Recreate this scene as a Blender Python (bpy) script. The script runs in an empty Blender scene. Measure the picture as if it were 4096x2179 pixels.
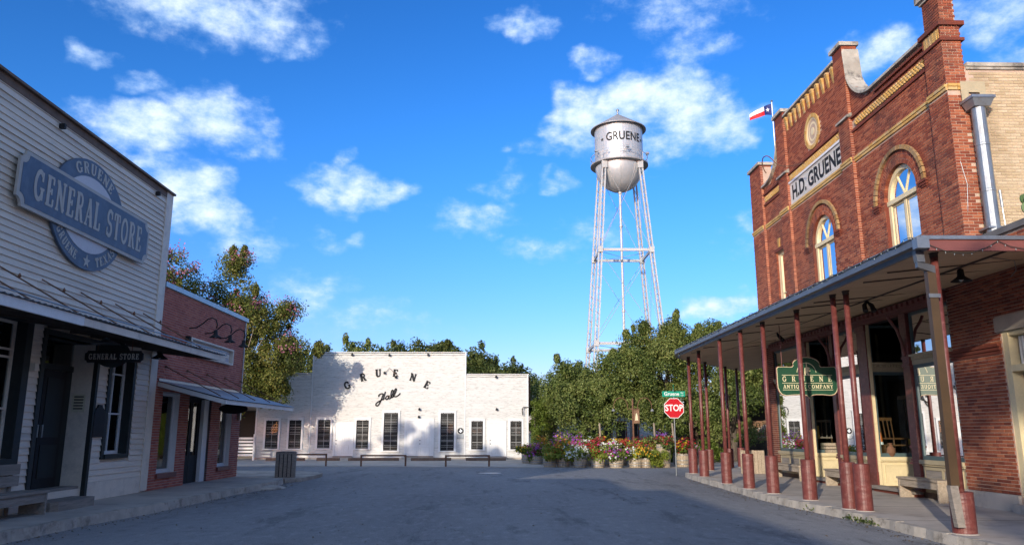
import bpy, math, random
import numpy as np
from mathutils import Vector, Matrix

random.seed(11)
rng = np.random.default_rng(11)
R = math.radians
scene = bpy.context.scene
COL = scene.collection

# ------------------------------------------------------------------ camera
cam_data = bpy.data.cameras.new('camera')
cam = bpy.data.objects.new('camera', cam_data)
COL.objects.link(cam)
cam.location = (0, 0, 1.6)
cam.rotation_euler = (R(90 + 11.71), 0, R(-1.147))
cam_data.sensor_width = 36
cam_data.lens = 3080 / 4096 * 36
cam_data.clip_start = 0.1
cam_data.clip_end = 3000
scene.camera = cam

# ------------------------------------------------------------------ sun, sky, exposure
SUN_EL, SUN_AZ = R(13.0), R(24.5)          # low sun behind the camera, over the store roofs on the left
to_sun = Vector((-math.sin(SUN_AZ) * math.cos(SUN_EL), -math.cos(SUN_AZ) * math.cos(SUN_EL), math.sin(SUN_EL)))
sun_data = bpy.data.lights.new('sun', 'SUN')
sun_data.energy = 3.6
sun_data.angle = R(0.5)
sun_data.color = (1.0, 0.89, 0.73)
sun = bpy.data.objects.new('sun', sun_data)
COL.objects.link(sun)
sun.rotation_euler = to_sun.to_track_quat('Z', 'Y').to_euler()
sun.location = (-20, -40, 40)

scene.view_settings.view_transform = 'Standard'
scene.view_settings.look = 'None'
scene.view_settings.gamma = 1
scene.view_settings.exposure = 0.32
scene.cycles.use_denoising = True
scene.cycles.max_bounces = 6
scene.cycles.transparent_max_bounces = 8
scene.cycles.sample_clamp_indirect = 6

world = bpy.data.worlds.new('World')
scene.world = world
world.use_nodes = True
W = world.node_tree
W.nodes.clear()


def wn(t, **kw):
    n = W.nodes.new(t)
    for k, v in kw.items():
        setattr(n, k, v)
    return n


def wmath(op, a, b=None, c=None, clamp=False):
    n = wn('ShaderNodeMath', operation=op, use_clamp=clamp)
    for i, q in enumerate((a, b, c)):
        if q is None:
            continue
        if isinstance(q, (int, float)):
            n.inputs[i].default_value = q
        else:
            W.links.new(q, n.inputs[i])
    return n.outputs[0]


sky = wn('ShaderNodeTexSky', sky_type='NISHITA', sun_disc=False)
sky.sun_elevation = SUN_EL
sky.sun_rotation = math.atan2(to_sun.x, to_sun.y)
sky.altitude = 200
sky.air_density = 1.0
sky.dust_density = 0.9
sky.ozone_density = 4.0
hsv = wn('ShaderNodeHueSaturation')
hsv.inputs['Hue'].default_value = 0.504
hsv.inputs['Saturation'].default_value = 1.08
hsv.inputs['Value'].default_value = 0.86
gam = wn('ShaderNodeGamma')
gam.inputs[1].default_value = 1.42
W.links.new(sky.outputs[0], gam.inputs[0])
W.links.new(gam.outputs[0], hsv.inputs['Color'])
# the low blue of the sky near the horizon, the same all round
# clouds: fair-weather cumulus placed by compass direction and height above the horizon, with added clouds out of view
tc = wn('ShaderNodeTexCoord')
sep = wn('ShaderNodeSeparateXYZ')
W.links.new(tc.outputs['Generated'], sep.inputs[0])
az = wmath('MULTIPLY', wmath('ARCTAN2', sep.outputs[0], sep.outputs[1]), 180 / math.pi)
el = wmath('MULTIPLY', wmath('ARCSINE', sep.outputs[2]), 180 / math.pi)
comb = wn('ShaderNodeCombineXYZ')
W.links.new(az, comb.inputs[0])
W.links.new(wmath('MULTIPLY', el, 1.5), comb.inputs[1])


def wnoise(scale, detail, rough, vec, lac=2.0):
    n = wn('ShaderNodeTexNoise')
    n.inputs['Scale'].default_value = scale
    n.inputs['Detail'].default_value = detail
    n.inputs['Roughness'].default_value = rough
    n.inputs['Lacunarity'].default_value = lac
    W.links.new(vec, n.inputs['Vector'])
    return n


n_big = wnoise(0.15, 8, 0.6, comb.outputs[0])
n_fine = wnoise(0.5, 7, 0.62, comb.outputs[0])
warp = wnoise(0.35, 2, 0.5, comb.outputs[0])
wsep = wn('ShaderNodeSeparateColor')
W.links.new(warp.outputs['Color'], wsep.inputs[0])
azw = wmath('ADD', az, wmath('MULTIPLY', wmath('SUBTRACT', wsep.outputs[0], 0.5), 5.0))
elw = wmath('ADD', el, wmath('MULTIPLY', wmath('SUBTRACT', wsep.outputs[1], 0.5), 3.0))
# azimuth, elevation, half width, half height, strength (degrees)
CLOUDS = [(-23.2, 28.6, 8.5, 2.6, .95), (-17.5, 27.6, 3.4, 1.5, .6), (-29.5, 24.3, 1.7, .9, .8), (-26.2, 23.0, 1.6, .7, .7), (-25.4, 20.2, 4.6, 1.7, 1.15), (-21.6, 21.6, 3.6, 2.1, 1.05), (-19.6, 20.2, 3.6, 1.6, .75),
          (-24.9, 18.1, 2.4, 1.5, 1.0), (-22.8, 16.6, 3.2, 1.8, 1.15), (-20.7, 14.6, 3.2, 1.6, 1.05), (-18.2, 12.6, 3.4, 1.3, .7),
          (-12.6, 17.3, 2.6, 1.6, .95), (-9.3, 17.6, 3.0, 1.3, .95), (-12.0, 19.4, 1.2, 1.0, .6), (-1.6, 15.6, 3.4, 1.3, .7), (0.6, 18.4, 2.2, 1.2, .5),
          (2.4, 29.3, 2.4, 1.2, .75), (7.8, 26.9, 1.7, .9, .75), (4.6, 18.0, 1.6, 1.0, .75), (3.8, 20.9, 2.6, 1.0, .6),
          (6.4, 22.6, 2.6, 2.4, 1.15), (10.4, 23.9, 3.2, 2.5, 1.15), (13.9, 23.8, 3.4, 2.9, 1.1), (17.0, 22.4, 3.2, 2.4, .9), (11.6, 20.8, 6.0, 1.7, .75), (15.0, 27.0, 3.2, 1.3, .6),
          (14.6, 30.4, 6.4, 2.2, .6), (28.2, 25.0, 2.6, 1.6, .8), (35.4, 26.6, 4.0, 3.0, .65), (36, 21, 3, 2, .6),
          (3.7, 13.4, 3.6, 1.0, .65), (7.0, 15.0, 3.4, 1.4, .45), (18.4, 14.0, 2.4, 1.8, .5), (14.4, 8.6, 1.8, .9, .8), (17.2, 8.9, 2.6, 1.1, 1.1),
          (-13.6, 9.8, 3.2, 1.6, .75), (-9.4, 8.2, 4.2, 1.3, .55), (-5.6, 7.4, 4.0, 1.2, .45), (-12.2, 13.6, 2.2, .7, .5), (-33, 14, 5, 2, .8)]
field = None
pw = wn('ShaderNodeCombineXYZ')
W.links.new(azw, pw.inputs[0])
W.links.new(elw, pw.inputs[1])
for (a0, e0, ra, re, s) in CLOUDS:
    m1 = wn('ShaderNodeVectorMath', operation='MULTIPLY_ADD')
    W.links.new(pw.outputs[0], m1.inputs[0])
    m1.inputs[1].default_value = (1 / ra, 1 / re, 0)
    m1.inputs[2].default_value = (-a0 / ra, -e0 / re, 0)
    m2 = wn('ShaderNodeVectorMath', operation='DOT_PRODUCT')
    W.links.new(m1.outputs[0], m2.inputs[0])
    W.links.new(m1.outputs[0], m2.inputs[1])
    b = wmath('MULTIPLY_ADD', m2.outputs['Value'], -0.62 * s, s)
    field = b if field is None else wmath('SMOOTH_MAX', field, b, 0.3)
# unseen clouds added overhead and all round, to brighten the shaded street
o_az = wn('ShaderNodeMapRange', interpolation_type='SMOOTHSTEP')
W.links.new(wmath('ABSOLUTE', az), o_az.inputs[0])
o_az.inputs[1].default_value = 40
o_az.inputs[2].default_value = 52
o_el = wn('ShaderNodeMapRange', interpolation_type='SMOOTHSTEP')
W.links.new(el, o_el.inputs[0])
o_el.inputs[1].default_value = 31
o_el.inputs[2].default_value = 38
outside = wmath('MULTIPLY', wmath('MAXIMUM', o_az.outputs[0], o_el.outputs[0]), wmath('GREATER_THAN', el, 4.0))
roll = wnoise(3.2, 3, 0.5, tc.outputs['Generated'])
general = wmath('MULTIPLY_ADD', wmath('SUBTRACT', roll.outputs[0], 0.47), 5.0, 0.35)
field = wmath('MAXIMUM', field, -0.7)
field = wmath('ADD', wmath('MULTIPLY', wmath('SUBTRACT', 1.0, outside), field), wmath('MULTIPLY', outside, wmath('MAXIMUM', field, general)))
dens = wmath('ADD', field, wmath('MULTIPLY', wmath('SUBTRACT', n_big.outputs[0], 0.5), 1.7))
dens = wmath('ADD', dens, wmath('MULTIPLY', wmath('SUBTRACT', n_fine.outputs[0], 0.5), 1.25))
cover = wn('ShaderNodeMapRange', interpolation_type='SMOOTHSTEP')
W.links.new(dens, cover.inputs[0])
cover.inputs[1].default_value = 0.12
cover.inputs[2].default_value = 1.25
cover.inputs[3].default_value = 0.0
cover.inputs[4].default_value = 0.9
# cloud light and shade put into colour: dense parts whiter, thin parts bluer
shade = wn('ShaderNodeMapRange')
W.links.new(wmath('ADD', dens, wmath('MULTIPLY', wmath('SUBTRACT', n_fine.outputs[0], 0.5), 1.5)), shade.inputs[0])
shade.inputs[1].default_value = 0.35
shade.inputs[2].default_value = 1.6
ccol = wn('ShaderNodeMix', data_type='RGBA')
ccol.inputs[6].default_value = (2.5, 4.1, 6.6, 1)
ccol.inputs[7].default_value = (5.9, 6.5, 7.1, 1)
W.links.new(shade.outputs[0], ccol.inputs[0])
smix = wn('ShaderNodeMix', data_type='RGBA')
W.links.new(cover.outputs[0], smix.inputs[0])
low = wn('ShaderNodeMapRange', interpolation_type='SMOOTHSTEP')
W.links.new(el, low.inputs[0])
low.inputs[1].default_value = -2
low.inputs[2].default_value = 24
haze_mix = wn('ShaderNodeMix', data_type='RGBA', blend_type='MULTIPLY')
haze_mix.inputs[0].default_value = 1
tint = wn('ShaderNodeMix', data_type='RGBA')
tint.inputs[6].default_value = (.86, .56, .74, 1)
tint.inputs[7].default_value = (.92, 1.0, 1.0, 1)
W.links.new(low.outputs[0], tint.inputs[0])
W.links.new(hsv.outputs[0], haze_mix.inputs[6])
W.links.new(tint.outputs[2], haze_mix.inputs[7])
W.links.new(haze_mix.outputs[2], smix.inputs[6])
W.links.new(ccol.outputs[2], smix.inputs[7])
bg = wn('ShaderNodeBackground')
bg.inputs['Strength'].default_value = 0.15
W.links.new(smix.outputs[2], bg.inputs['Color'])
wout = wn('ShaderNodeOutputWorld')
W.links.new(bg.outputs[0], wout.inputs[0])


# ------------------------------------------------------------------ materials
class NT:
    def __init__(s, name):
        s.m = bpy.data.materials.new(name)
        s.m.use_nodes = True
        s.t = s.m.node_tree
        s.b = s.t.nodes['Principled BSDF']
        s.out = s.t.nodes['Material Output']
        s.pos = None

    def n(s, t, **kw):
        n = s.t.nodes.new(t)
        for k, v in kw.items():
            setattr(n, k, v)
        return n

    def link(s, a, b):
        s.t.links.new(a, b)

    def P(s, sc=(1, 1, 1)):
        if s.pos is None:
            s.pos = s.n('ShaderNodeNewGeometry').outputs['Position']
        if sc == (1, 1, 1):
            return s.pos
        m = s.n('ShaderNodeVectorMath', operation='MULTIPLY')
        s.link(s.pos, m.inputs[0])
        m.inputs[1].default_value = sc
        return m.outputs[0]

    def noise(s, scale, detail=4, rough=.55, sc=(1, 1, 1)):
        n = s.n('ShaderNodeTexNoise')
        n.inputs['Scale'].default_value = scale
        n.inputs['Detail'].default_value = detail
        n.inputs['Roughness'].default_value = rough
        s.link(s.P(sc), n.inputs['Vector'])
        return n.outputs[0]

    def ramp(s, fac, a, b, lo=0., hi=1.):
        r = s.n('ShaderNodeMapRange', interpolation_type='SMOOTHSTEP')
        s.link(fac, r.inputs[0])
        for i, v in enumerate((a, b, lo, hi)):
            r.inputs[i + 1].default_value = v
        return r.outputs[0]

    def mix(s, fac, a, b, blend='MIX'):
        m = s.n('ShaderNodeMix', data_type='RGBA', blend_type=blend)
        for k, q in ((0, fac), (6, a), (7, b)):
            if isinstance(q, (int, float)):
                m.inputs[k].default_value = q
            elif isinstance(q, tuple):
                m.inputs[k].default_value = q if len(q) == 4 else q + (1,)
            else:
                s.link(q, m.inputs[k])
        return m.outputs[2]

    def math(s, op, a, b=0.):
        m = s.n('ShaderNodeMath', operation=op)
        for i, q in enumerate((a, b)):
            if isinstance(q, (int, float)):
                m.inputs[i].default_value = q
            else:
                s.link(q, m.inputs[i])
        return m.outputs[0]

    def bump(s, h, strength, dist=.01):
        b = s.n('ShaderNodeBump')
        b.inputs['Strength'].default_value = strength
        b.inputs['Distance'].default_value = dist
        s.link(h, b.inputs['Height'])
        s.link(b.outputs[0], s.b.inputs['Normal'])

    def base(s, c, rough=.7, metal=0., spec=None):
        if isinstance(c, tuple):
            s.b.inputs['Base Color'].default_value = c if len(c) == 4 else c + (1,)
        else:
            s.link(c, s.b.inputs['Base Color'])
        if isinstance(rough, (int, float)):
            s.b.inputs['Roughness'].default_value = rough
        else:
            s.link(rough, s.b.inputs['Roughness'])
        s.b.inputs['Metallic'].default_value = metal
        if spec is not None:
            s.b.inputs['Specular IOR Level'].default_value = spec
        return s.m


def mul(c, k):
    return tuple(min(1, x * k) for x in c[:3])


MT = {}


def paint(name, c, rough=.55, var=.16, scale=2.5, bump=.15, metal=0., dirt=None, dirt_amt=.4, sc=(1, 1, 1), fine=30, rnd=0.):
    """painted, weathered or metal surface: broad tonal drift, fine grain, patches of wear with a shape of their own"""
    t = NT(name)
    col = t.mix(t.ramp(t.noise(scale, 5, .6, sc), .3, .7), mul(c, 1 - var), mul(c, 1 + var))
    g = t.noise(fine, 4, .6, sc)
    col = t.mix(t.ramp(g, .25, .75, 0., .35), col, mul(c, .72))
    if dirt:
        d = t.math('MULTIPLY', t.ramp(t.noise(scale * 1.7, 8, .68, sc), .5, .68), dirt_amt)
        col = t.mix(d, col, dirt)
    if rnd:
        oi = t.n('ShaderNodeObjectInfo')
        col = t.mix(t.math('MULTIPLY', oi.outputs['Random'], rnd), col, mul(c, .45))
    if bump:
        t.bump(g, bump, .01)
    MT[name] = t.base(col, rough, metal)
    return MT[name]


def tone_mat(name, cols, rough=.85, attr=True, soot=None):
    """bricks: one colour each out of a family, by the brick's own tone, with grain and soot patches"""
    t = NT(name)
    if attr:
        a = t.n('ShaderNodeAttribute', attribute_name='tone')
        v = a.outputs['Fac']
    else:
        v = t.n('ShaderNodeObjectInfo').outputs['Random']
    r = t.n('ShaderNodeValToRGB')
    r.color_ramp.elements.remove(r.color_ramp.elements[1])
    for i, c in enumerate(cols):
        e = r.color_ramp.elements[0] if i == 0 else r.color_ramp.elements.new(i / (len(cols) - 1))
        e.position = i / (len(cols) - 1)
        e.color = c + (1,)
    t.link(v, r.inputs[0])
    g = t.noise(45, 4, .6)
    col = t.mix(t.ramp(g, .3, .75, 0., .45), r.outputs[0], mul(cols[0], .6))
    if soot:
        col = t.mix(t.math('MULTIPLY', t.ramp(t.noise(.8, 7, .65, (1, 1, .45)), .48, .72), .7), col, soot)
    t.bump(g, .35, .006)
    MT[name] = t.base(col, rough)
    return MT[name]


paint('white_paint', (.72, .70, .66), .6, .06, 1.2, .2, dirt=(.33, .30, .26), dirt_amt=.55, sc=(.35, .35, 2.2), rnd=.12)
paint('hall_paint', (.68, .66, .62), .6, .05, 2.6, .2, dirt=(.22, .20, .16), dirt_amt=.6, sc=(.8, .8, 6), rnd=.12)
paint('trim_white', (.75, .74, .72), .5, .05, 2, .1)
paint('store_paint', (.76, .66, .54), .65, .07, 1.0, .2, dirt=(.36, .31, .27), dirt_amt=.4, sc=(1, .3, 3), rnd=.2)
paint('store_trim', (.74, .65, .54), .6, .08, 2, .15, dirt=(.3, .26, .23), dirt_amt=.3)
paint('dark_green', (.012, .018, .018), .7, .2, 3, .1)
paint('black', (.008, .008, .009), .75, .2, 4, .05)
paint('black_gloss', (.012, .012, .013), .35, .2, 4, .05)
paint('bar_grey', (.36, .355, .34), .6, .1, 3, 0)
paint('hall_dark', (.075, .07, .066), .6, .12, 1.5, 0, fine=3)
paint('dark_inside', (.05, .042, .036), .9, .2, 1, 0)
paint('maroon', (.155, .040, .034), .42, .2, 3.0, .25, dirt=(.27, .13, .105), dirt_amt=.45, sc=(1.6, 1.6, 2.5), fine=26)
paint('maroon_dull', (.19, .06, .05), .55, .12, 2, .12)
paint('cream', (.72, .60, .36), .5, .07, 2, .1, dirt=(.5, .4, .22), dirt_amt=.25)
paint('olive_cream', (.42, .35, .22), .55, .1, 2, .1)
paint('teal_frame', (.07, .11, .115), .45, .15, 3, .1)
paint('concrete', (.47, .41, .35), .85, .16, .8, .5, dirt=(.26, .22, .19), dirt_amt=.6, fine=60)
paint('curb_stone', (.44, .39, .33), .85, .2, 2.5, .7, dirt=(.14, .12, .1), dirt_amt=.7, fine=40)
paint('coping', (.40, .37, .31), .85, .25, 2.0, .7, dirt=(.08, .075, .07), dirt_amt=.85, fine=25)
paint('mortar', (.50, .37, .28), .9, .12, 3, .3)
paint('mortar_shop', (.50, .42, .40), .9, .12, 3, .3)
paint('wood_grey', (.30, .26, .22), .8, .2, 3, .4, dirt=(.14, .115, .09), dirt_amt=.6, sc=(4, .6, 6), rnd=.25)
paint('wood_bench', (.42, .34, .25), .8, .2, 3, .4, dirt=(.16, .12, .09), dirt_amt=.6, sc=(6, .7, 6), rnd=.2)
paint('wood_dark', (.075, .055, .042), .8, .2, 4, .4)
paint('wood_brown', (.16, .10, .065), .75, .2, 4, .4, dirt=(.07, .05, .04), dirt_amt=.5)
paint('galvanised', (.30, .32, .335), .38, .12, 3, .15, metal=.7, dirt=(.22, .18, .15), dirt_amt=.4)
paint('awning_metal', (.30, .32, .36), .45, .15, 1.2, .15, metal=.5, dirt=(.2, .15, .12), dirt_amt=.35)
paint('gutter_metal', (.15, .16, .175), .4, .15, 3, .1, metal=.4)
paint('brown_metal', (.075, .044, .02), .45, .15, 3, .1)
paint('tank_silver', (.50, .52, .54), .40, .08, .5, .12, metal=.35, dirt=(.36, .34, .32), dirt_amt=.35, sc=(1, 1, .4), fine=6)
paint('tower_steel', (.42, .43, .43), .5, .1, .8, .1, metal=.2, dirt=(.40, .36, .32), dirt_amt=.3)
paint('tank_roof', (.30, .30, .31), .6, .15, .9, .2, metal=.15, dirt=(.17, .165, .165), dirt_amt=.5)
paint('sign_blue', (.075, .105, .16), .55, .22, 2.2, .15, dirt=(.12, .15, .20), dirt_amt=.5, fine=14)
paint('sign_cream', (.46, .42, .37), .6, .08, 3, .1)
paint('sign_white', (.60, .58, .60), .6, .05, 3, .05)
paint('sign_green', (.016, .075, .04), .4, .12, 3, .05)
paint('street_green', (.0, .30, .20), .35, .05, 3, 0)
paint('stop_red', (.55, .008, .018), .35, .04, 3, 0)
paint('white_sheet', (.85, .85, .84), .35, .03, 3, 0)
paint('gold_letter', (.74, .66, .42), .5, .06, 3, 0)
paint('rust', (.16, .075, .04), .8, .25, 5, .4)
paint('rust_sign', (.22, .12, .065), .75, .25, 2.5, .3)
paint('stone_lintel', (.42, .36, .29), .8, .1, 3, .3)
paint('ceiling_paint', (.55, .40, .24), .7, .1, 1.2, .1, sc=(1, 3, 1))
paint('window_paper', (.62, .64, .66), .5, .1, 8, 0)
paint('poster_violet', (.20, .10, .36), .5, .3, 6, 0)
paint('paper', (.62, .57, .42), .7, .08, 6, 0)
paint('flag_blue', (.01, .025, .16), .7, .05, 3, 0)
paint('flag_red', (.62, .01, .015), .7, .05, 3, 0)
paint('flag_white', (.85, .85, .85), .7, .03, 3, 0)
paint('orange_plastic', (.75, .16, .01), .4, .05, 3, 0)
paint('chair_wood', (.16, .075, .03), .4, .2, 6, .1)
paint('gold_paint', (.58, .36, .08), .45, .1, 3, .1)
paint('ceramic', (.68, .62, .48), .25, .2, 9, 0)
paint('pear_green', (.10, .17, .05), .5, .2, 6, .2)
paint('bark', (.11, .085, .065), .9, .3, 4, .6, sc=(3, 3, .8))
paint('bark_pale', (.30, .23, .17), .8, .25, 4, .4, sc=(3, 3, .6))
paint('barrel_wood', (.44, .35, .25), .8, .22, 5, .4, dirt=(.12, .1, .08), dirt_amt=.5, sc=(6, 6, 1), rnd=.2)
paint('hoop', (.30, .29, .28), .5, .2, 5, .2, metal=.5)
paint('gravel', (.40, .34, .28), .95, .25, 1.5, .7, dirt=(.17, .14, .11), dirt_amt=.6, fine=70)
paint('earth', (.20, .17, .12), .95, .25, .2, .5, dirt=(.10, .12, .05), dirt_amt=.6, fine=40)
paint('rubber', (.02, .02, .02), .6, .2, 5, .1)
paint('wire', (.03, .04, .03), .5, .1, 5, 0)
paint('bulb', (.40, .44, .42), .15, .05, 5, 0)
paint('roof_shingle', (.13, .12, .115), .85, .2, 3, .4)

RED = [(.165, .034, .016), (.25, .055, .024), (.32, .080, .034), (.38, .107, .045), (.44, .148, .068)]
tone_mat('brick_red', RED, soot=(.085, .035, .025))
tone_mat('brick_red_single', RED, attr=False)
SHOP = [(.38, .095, .065), (.46, .13, .085), (.53, .16, .10), (.58, .20, .13)]
tone_mat('brick_shop', SHOP)
tone_mat('brick_shop_single', SHOP, attr=False)
tone_mat('brick_cream', [(.44, .33, .19), (.50, .385, .23), (.55, .43, .27), (.58, .47, .31)], soot=(.26, .19, .11))
tone_mat('brick_hood', [(.28, .15, .05), (.36, .22, .09), (.42, .28, .13), (.30, .20, .11)], soot=(.10, .06, .035))
tone_mat('brick_yellow', [(.52, .30, .08), (.58, .36, .11), (.62, .42, .16), (.55, .40, .22)], soot=(.22, .15, .08))

# asphalt: worn chip-seal with aggregate, oil-dark blotches, streaks along the wheel tracks and paler worn patches
t = NT('asphalt')
n1 = t.noise(.16, 5, .6, (1, .35, 1))
n2 = t.noise(.7, 9, .72, (1.5, .3, 1))
n5 = t.noise(1.6, 9, .75, (.45, 1.6, 1))
n4 = t.noise(4.5, 6, .7, (1.2, .55, 1))
n3 = t.noise(36, 5, .75)
c = t.mix(t.ramp(n1, .35, .65), (.165, .160, .162), (.245, .238, .236))
c = t.mix(t.ramp(n2, .52, .64, 0., .72), c, (.075, .073, .076))
c = t.mix(t.ramp(n5, .56, .68, 0., .6), c, (.066, .064, .067))
c = t.mix(t.ramp(n4, .52, .66, 0., .55), c, (.33, .32, .315))
c = t.mix(t.ramp(n4, .32, .46, .55, 0.), c, (.095, .092, .095))
c = t.mix(t.ramp(n3, .48, .66, 0., .6), c, (.36, .35, .345))
c = t.mix(t.ramp(n3, .30, .45, .7, 0.), c, (.05, .05, .052))
t.bump(n3, 1.0, .015)
MT['asphalt'] = t.base(c, .85)

# window glass: clear with a real mirror of the street in it
def glass(name, tint=(.9, .95, .95), refl=1.0):
    t = NT(name)
    t.t.nodes.remove(t.b)
    tr = t.n('ShaderNodeBsdfTransparent')
    tr.inputs[0].default_value = tint + (1,)
    gl = t.n('ShaderNodeBsdfGlossy')
    gl.inputs['Roughness'].default_value = .015
    fr = t.n('ShaderNodeFresnel')
    fr.inputs[0].default_value = 1.6
    mx = t.n('ShaderNodeMixShader')
    f = t.math('MULTIPLY', fr.outputs[0], refl)
    f.node.use_clamp = True
    t.link(f, mx.inputs[0])
    t.link(tr.outputs[0], mx.inputs[1])
    t.link(gl.outputs[0], mx.inputs[2])
    t.link(mx.outputs[0], t.out.inputs[0])
    MT[name] = t.m


glass('glass', refl=1.5)
glass('hall_glass', (.75, .75, .75), refl=.12)


def leaf_mat(name, cols, trans=.35, rough=.55):
    t = NT(name)
    a = t.n('ShaderNodeAttribute', attribute_name='tone')
    r = t.n('ShaderNodeValToRGB')
    r.color_ramp.elements.remove(r.color_ramp.elements[1])
    for i, c in enumerate(cols):
        e = r.color_ramp.elements[0] if i == 0 else r.color_ramp.elements.new(i / (len(cols) - 1))
        e.color = c + (1,)
    t.link(a.outputs['Fac'], r.inputs[0])
    t.base(r.outputs[0], rough, 0, .3)
    tl = t.n('ShaderNodeBsdfTranslucent')
    t.link(r.outputs[0], tl.inputs[0])
    mx = t.n('ShaderNodeMixShader')
    mx.inputs[0].default_value = trans
    t.link(t.b.outputs[0], mx.inputs[1])
    t.link(tl.outputs[0], mx.inputs[2])
    t.link(mx.outputs[0], t.out.inputs[0])
    MT[name] = t.m


leaf_mat('leaf_oak', [(.045, .07, .016), (.12, .165, .038), (.20, .24, .06), (.29, .31, .10)])
leaf_mat('leaf_dark', [(.04, .06, .016), (.075, .105, .026), (.11, .14, .036), (.15, .17, .05)])
leaf_mat('leaf_crape', [(.055, .075, .016), (.12, .145, .03), (.185, .205, .045), (.26, .225, .065)])
leaf_mat('leaf_bright', [(.06, .10, .015), (.11, .16, .02), (.16, .21, .03), (.21, .25, .05)])
leaf_mat('leaf_lime', [(.14, .19, .02), (.22, .28, .035), (.30, .35, .05), (.38, .40, .09)])
leaf_mat('leaf_dry', [(.10, .06, .03), (.20, .13, .06), (.28, .2, .1), (.14, .12, .09)])
for nm, cs in dict(pink=[(.40, .10, .18), (.50, .17, .26), (.46, .20, .30)], purple=[(.20, .05, .30), (.33, .10, .46), (.42, .16, .52)], magenta=[(.42, .02, .22), (.55, .04, .30), (.62, .12, .40)],
                   white=[(.70, .70, .62), (.80, .80, .74), (.78, .76, .6)], red=[(.34, .012, .02), (.45, .03, .03), (.30, .02, .05)], yellow=[(.55, .38, .02), (.68, .5, .03), (.6, .3, .02)],
                   orange=[(.55, .16, .02), (.62, .24, .03), (.6, .33, .05)], maroon=[(.10, .015, .012), (.15, .03, .02), (.2, .03, .03)]).items():
    leaf_mat('petal_' + nm, cs, .3, .6)


# ------------------------------------------------------------------ geometry helpers
ORG = {}


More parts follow.
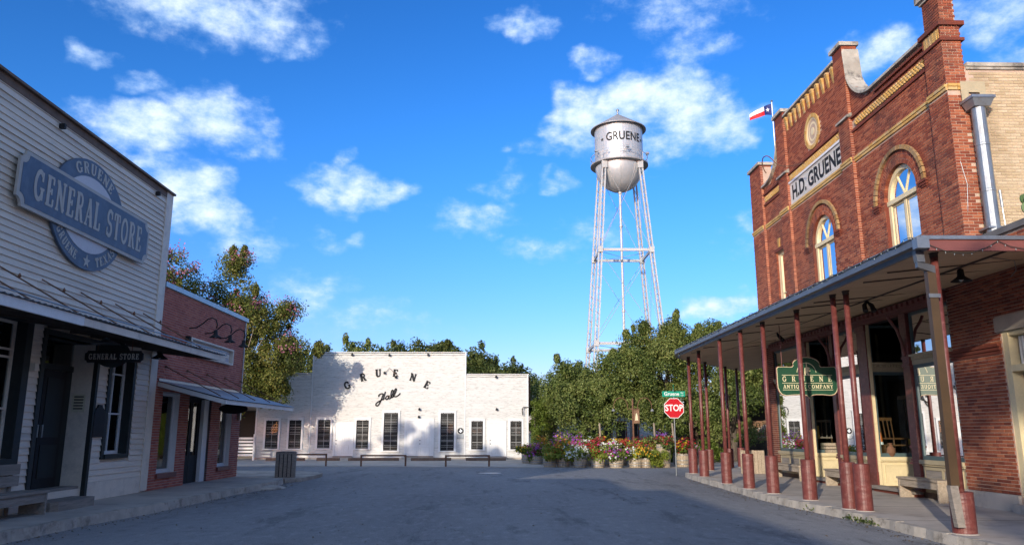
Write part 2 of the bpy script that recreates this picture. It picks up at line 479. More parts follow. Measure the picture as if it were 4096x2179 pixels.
class MB:
    def __init__(s):
        s.v, s.f, s.mi, s.t = [], [], [], []

    def add(s, vs, fs, m=0, tone=0.):
        o = len(s.v)
        s.v.extend(vs)
        for f in fs:
            s.f.append([o + i for i in f])
            s.mi.append(m)
            s.t.append(tone)
        return s

    def hexa(s, p, m=0, tone=0., skip=()):
        F = [(0, 3, 2, 1), (4, 5, 6, 7), (0, 1, 5, 4), (1, 2, 6, 5), (2, 3, 7, 6), (3, 0, 4, 7)]
        return s.add(p, [f for i, f in enumerate(F) if i not in skip], m, tone)

    def box(s, x0, x1, y0, y1, z0, z1, m=0, tone=0.):
        return s.hexa([(x0, y0, z0), (x1, y0, z0), (x1, y1, z0), (x0, y1, z0), (x0, y0, z1), (x1, y0, z1), (x1, y1, z1), (x0, y1, z1)], m, tone)

    def fbox(s, fr, u0, u1, z0, z1, d0, d1, m=0, tone=0., skip=()):
        """box on a wall: u along the wall, z up, d out of it (d0 back, d1 front); face 1 is the front, 0 the back"""
        return s.hexa([fr(u0, z0, d0), fr(u1, z0, d0), fr(u1, z1, d0), fr(u0, z1, d0), fr(u0, z0, d1), fr(u1, z0, d1), fr(u1, z1, d1), fr(u0, z1, d1)], m, tone, skip)

    def prism(s, pts, fr, d0, d1, m=0):
        n = len(pts)
        vs = [fr(u, z, d0) for u, z in pts] + [fr(u, z, d1) for u, z in pts]
        fs = [list(range(n))[::-1], list(range(n, 2 * n))] + [(i, (i + 1) % n, n + (i + 1) % n, n + i) for i in range(n)]
        return s.add(vs, fs, m)

    def ring(s, fr, cu, cz, ru0, rz0, ru1, rz1, d0, d1, a0=0., a1=2 * math.pi, n=40, m=0):
        for i in range(n):
            A, B = a0 + (a1 - a0) * i / n, a0 + (a1 - a0) * (i + 1) / n
            q = [(cu + ru0 * math.cos(A), cz + rz0 * math.sin(A)), (cu + ru1 * math.cos(A), cz + rz1 * math.sin(A)), (cu + ru1 * math.cos(B), cz + rz1 * math.sin(B)), (cu + ru0 * math.cos(B), cz + rz0 * math.sin(B))]
            s.hexa([fr(u, z, d0) for u, z in q] + [fr(u, z, d1) for u, z in q], m)
        return s

    def tube(s, pts, r, n=8, m=0, caps=True):
        pts = [Vector(p) for p in pts]
        rs = r if isinstance(r, (list, tuple)) else [r] * len(pts)
        vs, fs = [], []
        prev = None
        for i, p in enumerate(pts):
            d = (pts[min(i + 1, len(pts) - 1)] - pts[max(i - 1, 0)]).normalized()
            if prev is None:
                a = Vector((0, 0, 1)) if abs(d.z) < .9 else Vector((1, 0, 0))
                x = d.cross(a).normalized()
            else:
                x = (prev - d * prev.dot(d)).normalized()
            prev = x
            y = d.cross(x)
            for k in range(n):
                A = 2 * math.pi * k / n
                vs.append(tuple(p + (x * math.cos(A) + y * math.sin(A)) * rs[i]))
        for i in range(len(pts) - 1):
            for k in range(n):
                fs.append((i * n + k, i * n + (k + 1) % n, (i + 1) * n + (k + 1) % n, (i + 1) * n + k))
        if caps:
            fs.append(list(range(n))[::-1])
            fs.append([(len(pts) - 1) * n + k for k in range(n)])
        return s.add(vs, fs, m)

    def lathe(s, c, prof, n=24, m=0, closed=True):
        vs, fs = [], []
        for (r, z) in prof:
            for k in range(n):
                A = 2 * math.pi * k / n
                vs.append((c[0] + r * math.cos(A), c[1] + r * math.sin(A), c[2] + z))
        for i in range(len(prof) - 1):
            for k in range(n):
                fs.append((i * n + k, i * n + (k + 1) % n, (i + 1) * n + (k + 1) % n, (i + 1) * n + k))
        if closed:
            fs.append(list(range(n))[::-1])
            fs.append([(len(prof) - 1) * n + k for k in range(n)])
        return s.add(vs, fs, m)

    def beam(s, p0, p1, w, h, up=(0, 0, 1), m=0):
        """rectangular bar from p0 to p1"""
        p0, p1, up = Vector(p0), Vector(p1), Vector(up)
        d = (p1 - p0).normalized()
        if abs(d.dot(up)) > .98:
            up = Vector((1, 0, 0))
        x = d.cross(up).normalized() * (w / 2)
        y = x.cross(d).normalized() * (h / 2)
        q = [-x - y, x - y, x + y, -x + y]
        return s.hexa([tuple(p0 + a) for a in q] + [tuple(p1 + a) for a in q], m)

    def build(s, name, mats, parent=None, org=None, smooth=False, tones=False):
        o0 = ORG[parent.name] if parent is not None else Vector(org if org is not None else (0, 0, 0))
        me = bpy.data.meshes.new(name)
        me.from_pydata([(a[0] - o0.x, a[1] - o0.y, a[2] - o0.z) for a in s.v], [], s.f)
        ms = mats if isinstance(mats, (list, tuple)) else [mats]
        for q in ms:
            me.materials.append(MT[q])
        if len(ms) > 1:
            me.polygons.foreach_set('material_index', s.mi)
        if smooth:
            me.polygons.foreach_set('use_smooth', [True] * len(s.f))
        if tones:
            at = me.attributes.new('tone', 'FLOAT', 'FACE')
            at.data.foreach_set('value', s.t)
        me.update()
        o = bpy.data.objects.new(name, me)
        COL.objects.link(o)
        if parent is not None:
            o.parent = parent
        else:
            o.location = o0
        ORG[o.name] = o0
        return o


def tag(o, label, cat, group=None):
    o['label'] = label
    o['category'] = cat
    if group:
        o['group'] = group
    return o


def thing(name, label, cat, loc, group=None):
    o = bpy.data.objects.new(name, None)
    COL.objects.link(o)
    o.location = loc
    o.empty_display_size = .3
    ORG[o.name] = Vector(loc)
    return tag(o, label, cat, group)


def struct(o, kind='structure'):
    o['kind'] = kind
    return o


FL = lambda u, z, d: (-8.7 + d, u, z)          # store fronts on the west side, u = along the street
FR = lambda u, z, d: (9.7 - d, u, z)           # antique store front
FS = lambda u, z, d: (u, 15.28 - d, z)         # its side wall, u = across the street
FH = lambda u, z, d: (u, 48.0 - d, z)          # dance hall front


def FY(y):
    return lambda u, z, d: (u, y - d, z)


def wall_holes(mb, fr, u0, u1, z0, z1, holes, d0, d1, m=0):
    us = sorted({u0, u1, *[min(max(h[i], u0), u1) for h in holes for i in (0, 1)]})
    zs = sorted({z0, z1, *[min(max(h[i], z0), z1) for h in holes for i in (2, 3)]})
    for a, b in zip(us, us[1:]):
        run = None
        for c, d in zip(zs, zs[1:]):
            mu, mz = (a + b) / 2, (c + d) / 2
            solid = not any(h[0] < mu < h[1] and h[2] < mz < h[3] for h in holes)
            if solid:
                run = (run[0], d) if run else (c, d)
            if run and (not solid or d == zs[-1]):
                mb.fbox(fr, a, b, run[0], run[1], d0, d1, m)
                run = None
    return mb


def lay(u0, u1, z0, z1, holes=(), keep=None, L=.2, Hh=.054, j=.013, shift=0.):
    """running bond: list of (u0, u1, z0, z1)"""
    out = []
    row = 0
    z = z0
    while z + Hh <= z1 + 1e-6:
        off = (L + j) / 2 * (row % 2) + shift
        u = u0 - off
        while u < u1:
            segs = [(max(u, u0), min(u + L, u1))]
            zc = z + Hh / 2
            for h in holes:
                if h[2] - .01 < zc < h[3] + .01:
                    ns = []
                    for a, b in segs:
                        if b <= h[0] or a >= h[1]:
                            ns.append((a, b))
                        else:
                            if a < h[0]:
                                ns.append((a, h[0]))
                            if b > h[1]:
                                ns.append((h[1], b))
                    segs = ns
            for a, b in segs:
                if b - a > .03 and (keep is None or keep((a + b) / 2, zc)):
                    out.append((a, b, z, z + Hh))
            u += L + j
        z += Hh + j
        row += 1
    return out


def brick_mass(name, fr, bricks, d, mat, parent, depth=.06):
    mb = MB()
    for a, b, z0, z1 in bricks:
        e = random.uniform(-.002, .003)
        mb.fbox(fr, a, b, z0, z1, d - depth, d + e, 0, random.random(), skip=(0,))
    o = mb.build(name, mat, parent, tones=True)
    return struct(o, 'stuff')


_bm = {}


def brick_single(fr, bricks, d, mat, parent, depth=.06):
    """each brick an object of its own, sharing mesh data with those of its length"""
    for a, b, z0, z1 in bricks:
        key = (round(b - a, 2), mat, fr(0, 0, 1)[0] > fr(0, 0, 0)[0], fr(0, 0, 1)[1] == fr(0, 0, 0)[1])
        if key not in _bm:
            L = key[0] / 2
            o0 = Vector(fr(0, 0, 0))
            mb = MB()
            mb.fbox(lambda u, z, dd: tuple(Vector(fr(u, z, dd)) - o0), -L, L, -.027, .027, -depth, 0, 0, 0, skip=(0,))
            me = bpy.data.meshes.new('brick')
            me.from_pydata(mb.v, [], mb.f)
            me.materials.append(MT[mat])
            _bm[key] = me
        o = bpy.data.objects.new('brick', _bm[key])
        COL.objects.link(o)
        o.parent = parent
        o.location = Vector(fr((a + b) / 2, (z0 + z1) / 2, d + random.uniform(-.002, .003))) - ORG[parent.name]


# ------------------------------------------------------------------ lettering
def _arc(cx, cy, rx, ry, a0, a1, n=14):
    return [(cx + rx * math.cos(R(a0 + (a1 - a0) * i / n)), cy + ry * math.sin(R(a0 + (a1 - a0) * i / n))) for i in range(n + 1)]


B, T_, S_ = .18, .10, .08                      # thick stroke, thin stroke, serif


def _v(x, w=B, y0=0., y1=1.):
    return ([(x, y0), (x, y1)], w)


def _h(x0, x1, y, w=S_):
    return ([(x0, y), (x1, y)], w)


GLY = {
    'E': (.66, [_v(.18), _h(.02, .56, .955), _h(.18, .44, .5), _h(.02, .6, .045), _v(.54, T_, .74, .95), _v(.58, T_, .05, .27), _v(.43, T_, .4, .6)]),
    'R': (.76, [_v(.18), _h(.02, .34, .96), _h(.02, .34, .04), ([(.18, .955), (.38, .955)] + _arc(.38, .735, .19, .22, 90, -90, 10) + [(.18, .515)], .12), ([(.36, .52), (.46, .4), (.60, .04)], .16), _h(.54, .76, .04)]),
    'G': (.80, [(_arc(.38, .5, .29, .44, 48, 318, 22), .15), _v(.62, .15, .06, .42), _h(.46, .78, .42), _v(.60, T_, .66, .96)]),
    'N': (.82, [_v(.17, .11), _v(.65, .11), ([(.13, .96), (.69, .04)], .19), _h(.02, .24, .96), _h(.04, .30, .04), _h(.52, .80, .96)]),
    'U': (.80, [([(.20, .97), (.20, .3)] + _arc(.41, .3, .21, .25, 180, 270, 6), .17), (_arc(.41, .3, .21, .25, 270, 360, 6) + [(.62, .97)], .11), _h(.04, .36, .96), _h(.48, .76, .96)]),
    'A': (.76, [([(.12, .02), (.37, .98)], .09), ([(.36, .98), (.64, .02)], .18), _h(.20, .54, .33), _h(.0, .26, .04), _h(.48, .78, .04)]),
    'L': (.64, [_v(.18), _h(.02, .34, .96), _h(.02, .60, .045), _v(.57, T_, .05, .3)]),
    'S': (.62, [(_arc(.31, .73, .21, .23, 35, 250, 12) + _arc(.31, .27, .22, .23, 75, -140, 12), .14), _v(.52, .08, .68, .97), _v(.09, .08, .03, .33)]),
    'T': (.70, [_v(.35), _h(.03, .67, .955), _v(.07, T_, .7, .95), _v(.63, T_, .7, .95), _h(.2, .5, .04)]),
    'O': (.80, [(_arc(.40, .5, .29, .44, 0, 180, 16), .14), (_arc(.40, .5, .29, .44, 180, 360, 16), .14)]),
    'X': (.74, [([(.14, .97), (.60, .03)], .17), ([(.60, .97), (.14, .03)], .09), _h(.0, .28, .96), _h(.46, .74, .96), _h(.0, .28, .04), _h(.46, .74, .04)]),
    'H': (.84, [_v(.2), _v(.64), _h(.2, .64, .5), _h(.04, .36, .96), _h(.48, .8, .96), _h(.04, .36, .04), _h(.48, .8, .04)]),
    'D': (.80, [_v(.18), _h(.02, .3, .96), _h(.02, .3, .04), ([(.2, .955), (.36, .955)] + _arc(.36, .5, .30, .455, 90, -90, 16) + [(.2, .045)], .14)]),
    'Q': (.80, [(_arc(.40, .5, .29, .44, 0, 180, 16), .14), (_arc(.40, .5, .29, .44, 180, 360, 16), .14), ([(.36, .2), (.66, -.16)], .12)]),
    'I': (.40, [_v(.2), _h(.04, .36, .96), _h(.04, .36, .04)]),
    'C': (.74, [(_arc(.38, .5, .29, .44, 48, 312, 22), .15), _v(.60, T_, .66, .96)]),
    'M': (.96, [_v(.16, .10), _v(.78, .17), ([(.15, .97), (.46, .1)], .17), ([(.46, .1), (.76, .97)], .09), _h(.02, .28, .04), _h(.62, .94, .04), _h(.02, .2, .96), _h(.72, .94, .96)]),
    'P': (.68, [_v(.18), _h(.02, .34, .96), _h(.02, .36, .04), ([(.18, .955), (.38, .955)] + _arc(.38, .71, .19, .245, 90, -90, 10) + [(.18, .465)], .12)]),
    'Y': (.74, [([(.12, .97), (.37, .45)], .17), ([(.62, .97), (.37, .45)], .09), _v(.37, .17, .0, .47), _h(.0, .26, .96), _h(.5, .74, .96), _h(.22, .52, .04)]),
    '.': (.30, [_v(.13, .2, .0, .2)]),
    ' ': (.40, []),
}


def stroke(mb, pts, w, fr, d0, d1, m=0):
    n = len(pts)
    L, Rr = [], []
    for i in range(n):
        a, b = Vector(pts[max(i - 1, 0)]), Vector(pts[min(i + 1, n - 1)])
        t = (b - a).normalized()
        nrm = Vector((-t.y, t.x))
        ww = w[i] if isinstance(w, (list, tuple)) else w
        L.append(Vector(pts[i]) + nrm * ww / 2)
        Rr.append(Vector(pts[i]) - nrm * ww / 2)
    for i in range(n - 1):
        q = [L[i], Rr[i], Rr[i + 1], L[i + 1]]
        mb.hexa([fr(p.x, p.y, d0) for p in q] + [fr(p.x, p.y, d1) for p in q], m)


def text_width(s, sx=1., gap=.1):
    return sum(GLY[c][0] * sx + gap for c in s) - gap


def serif(mb, s, mapf, h, d0, d1, sx=1., gap=.1, m=0, sans=False, wt=1.):
    """mapf(x, y, d): x along the line starting at 0, y up, both in metres"""
    x = 0.
    k = 0
    for c in s:
        adv, sts = GLY[c]
        for pts, w in sts:
            if sans and w == S_ and abs(pts[0][1] - pts[1][1]) < 1e-6 and c not in 'EAHLT':
                continue
            k += 1
            e = (k % 7) * .0004
            stroke(mb, [((x + px * sx) * h, py * h) for px, py in pts], w * h * wt, mapf, d0, d1 + e, m)
        x += adv * sx + gap
    return x * h


def star_pts(cu, cz, r, rot=90):
    return [(cu + (r if i % 2 == 0 else r * .39) * math.cos(R(rot + 36 * i)), cz + (r if i % 2 == 0 else r * .39) * math.sin(R(rot + 36 * i))) for i in range(10)]


def font_mesh(body, size, mapf, name, mat, parent, depth=.004, bold=0., shear=0., space=1., align='CENTER', sx=1.):
    cu = bpy.data.curves.new('lettering_curve', 'FONT')
    cu.body = body
    cu.size = size
    cu.offset = bold
    cu.shear = shear
    cu.space_character = space
    cu.align_x = align
    cu.align_y = 'CENTER'
    cu.resolution_u = 3
    ob = bpy.data.objects.new('lettering_tmp', cu)
    COL.objects.link(ob)
    dg = bpy.context.evaluated_depsgraph_get()
    me = bpy.data.meshes.new_from_object(ob.evaluated_get(dg))
    bpy.data.objects.remove(ob)
    bpy.data.curves.remove(cu)
    o0 = ORG[parent.name]
    vs = [tuple(Vector(mapf(v.co.x * sx, v.co.y, depth)) - o0) for v in me.vertices]
    fs = [list(p.vertices) for p in me.polygons]
    bpy.data.meshes.remove(me)
    m2 = bpy.data.meshes.new(name)
    m2.from_pydata(vs, [], fs)
    m2.materials.append(MT[mat])
    o = bpy.data.objects.new(name, m2)
    COL.objects.link(o)
    o.parent = parent
    ORG[o.name] = o0
    return o


# ------------------------------------------------------------------ foliage
def leaf_object(name, P, Nn, size, tone, mat, parent=None, org=(0, 0, 0), aspect=.55):
    """leaf-sized faces: P points, Nn facing directions, size per leaf"""
    o0 = ORG[parent.name] if parent is not None else Vector(org)
    n = len(P)
    rnd = rng.normal(size=(n, 3))
    Nn = Nn / np.linalg.norm(Nn, axis=1, keepdims=True)
    T = np.cross(Nn, rnd)
    T /= np.linalg.norm(T, axis=1, keepdims=True) + 1e-9
    Bn = np.cross(Nn, T)
    s = size[:, None]
    fold = Nn * s * .18
    V = np.stack([P - T * s * .5, P + Bn * s * aspect * .5 + fold, P + T * s * .5, P - Bn * s * aspect * .5 + fold], 1).reshape(-1, 3) - np.array(o0)
    me = bpy.data.meshes.new(name)
    me.vertices.add(4 * n)
    me.vertices.foreach_set('co', V.astype(np.float32).ravel())
    me.loops.add(4 * n)
    me.loops.foreach_set('vertex_index', np.arange(4 * n, dtype=np.int32))
    me.polygons.add(n)
    me.polygons.foreach_set('loop_start', np.arange(0, 4 * n, 4, dtype=np.int32))
    me.polygons.foreach_set('loop_total', np.full(n, 4, dtype=np.int32))
    me.materials.append(MT[mat])
    at = me.attributes.new('tone', 'FLOAT', 'FACE')
    at.data.foreach_set('value', tone.astype(np.float32))
    me.update(calc_edges=True)
    o = bpy.data.objects.new(name, me)
    COL.objects.link(o)
    if parent is not None:
        o.parent = parent
    else:
        o.location = o0
    ORG[o.name] = o0
    return o


def clump_points(C, Rd, n, shell=2.4, rough=.25):
    """points in soft ellipsoid clumps, denser towards their skin"""
    vol = np.prod(Rd, 1) ** (2 / 3)
    idx = rng.choice(len(C), n, p=vol / vol.sum())
    D = rng.normal(size=(n, 3))
    D /= np.linalg.norm(D, axis=1, keepdims=True)
    r = rng.random(n) ** (1 / shell)
    r = r * (1 + rough * rng.normal(size=n) * .5)
    P = C[idx] + D * Rd[idx] * r[:, None]
    return P, D, idx


def crown_clumps(c, rad, m, csize, flat=.0, seedr=None):
    D = rng.normal(size=(m, 3))
    D /= np.linalg.norm(D, axis=1, keepdims=True)
    r = rng.uniform(.45, 1.0, m) ** .7
    C = np.array(c) + D * np.array(rad) * r[:, None] * .86
    if flat:
        low = c[2] - rad[2] * flat
        C[:, 2] = np.where(C[:, 2] < low, low + rng.random(m) * rad[2] * .2, C[:, 2])
    Rd = csize * rng.uniform(.6, 1.35, m)[:, None] * rng.uniform(.75, 1.2, (m, 3)) * np.array([1, 1, .8])
    return C, Rd


def tree(name, label, base, blobs, n, leaf, mat, bark='bark', trunk_r=.22, group=None, m=60, csize=.9, fork=.3, cat='tree', twigs=.12, bloom=None, flat=.0, limbs=14):
    """tapered trunk, limbs reaching into the crown, and a crown of leaf clumps with gaps"""
    root = thing(name, label, cat, base, group)
    Cs, Rs = [], []
    tot = sum(b[3] * b[4] * b[5] for b in blobs) if len(blobs[0]) == 6 else 1
    for b in blobs:
        k = max(6, int(m * (b[3] * b[4] * b[5]) / tot))
        C, Rd = crown_clumps(b[:3], b[3:6], k, csize, flat)
        Cs.append(C)
        Rs.append(Rd)
    C, Rd = np.concatenate(Cs), np.concatenate(Rs)
    # loose sprays that break the outline
    k = int(len(C) * .5)
    j = rng.integers(0, len(C), k)
    cen = np.mean(C, 0)
    out = C[j] - cen
    out /= np.linalg.norm(out, axis=1, keepdims=True)
    out[:, 2] = np.abs(out[:, 2]) * .9 + .15
    C2 = C[j] + out * Rd[j] * rng.uniform(.7, 1.25, (k, 1))
    R2 = Rd[j] * rng.uniform(.22, .42, (k, 1)) * np.array([.8, .8, 1.5])
    n2 = int(n * twigs)
    P, D, idx = clump_points(C, Rd, n - n2)
    Pb, Db, idb = clump_points(C2, R2, n2)
    ct = rng.uniform(.15, .85, len(C))
    tone = np.clip(np.concatenate([ct[idx], rng.uniform(.3, .9, n2)]) + rng.normal(size=n) * .2, 0, 1)
    P = np.concatenate([P, Pb])
    D = np.concatenate([D, Db])
    Nn = D * .8 + rng.normal(size=(n, 3)) * .75 + np.array([0, 0, .35])
    size = leaf * rng.uniform(.6, 1.4, n)
    keepz = P[:, 2] > base[2] + .25
    cr = leaf_object('crown', P[keepz], Nn[keepz], size[keepz], tone[keepz], mat, root)
    struct(cr, 'stuff')
    mb = MB()
    top = Vector((base[0], base[1], base[2] + (cen[2] - base[2]) * fork * 2))
    b0 = Vector(base)
    mb.tube([b0, b0.lerp(top, .35) + Vector((.06, .04, 0)), top], [trunk_r * 1.25, trunk_r * .95, trunk_r * .7], 9)
    for q in rng.choice(len(C), min(limbs, len(C)), replace=False):
        e = Vector(C[q])
        s0 = b0.lerp(top, random.uniform(.55, 1.))
        mid = s0.lerp(e, .5) + Vector((random.uniform(-.3, .3), random.uniform(-.3, .3), random.uniform(.1, .5)))
        mb.tube([s0, s0.lerp(mid, .5) + Vector((0, 0, .1)), mid, e], [trunk_r * .5, trunk_r * .38, trunk_r * .26, trunk_r * .07], 6)
    mb.build('trunk', bark, root, smooth=True)
    if bloom:
        bm_, cnt, bs, where = bloom
        top_i = np.array([i for i in range(len(C)) if where(C[i])])
        if len(top_i):
            ci = top_i[rng.integers(0, len(top_i), cnt)]
            dd = rng.normal(size=(cnt, 3))
            dd[:, 2] = np.abs(dd[:, 2])
            dd /= np.linalg.norm(dd, axis=1, keepdims=True)
            BC = C[ci] + dd * Rd[ci] * 1.0
            Pf = BC[rng.integers(0, cnt, cnt * 22)] + rng.normal(size=(cnt * 22, 3)) * np.array([.13, .13, .15])
            bl = leaf_object('blossom', Pf, rng.normal(size=Pf.shape), np.full(len(Pf), bs) * rng.uniform(.6, 1.3, len(Pf)), rng.random(len(Pf)), bm_, root, aspect=.9)
            struct(bl, 'stuff')
    return root


# ================================================================== SETTING
def densify(pts, step=.35, jit=0.):
    out = []
    for a, b in zip(pts, pts[1:]):
        n = max(1, int(math.hypot(b[0] - a[0], b[1] - a[1]) / step))
        for i in range(n):
            f = i / n
            out.append((a[0] + (b[0] - a[0]) * f + random.uniform(-jit, jit), a[1] + (b[1] - a[1]) * f + random.uniform(-jit, jit)))
    out.append(pts[-1])
    return out


def slab(name, pts, z0, z1, mat, parent=None, kind='structure'):
    mb = MB()
    n = len(pts)
    mb.add([(x, y, z0) for x, y in pts] + [(x, y, z1) for x, y in pts], [list(range(n, 2 * n))] + [(i, (i + 1) % n, n + (i + 1) % n, n + i) for i in range(n)])
    o = mb.build(name, mat, parent)
    if parent is None:
        struct(o, kind)
    return o


def sheet(name, pts, z, mat, kind='structure', parent=None):
    mb = MB()
    mb.add([(x, y, z) for x, y in pts], [list(range(len(pts)))])
    o = mb.build(name, mat, parent)
    if parent is None:
        struct(o, kind)
    return o


sheet('ground', [(-1500, -1500), (1500, -1500), (1500, 1500), (-1500, 1500)], -.03, 'earth')
sheet('road', densify([(-90, -90), (90, -90), (90, 34), (30, 36.2), (9, 36.1), (1.5, 36.6), (-2, 37.3), (-9, 38.2), (-30, 38), (-90, 36)], 2.5, .04), 0., 'asphalt')
sheet('gravel_forecourt', [(-34, 37), (-9, 37.2), (1.5, 35.8), (9, 35.3), (24, 35), (24, 58), (-34, 58)], -.006, 'gravel')
sheet('paved_apron', densify([(-15, 38.9), (-9, 38.6), (-2, 37.8), (2.2, 37.0), (2.4, 47.9), (-15, 47.9), (-15, 38.9)], 1.2, .05), .004, 'concrete')

# west pavement with its broken kerb, and the gravel island past the brick shop
edge = [(-7.25, -45), (-7.22, 5), (-7.2, 11.9), (-7.17, 14.3), (-6.95, 16.2), (-6.86, 18.5), (-6.82, 21), (-6.62, 22.6), (-6.6, 24.4), (-6.82, 25.7)]
e_w = densify(edge, .3, .03)
walk_w = slab('pavement_west', [(x - .16, y) for x, y in e_w] + [(-8.76, 27.25), (-8.76, -45)], 0, .165, 'concrete')


def kerb(name, edge, inner, h, parent, side):
    """rough kerb stones, butted end to end"""
    i = 0
    while i < len(edge) - 1:
        j = min(len(edge) - 1, i + random.choice((4, 5, 6)))
        mb = MB()
        for k in range(i, j):
            a, b = edge[k], edge[k + 1]
            ea, eb = (.004 if k == i else 0), (.004 if k == j - 1 else 0)
            hz = h + random.uniform(-.006, .006)
            w = inner * side
            mb.hexa([(a[0], a[1] + ea, -.02), (b[0], b[1] - eb, -.02), (b[0] + w, b[1] - eb, -.02), (a[0] + w, a[1] + ea, -.02), (a[0] + .02 * side, a[1] + ea, hz), (b[0] + .02 * side, b[1] - eb, hz), (b[0] + w, b[1] - eb, hz), (a[0] + w, a[1] + ea, hz)])
        mb.build('kerb_stone', 'curb_stone', parent)
        i = j


vis = [p for p in e_w if p[1] > 8]
kerb('kerb', vis, .158, .168, walk_w, -1)
isl = densify([(-6.84, 25.9), (-6.5, 26.6), (-6.38, 28.2), (-6.42, 29.6), (-6.9, 30.6), (-8.2, 31.4), (-12, 32), (-16, 32.4)], .3, .04)
slab('gravel_island', isl + [(-16, 27.3), (-8.76, 27.3)], 0, .12, 'gravel')
# a low lump of patched concrete at the kerb
mb = MB()
mb.lathe((-6.62, 23.2, 0), [(.55, 0), (.5, .05), (.3, .085), (.05, .095)], 18)
lump = mb.build('kerb_patch', 'curb_stone', walk_w, smooth=True)

# east pavement under the porch
edge_e = [(6.62, -45), (6.6, 9), (6.58, 11.4), (6.62, 13.2), (6.6, 15), (6.46, 17.1), (6.42, 19.3), (6.5, 22), (6.6, 23.9), (6.72, 26.9), (6.95, 29.2), (7.6, 30.4), (9.4, 33.3), (11.5, 36.2)]
e_e = densify(edge_e, .3, .025)
walk_e = slab('pavement_east', [(x + .16, y) for x, y in e_e] + [(17, 36.2), (17, 28), (9.76, 28), (9.76, -45)], 0, .148, 'concrete')
kerb('kerb', [p for p in e_e if 8 < p[1] < 29.2], .158, .15, walk_e, 1)
for yj in (13.4, 15.9, 18.6, 21.2, 23.7, 26.2):     # joints between pavement bays
    MB().box(6.8, 9.66, yj - .006, yj + .006, .1482, .150).build('joint', 'wood_dark', walk_e)

# manhole cover in the crossing
mb = MB()
mb.lathe((-.25, 31.8, .001), [(.46, 0), (.46, .008), (.40, .010), (.02, .010)], 28)
tag(mb.build('manhole_cover', 'galvanised', org=(-.25, 31.8, 0)), 'round pale manhole cover set in the road crossing', 'manhole cover')
# weeds along the east kerb
Pw = []
for _ in range(8):
    y = random.choice([random.uniform(11.5, 19), random.uniform(14, 16)])
    x = np.interp(y, [p[1] for p in edge_e], [p[0] for p in edge_e]) - .04
    k = random.randint(5, 22)
    Pw.append(np.column_stack([x + rng.normal(size=k) * .05, y + rng.normal(size=k) * .14, .03 + np.abs(rng.normal(size=k)) * .035]))
Pw = np.concatenate(Pw)
struct(tag(leaf_object('weeds', Pw, rng.normal(size=Pw.shape) + np.array([0, -.8, .4]), np.full(len(Pw), .06), rng.random(len(Pw)), 'leaf_dark'), 'straggling weeds along the kerb of the porch pavement', 'weeds'), 'stuff')


# dry leaves and grit blown against the kerbs and scattered on the road
Pl = []
for ed, sgn in ((edge_e, -1), (edge, 1)):
    ey, ex = [p[1] for p in ed], [p[0] for p in ed]
    for _ in range(520):
        y = random.uniform(8.5, 27)
        off = abs(random.gauss(0, .22)) + .03
        Pl.append((float(np.interp(y, ey, ex)) + sgn * off, y, .006))
for _ in range(260):
    Pl.append((random.uniform(-6, 6), random.uniform(8, 34), .006))
Pl = np.array(Pl)
struct(tag(leaf_object('leaf_litter', Pl, rng.normal(size=Pl.shape) * .25 + np.array([0, 0, 1]), .045 * rng.uniform(.4, 1.3, len(Pl)), rng.random(len(Pl)), 'leaf_dry'), 'dry leaves and grit along the kerbs and on the road', 'leaf litter'), 'stuff')


# ================================================================== GENERAL STORE
ST = thing('general_store', 'weathered pale clapboard store with flat false front and dark green doorway', 'store', (-8.7, 11.5, 0))
Y0, Y1, ZT = 7.4, 19.9, 7.78
WB = (12.25, 14.30, 1.14, 3.60)                      # big shop window
DR = (14.98, 16.93, .45, 3.46)                       # door recess
WR = (17.62, 18.66, 1.12, 3.26)                      # small window
holes = [WB, DR, WR]
mb = MB()
wall_holes(mb, FL, Y0, Y1 - .02, .1, ZT - .03, holes, -.2, -.035)
mb.box(-16, -8.9, Y0, 11.6, .05, 6.9).box(-16, -8.9, 19.3, Y1 - .03, .05, 6.9)
mb.box(-16, -15.8, 11.6, 19.3, .05, 6.9).box(-15.8, -8.9, 11.6, 19.3, 6.7, 6.9)
mb.build('wall', 'store_paint', ST)
MB().box(-15.8, -9.3, 11.6, 19.3, .05, .4).build('shop_floor', 'wood_dark', ST)
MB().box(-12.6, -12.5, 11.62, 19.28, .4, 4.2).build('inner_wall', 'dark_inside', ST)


def clap(fr, u0, u1, z0, z1, pitch, holes, mat, parent, d=.0, lap=.026, butt=0.):
    """clapboards: every course (cut at openings) an overlapping board of its own"""
    z = z0
    while z < z1 - .02:
        zt = min(z + pitch + .01, z1)
        segs = [(u0, u1)]
        zc = (z + zt) / 2
        for h in holes:
            if h[2] - pitch * .4 < zc < h[3] + pitch * .4:
                ns = []
                for a, b in segs:
                    if b <= h[0] or a >= h[1]:
                        ns.append((a, b))
                    else:
                        if a < h[0]:
                            ns.append((a, h[0]))
                        if b > h[1]:
                            ns.append((h[1], b))
                segs = ns
        if butt and random.random() < butt:
            ns = []
            for a, b in segs:
                if b - a > 3:
                    c = random.uniform(a + 1, b - 1)
                    ns += [(a, c - .003), (c + .003, b)]
                else:
                    ns.append((a, b))
            segs = ns
        for a, b in segs:
            if b - a < .03:
                continue
            s1, s2 = random.uniform(-.006, .006), random.uniform(-.006, .006)
            e = random.uniform(0, .012)
            mb = MB()
            mb.hexa([fr(a, z + s1, d - .03), fr(b, z + s2, d - .03), fr(b, zt + s2, d - .03), fr(a, zt + s1, d - .03), fr(a, z + s1, d + lap + e), fr(b, z + s2, d + lap + e), fr(b, zt + s2, d + .003), fr(a, zt + s1, d + .003)])
            mb.build('board', mat, parent)
        z += pitch


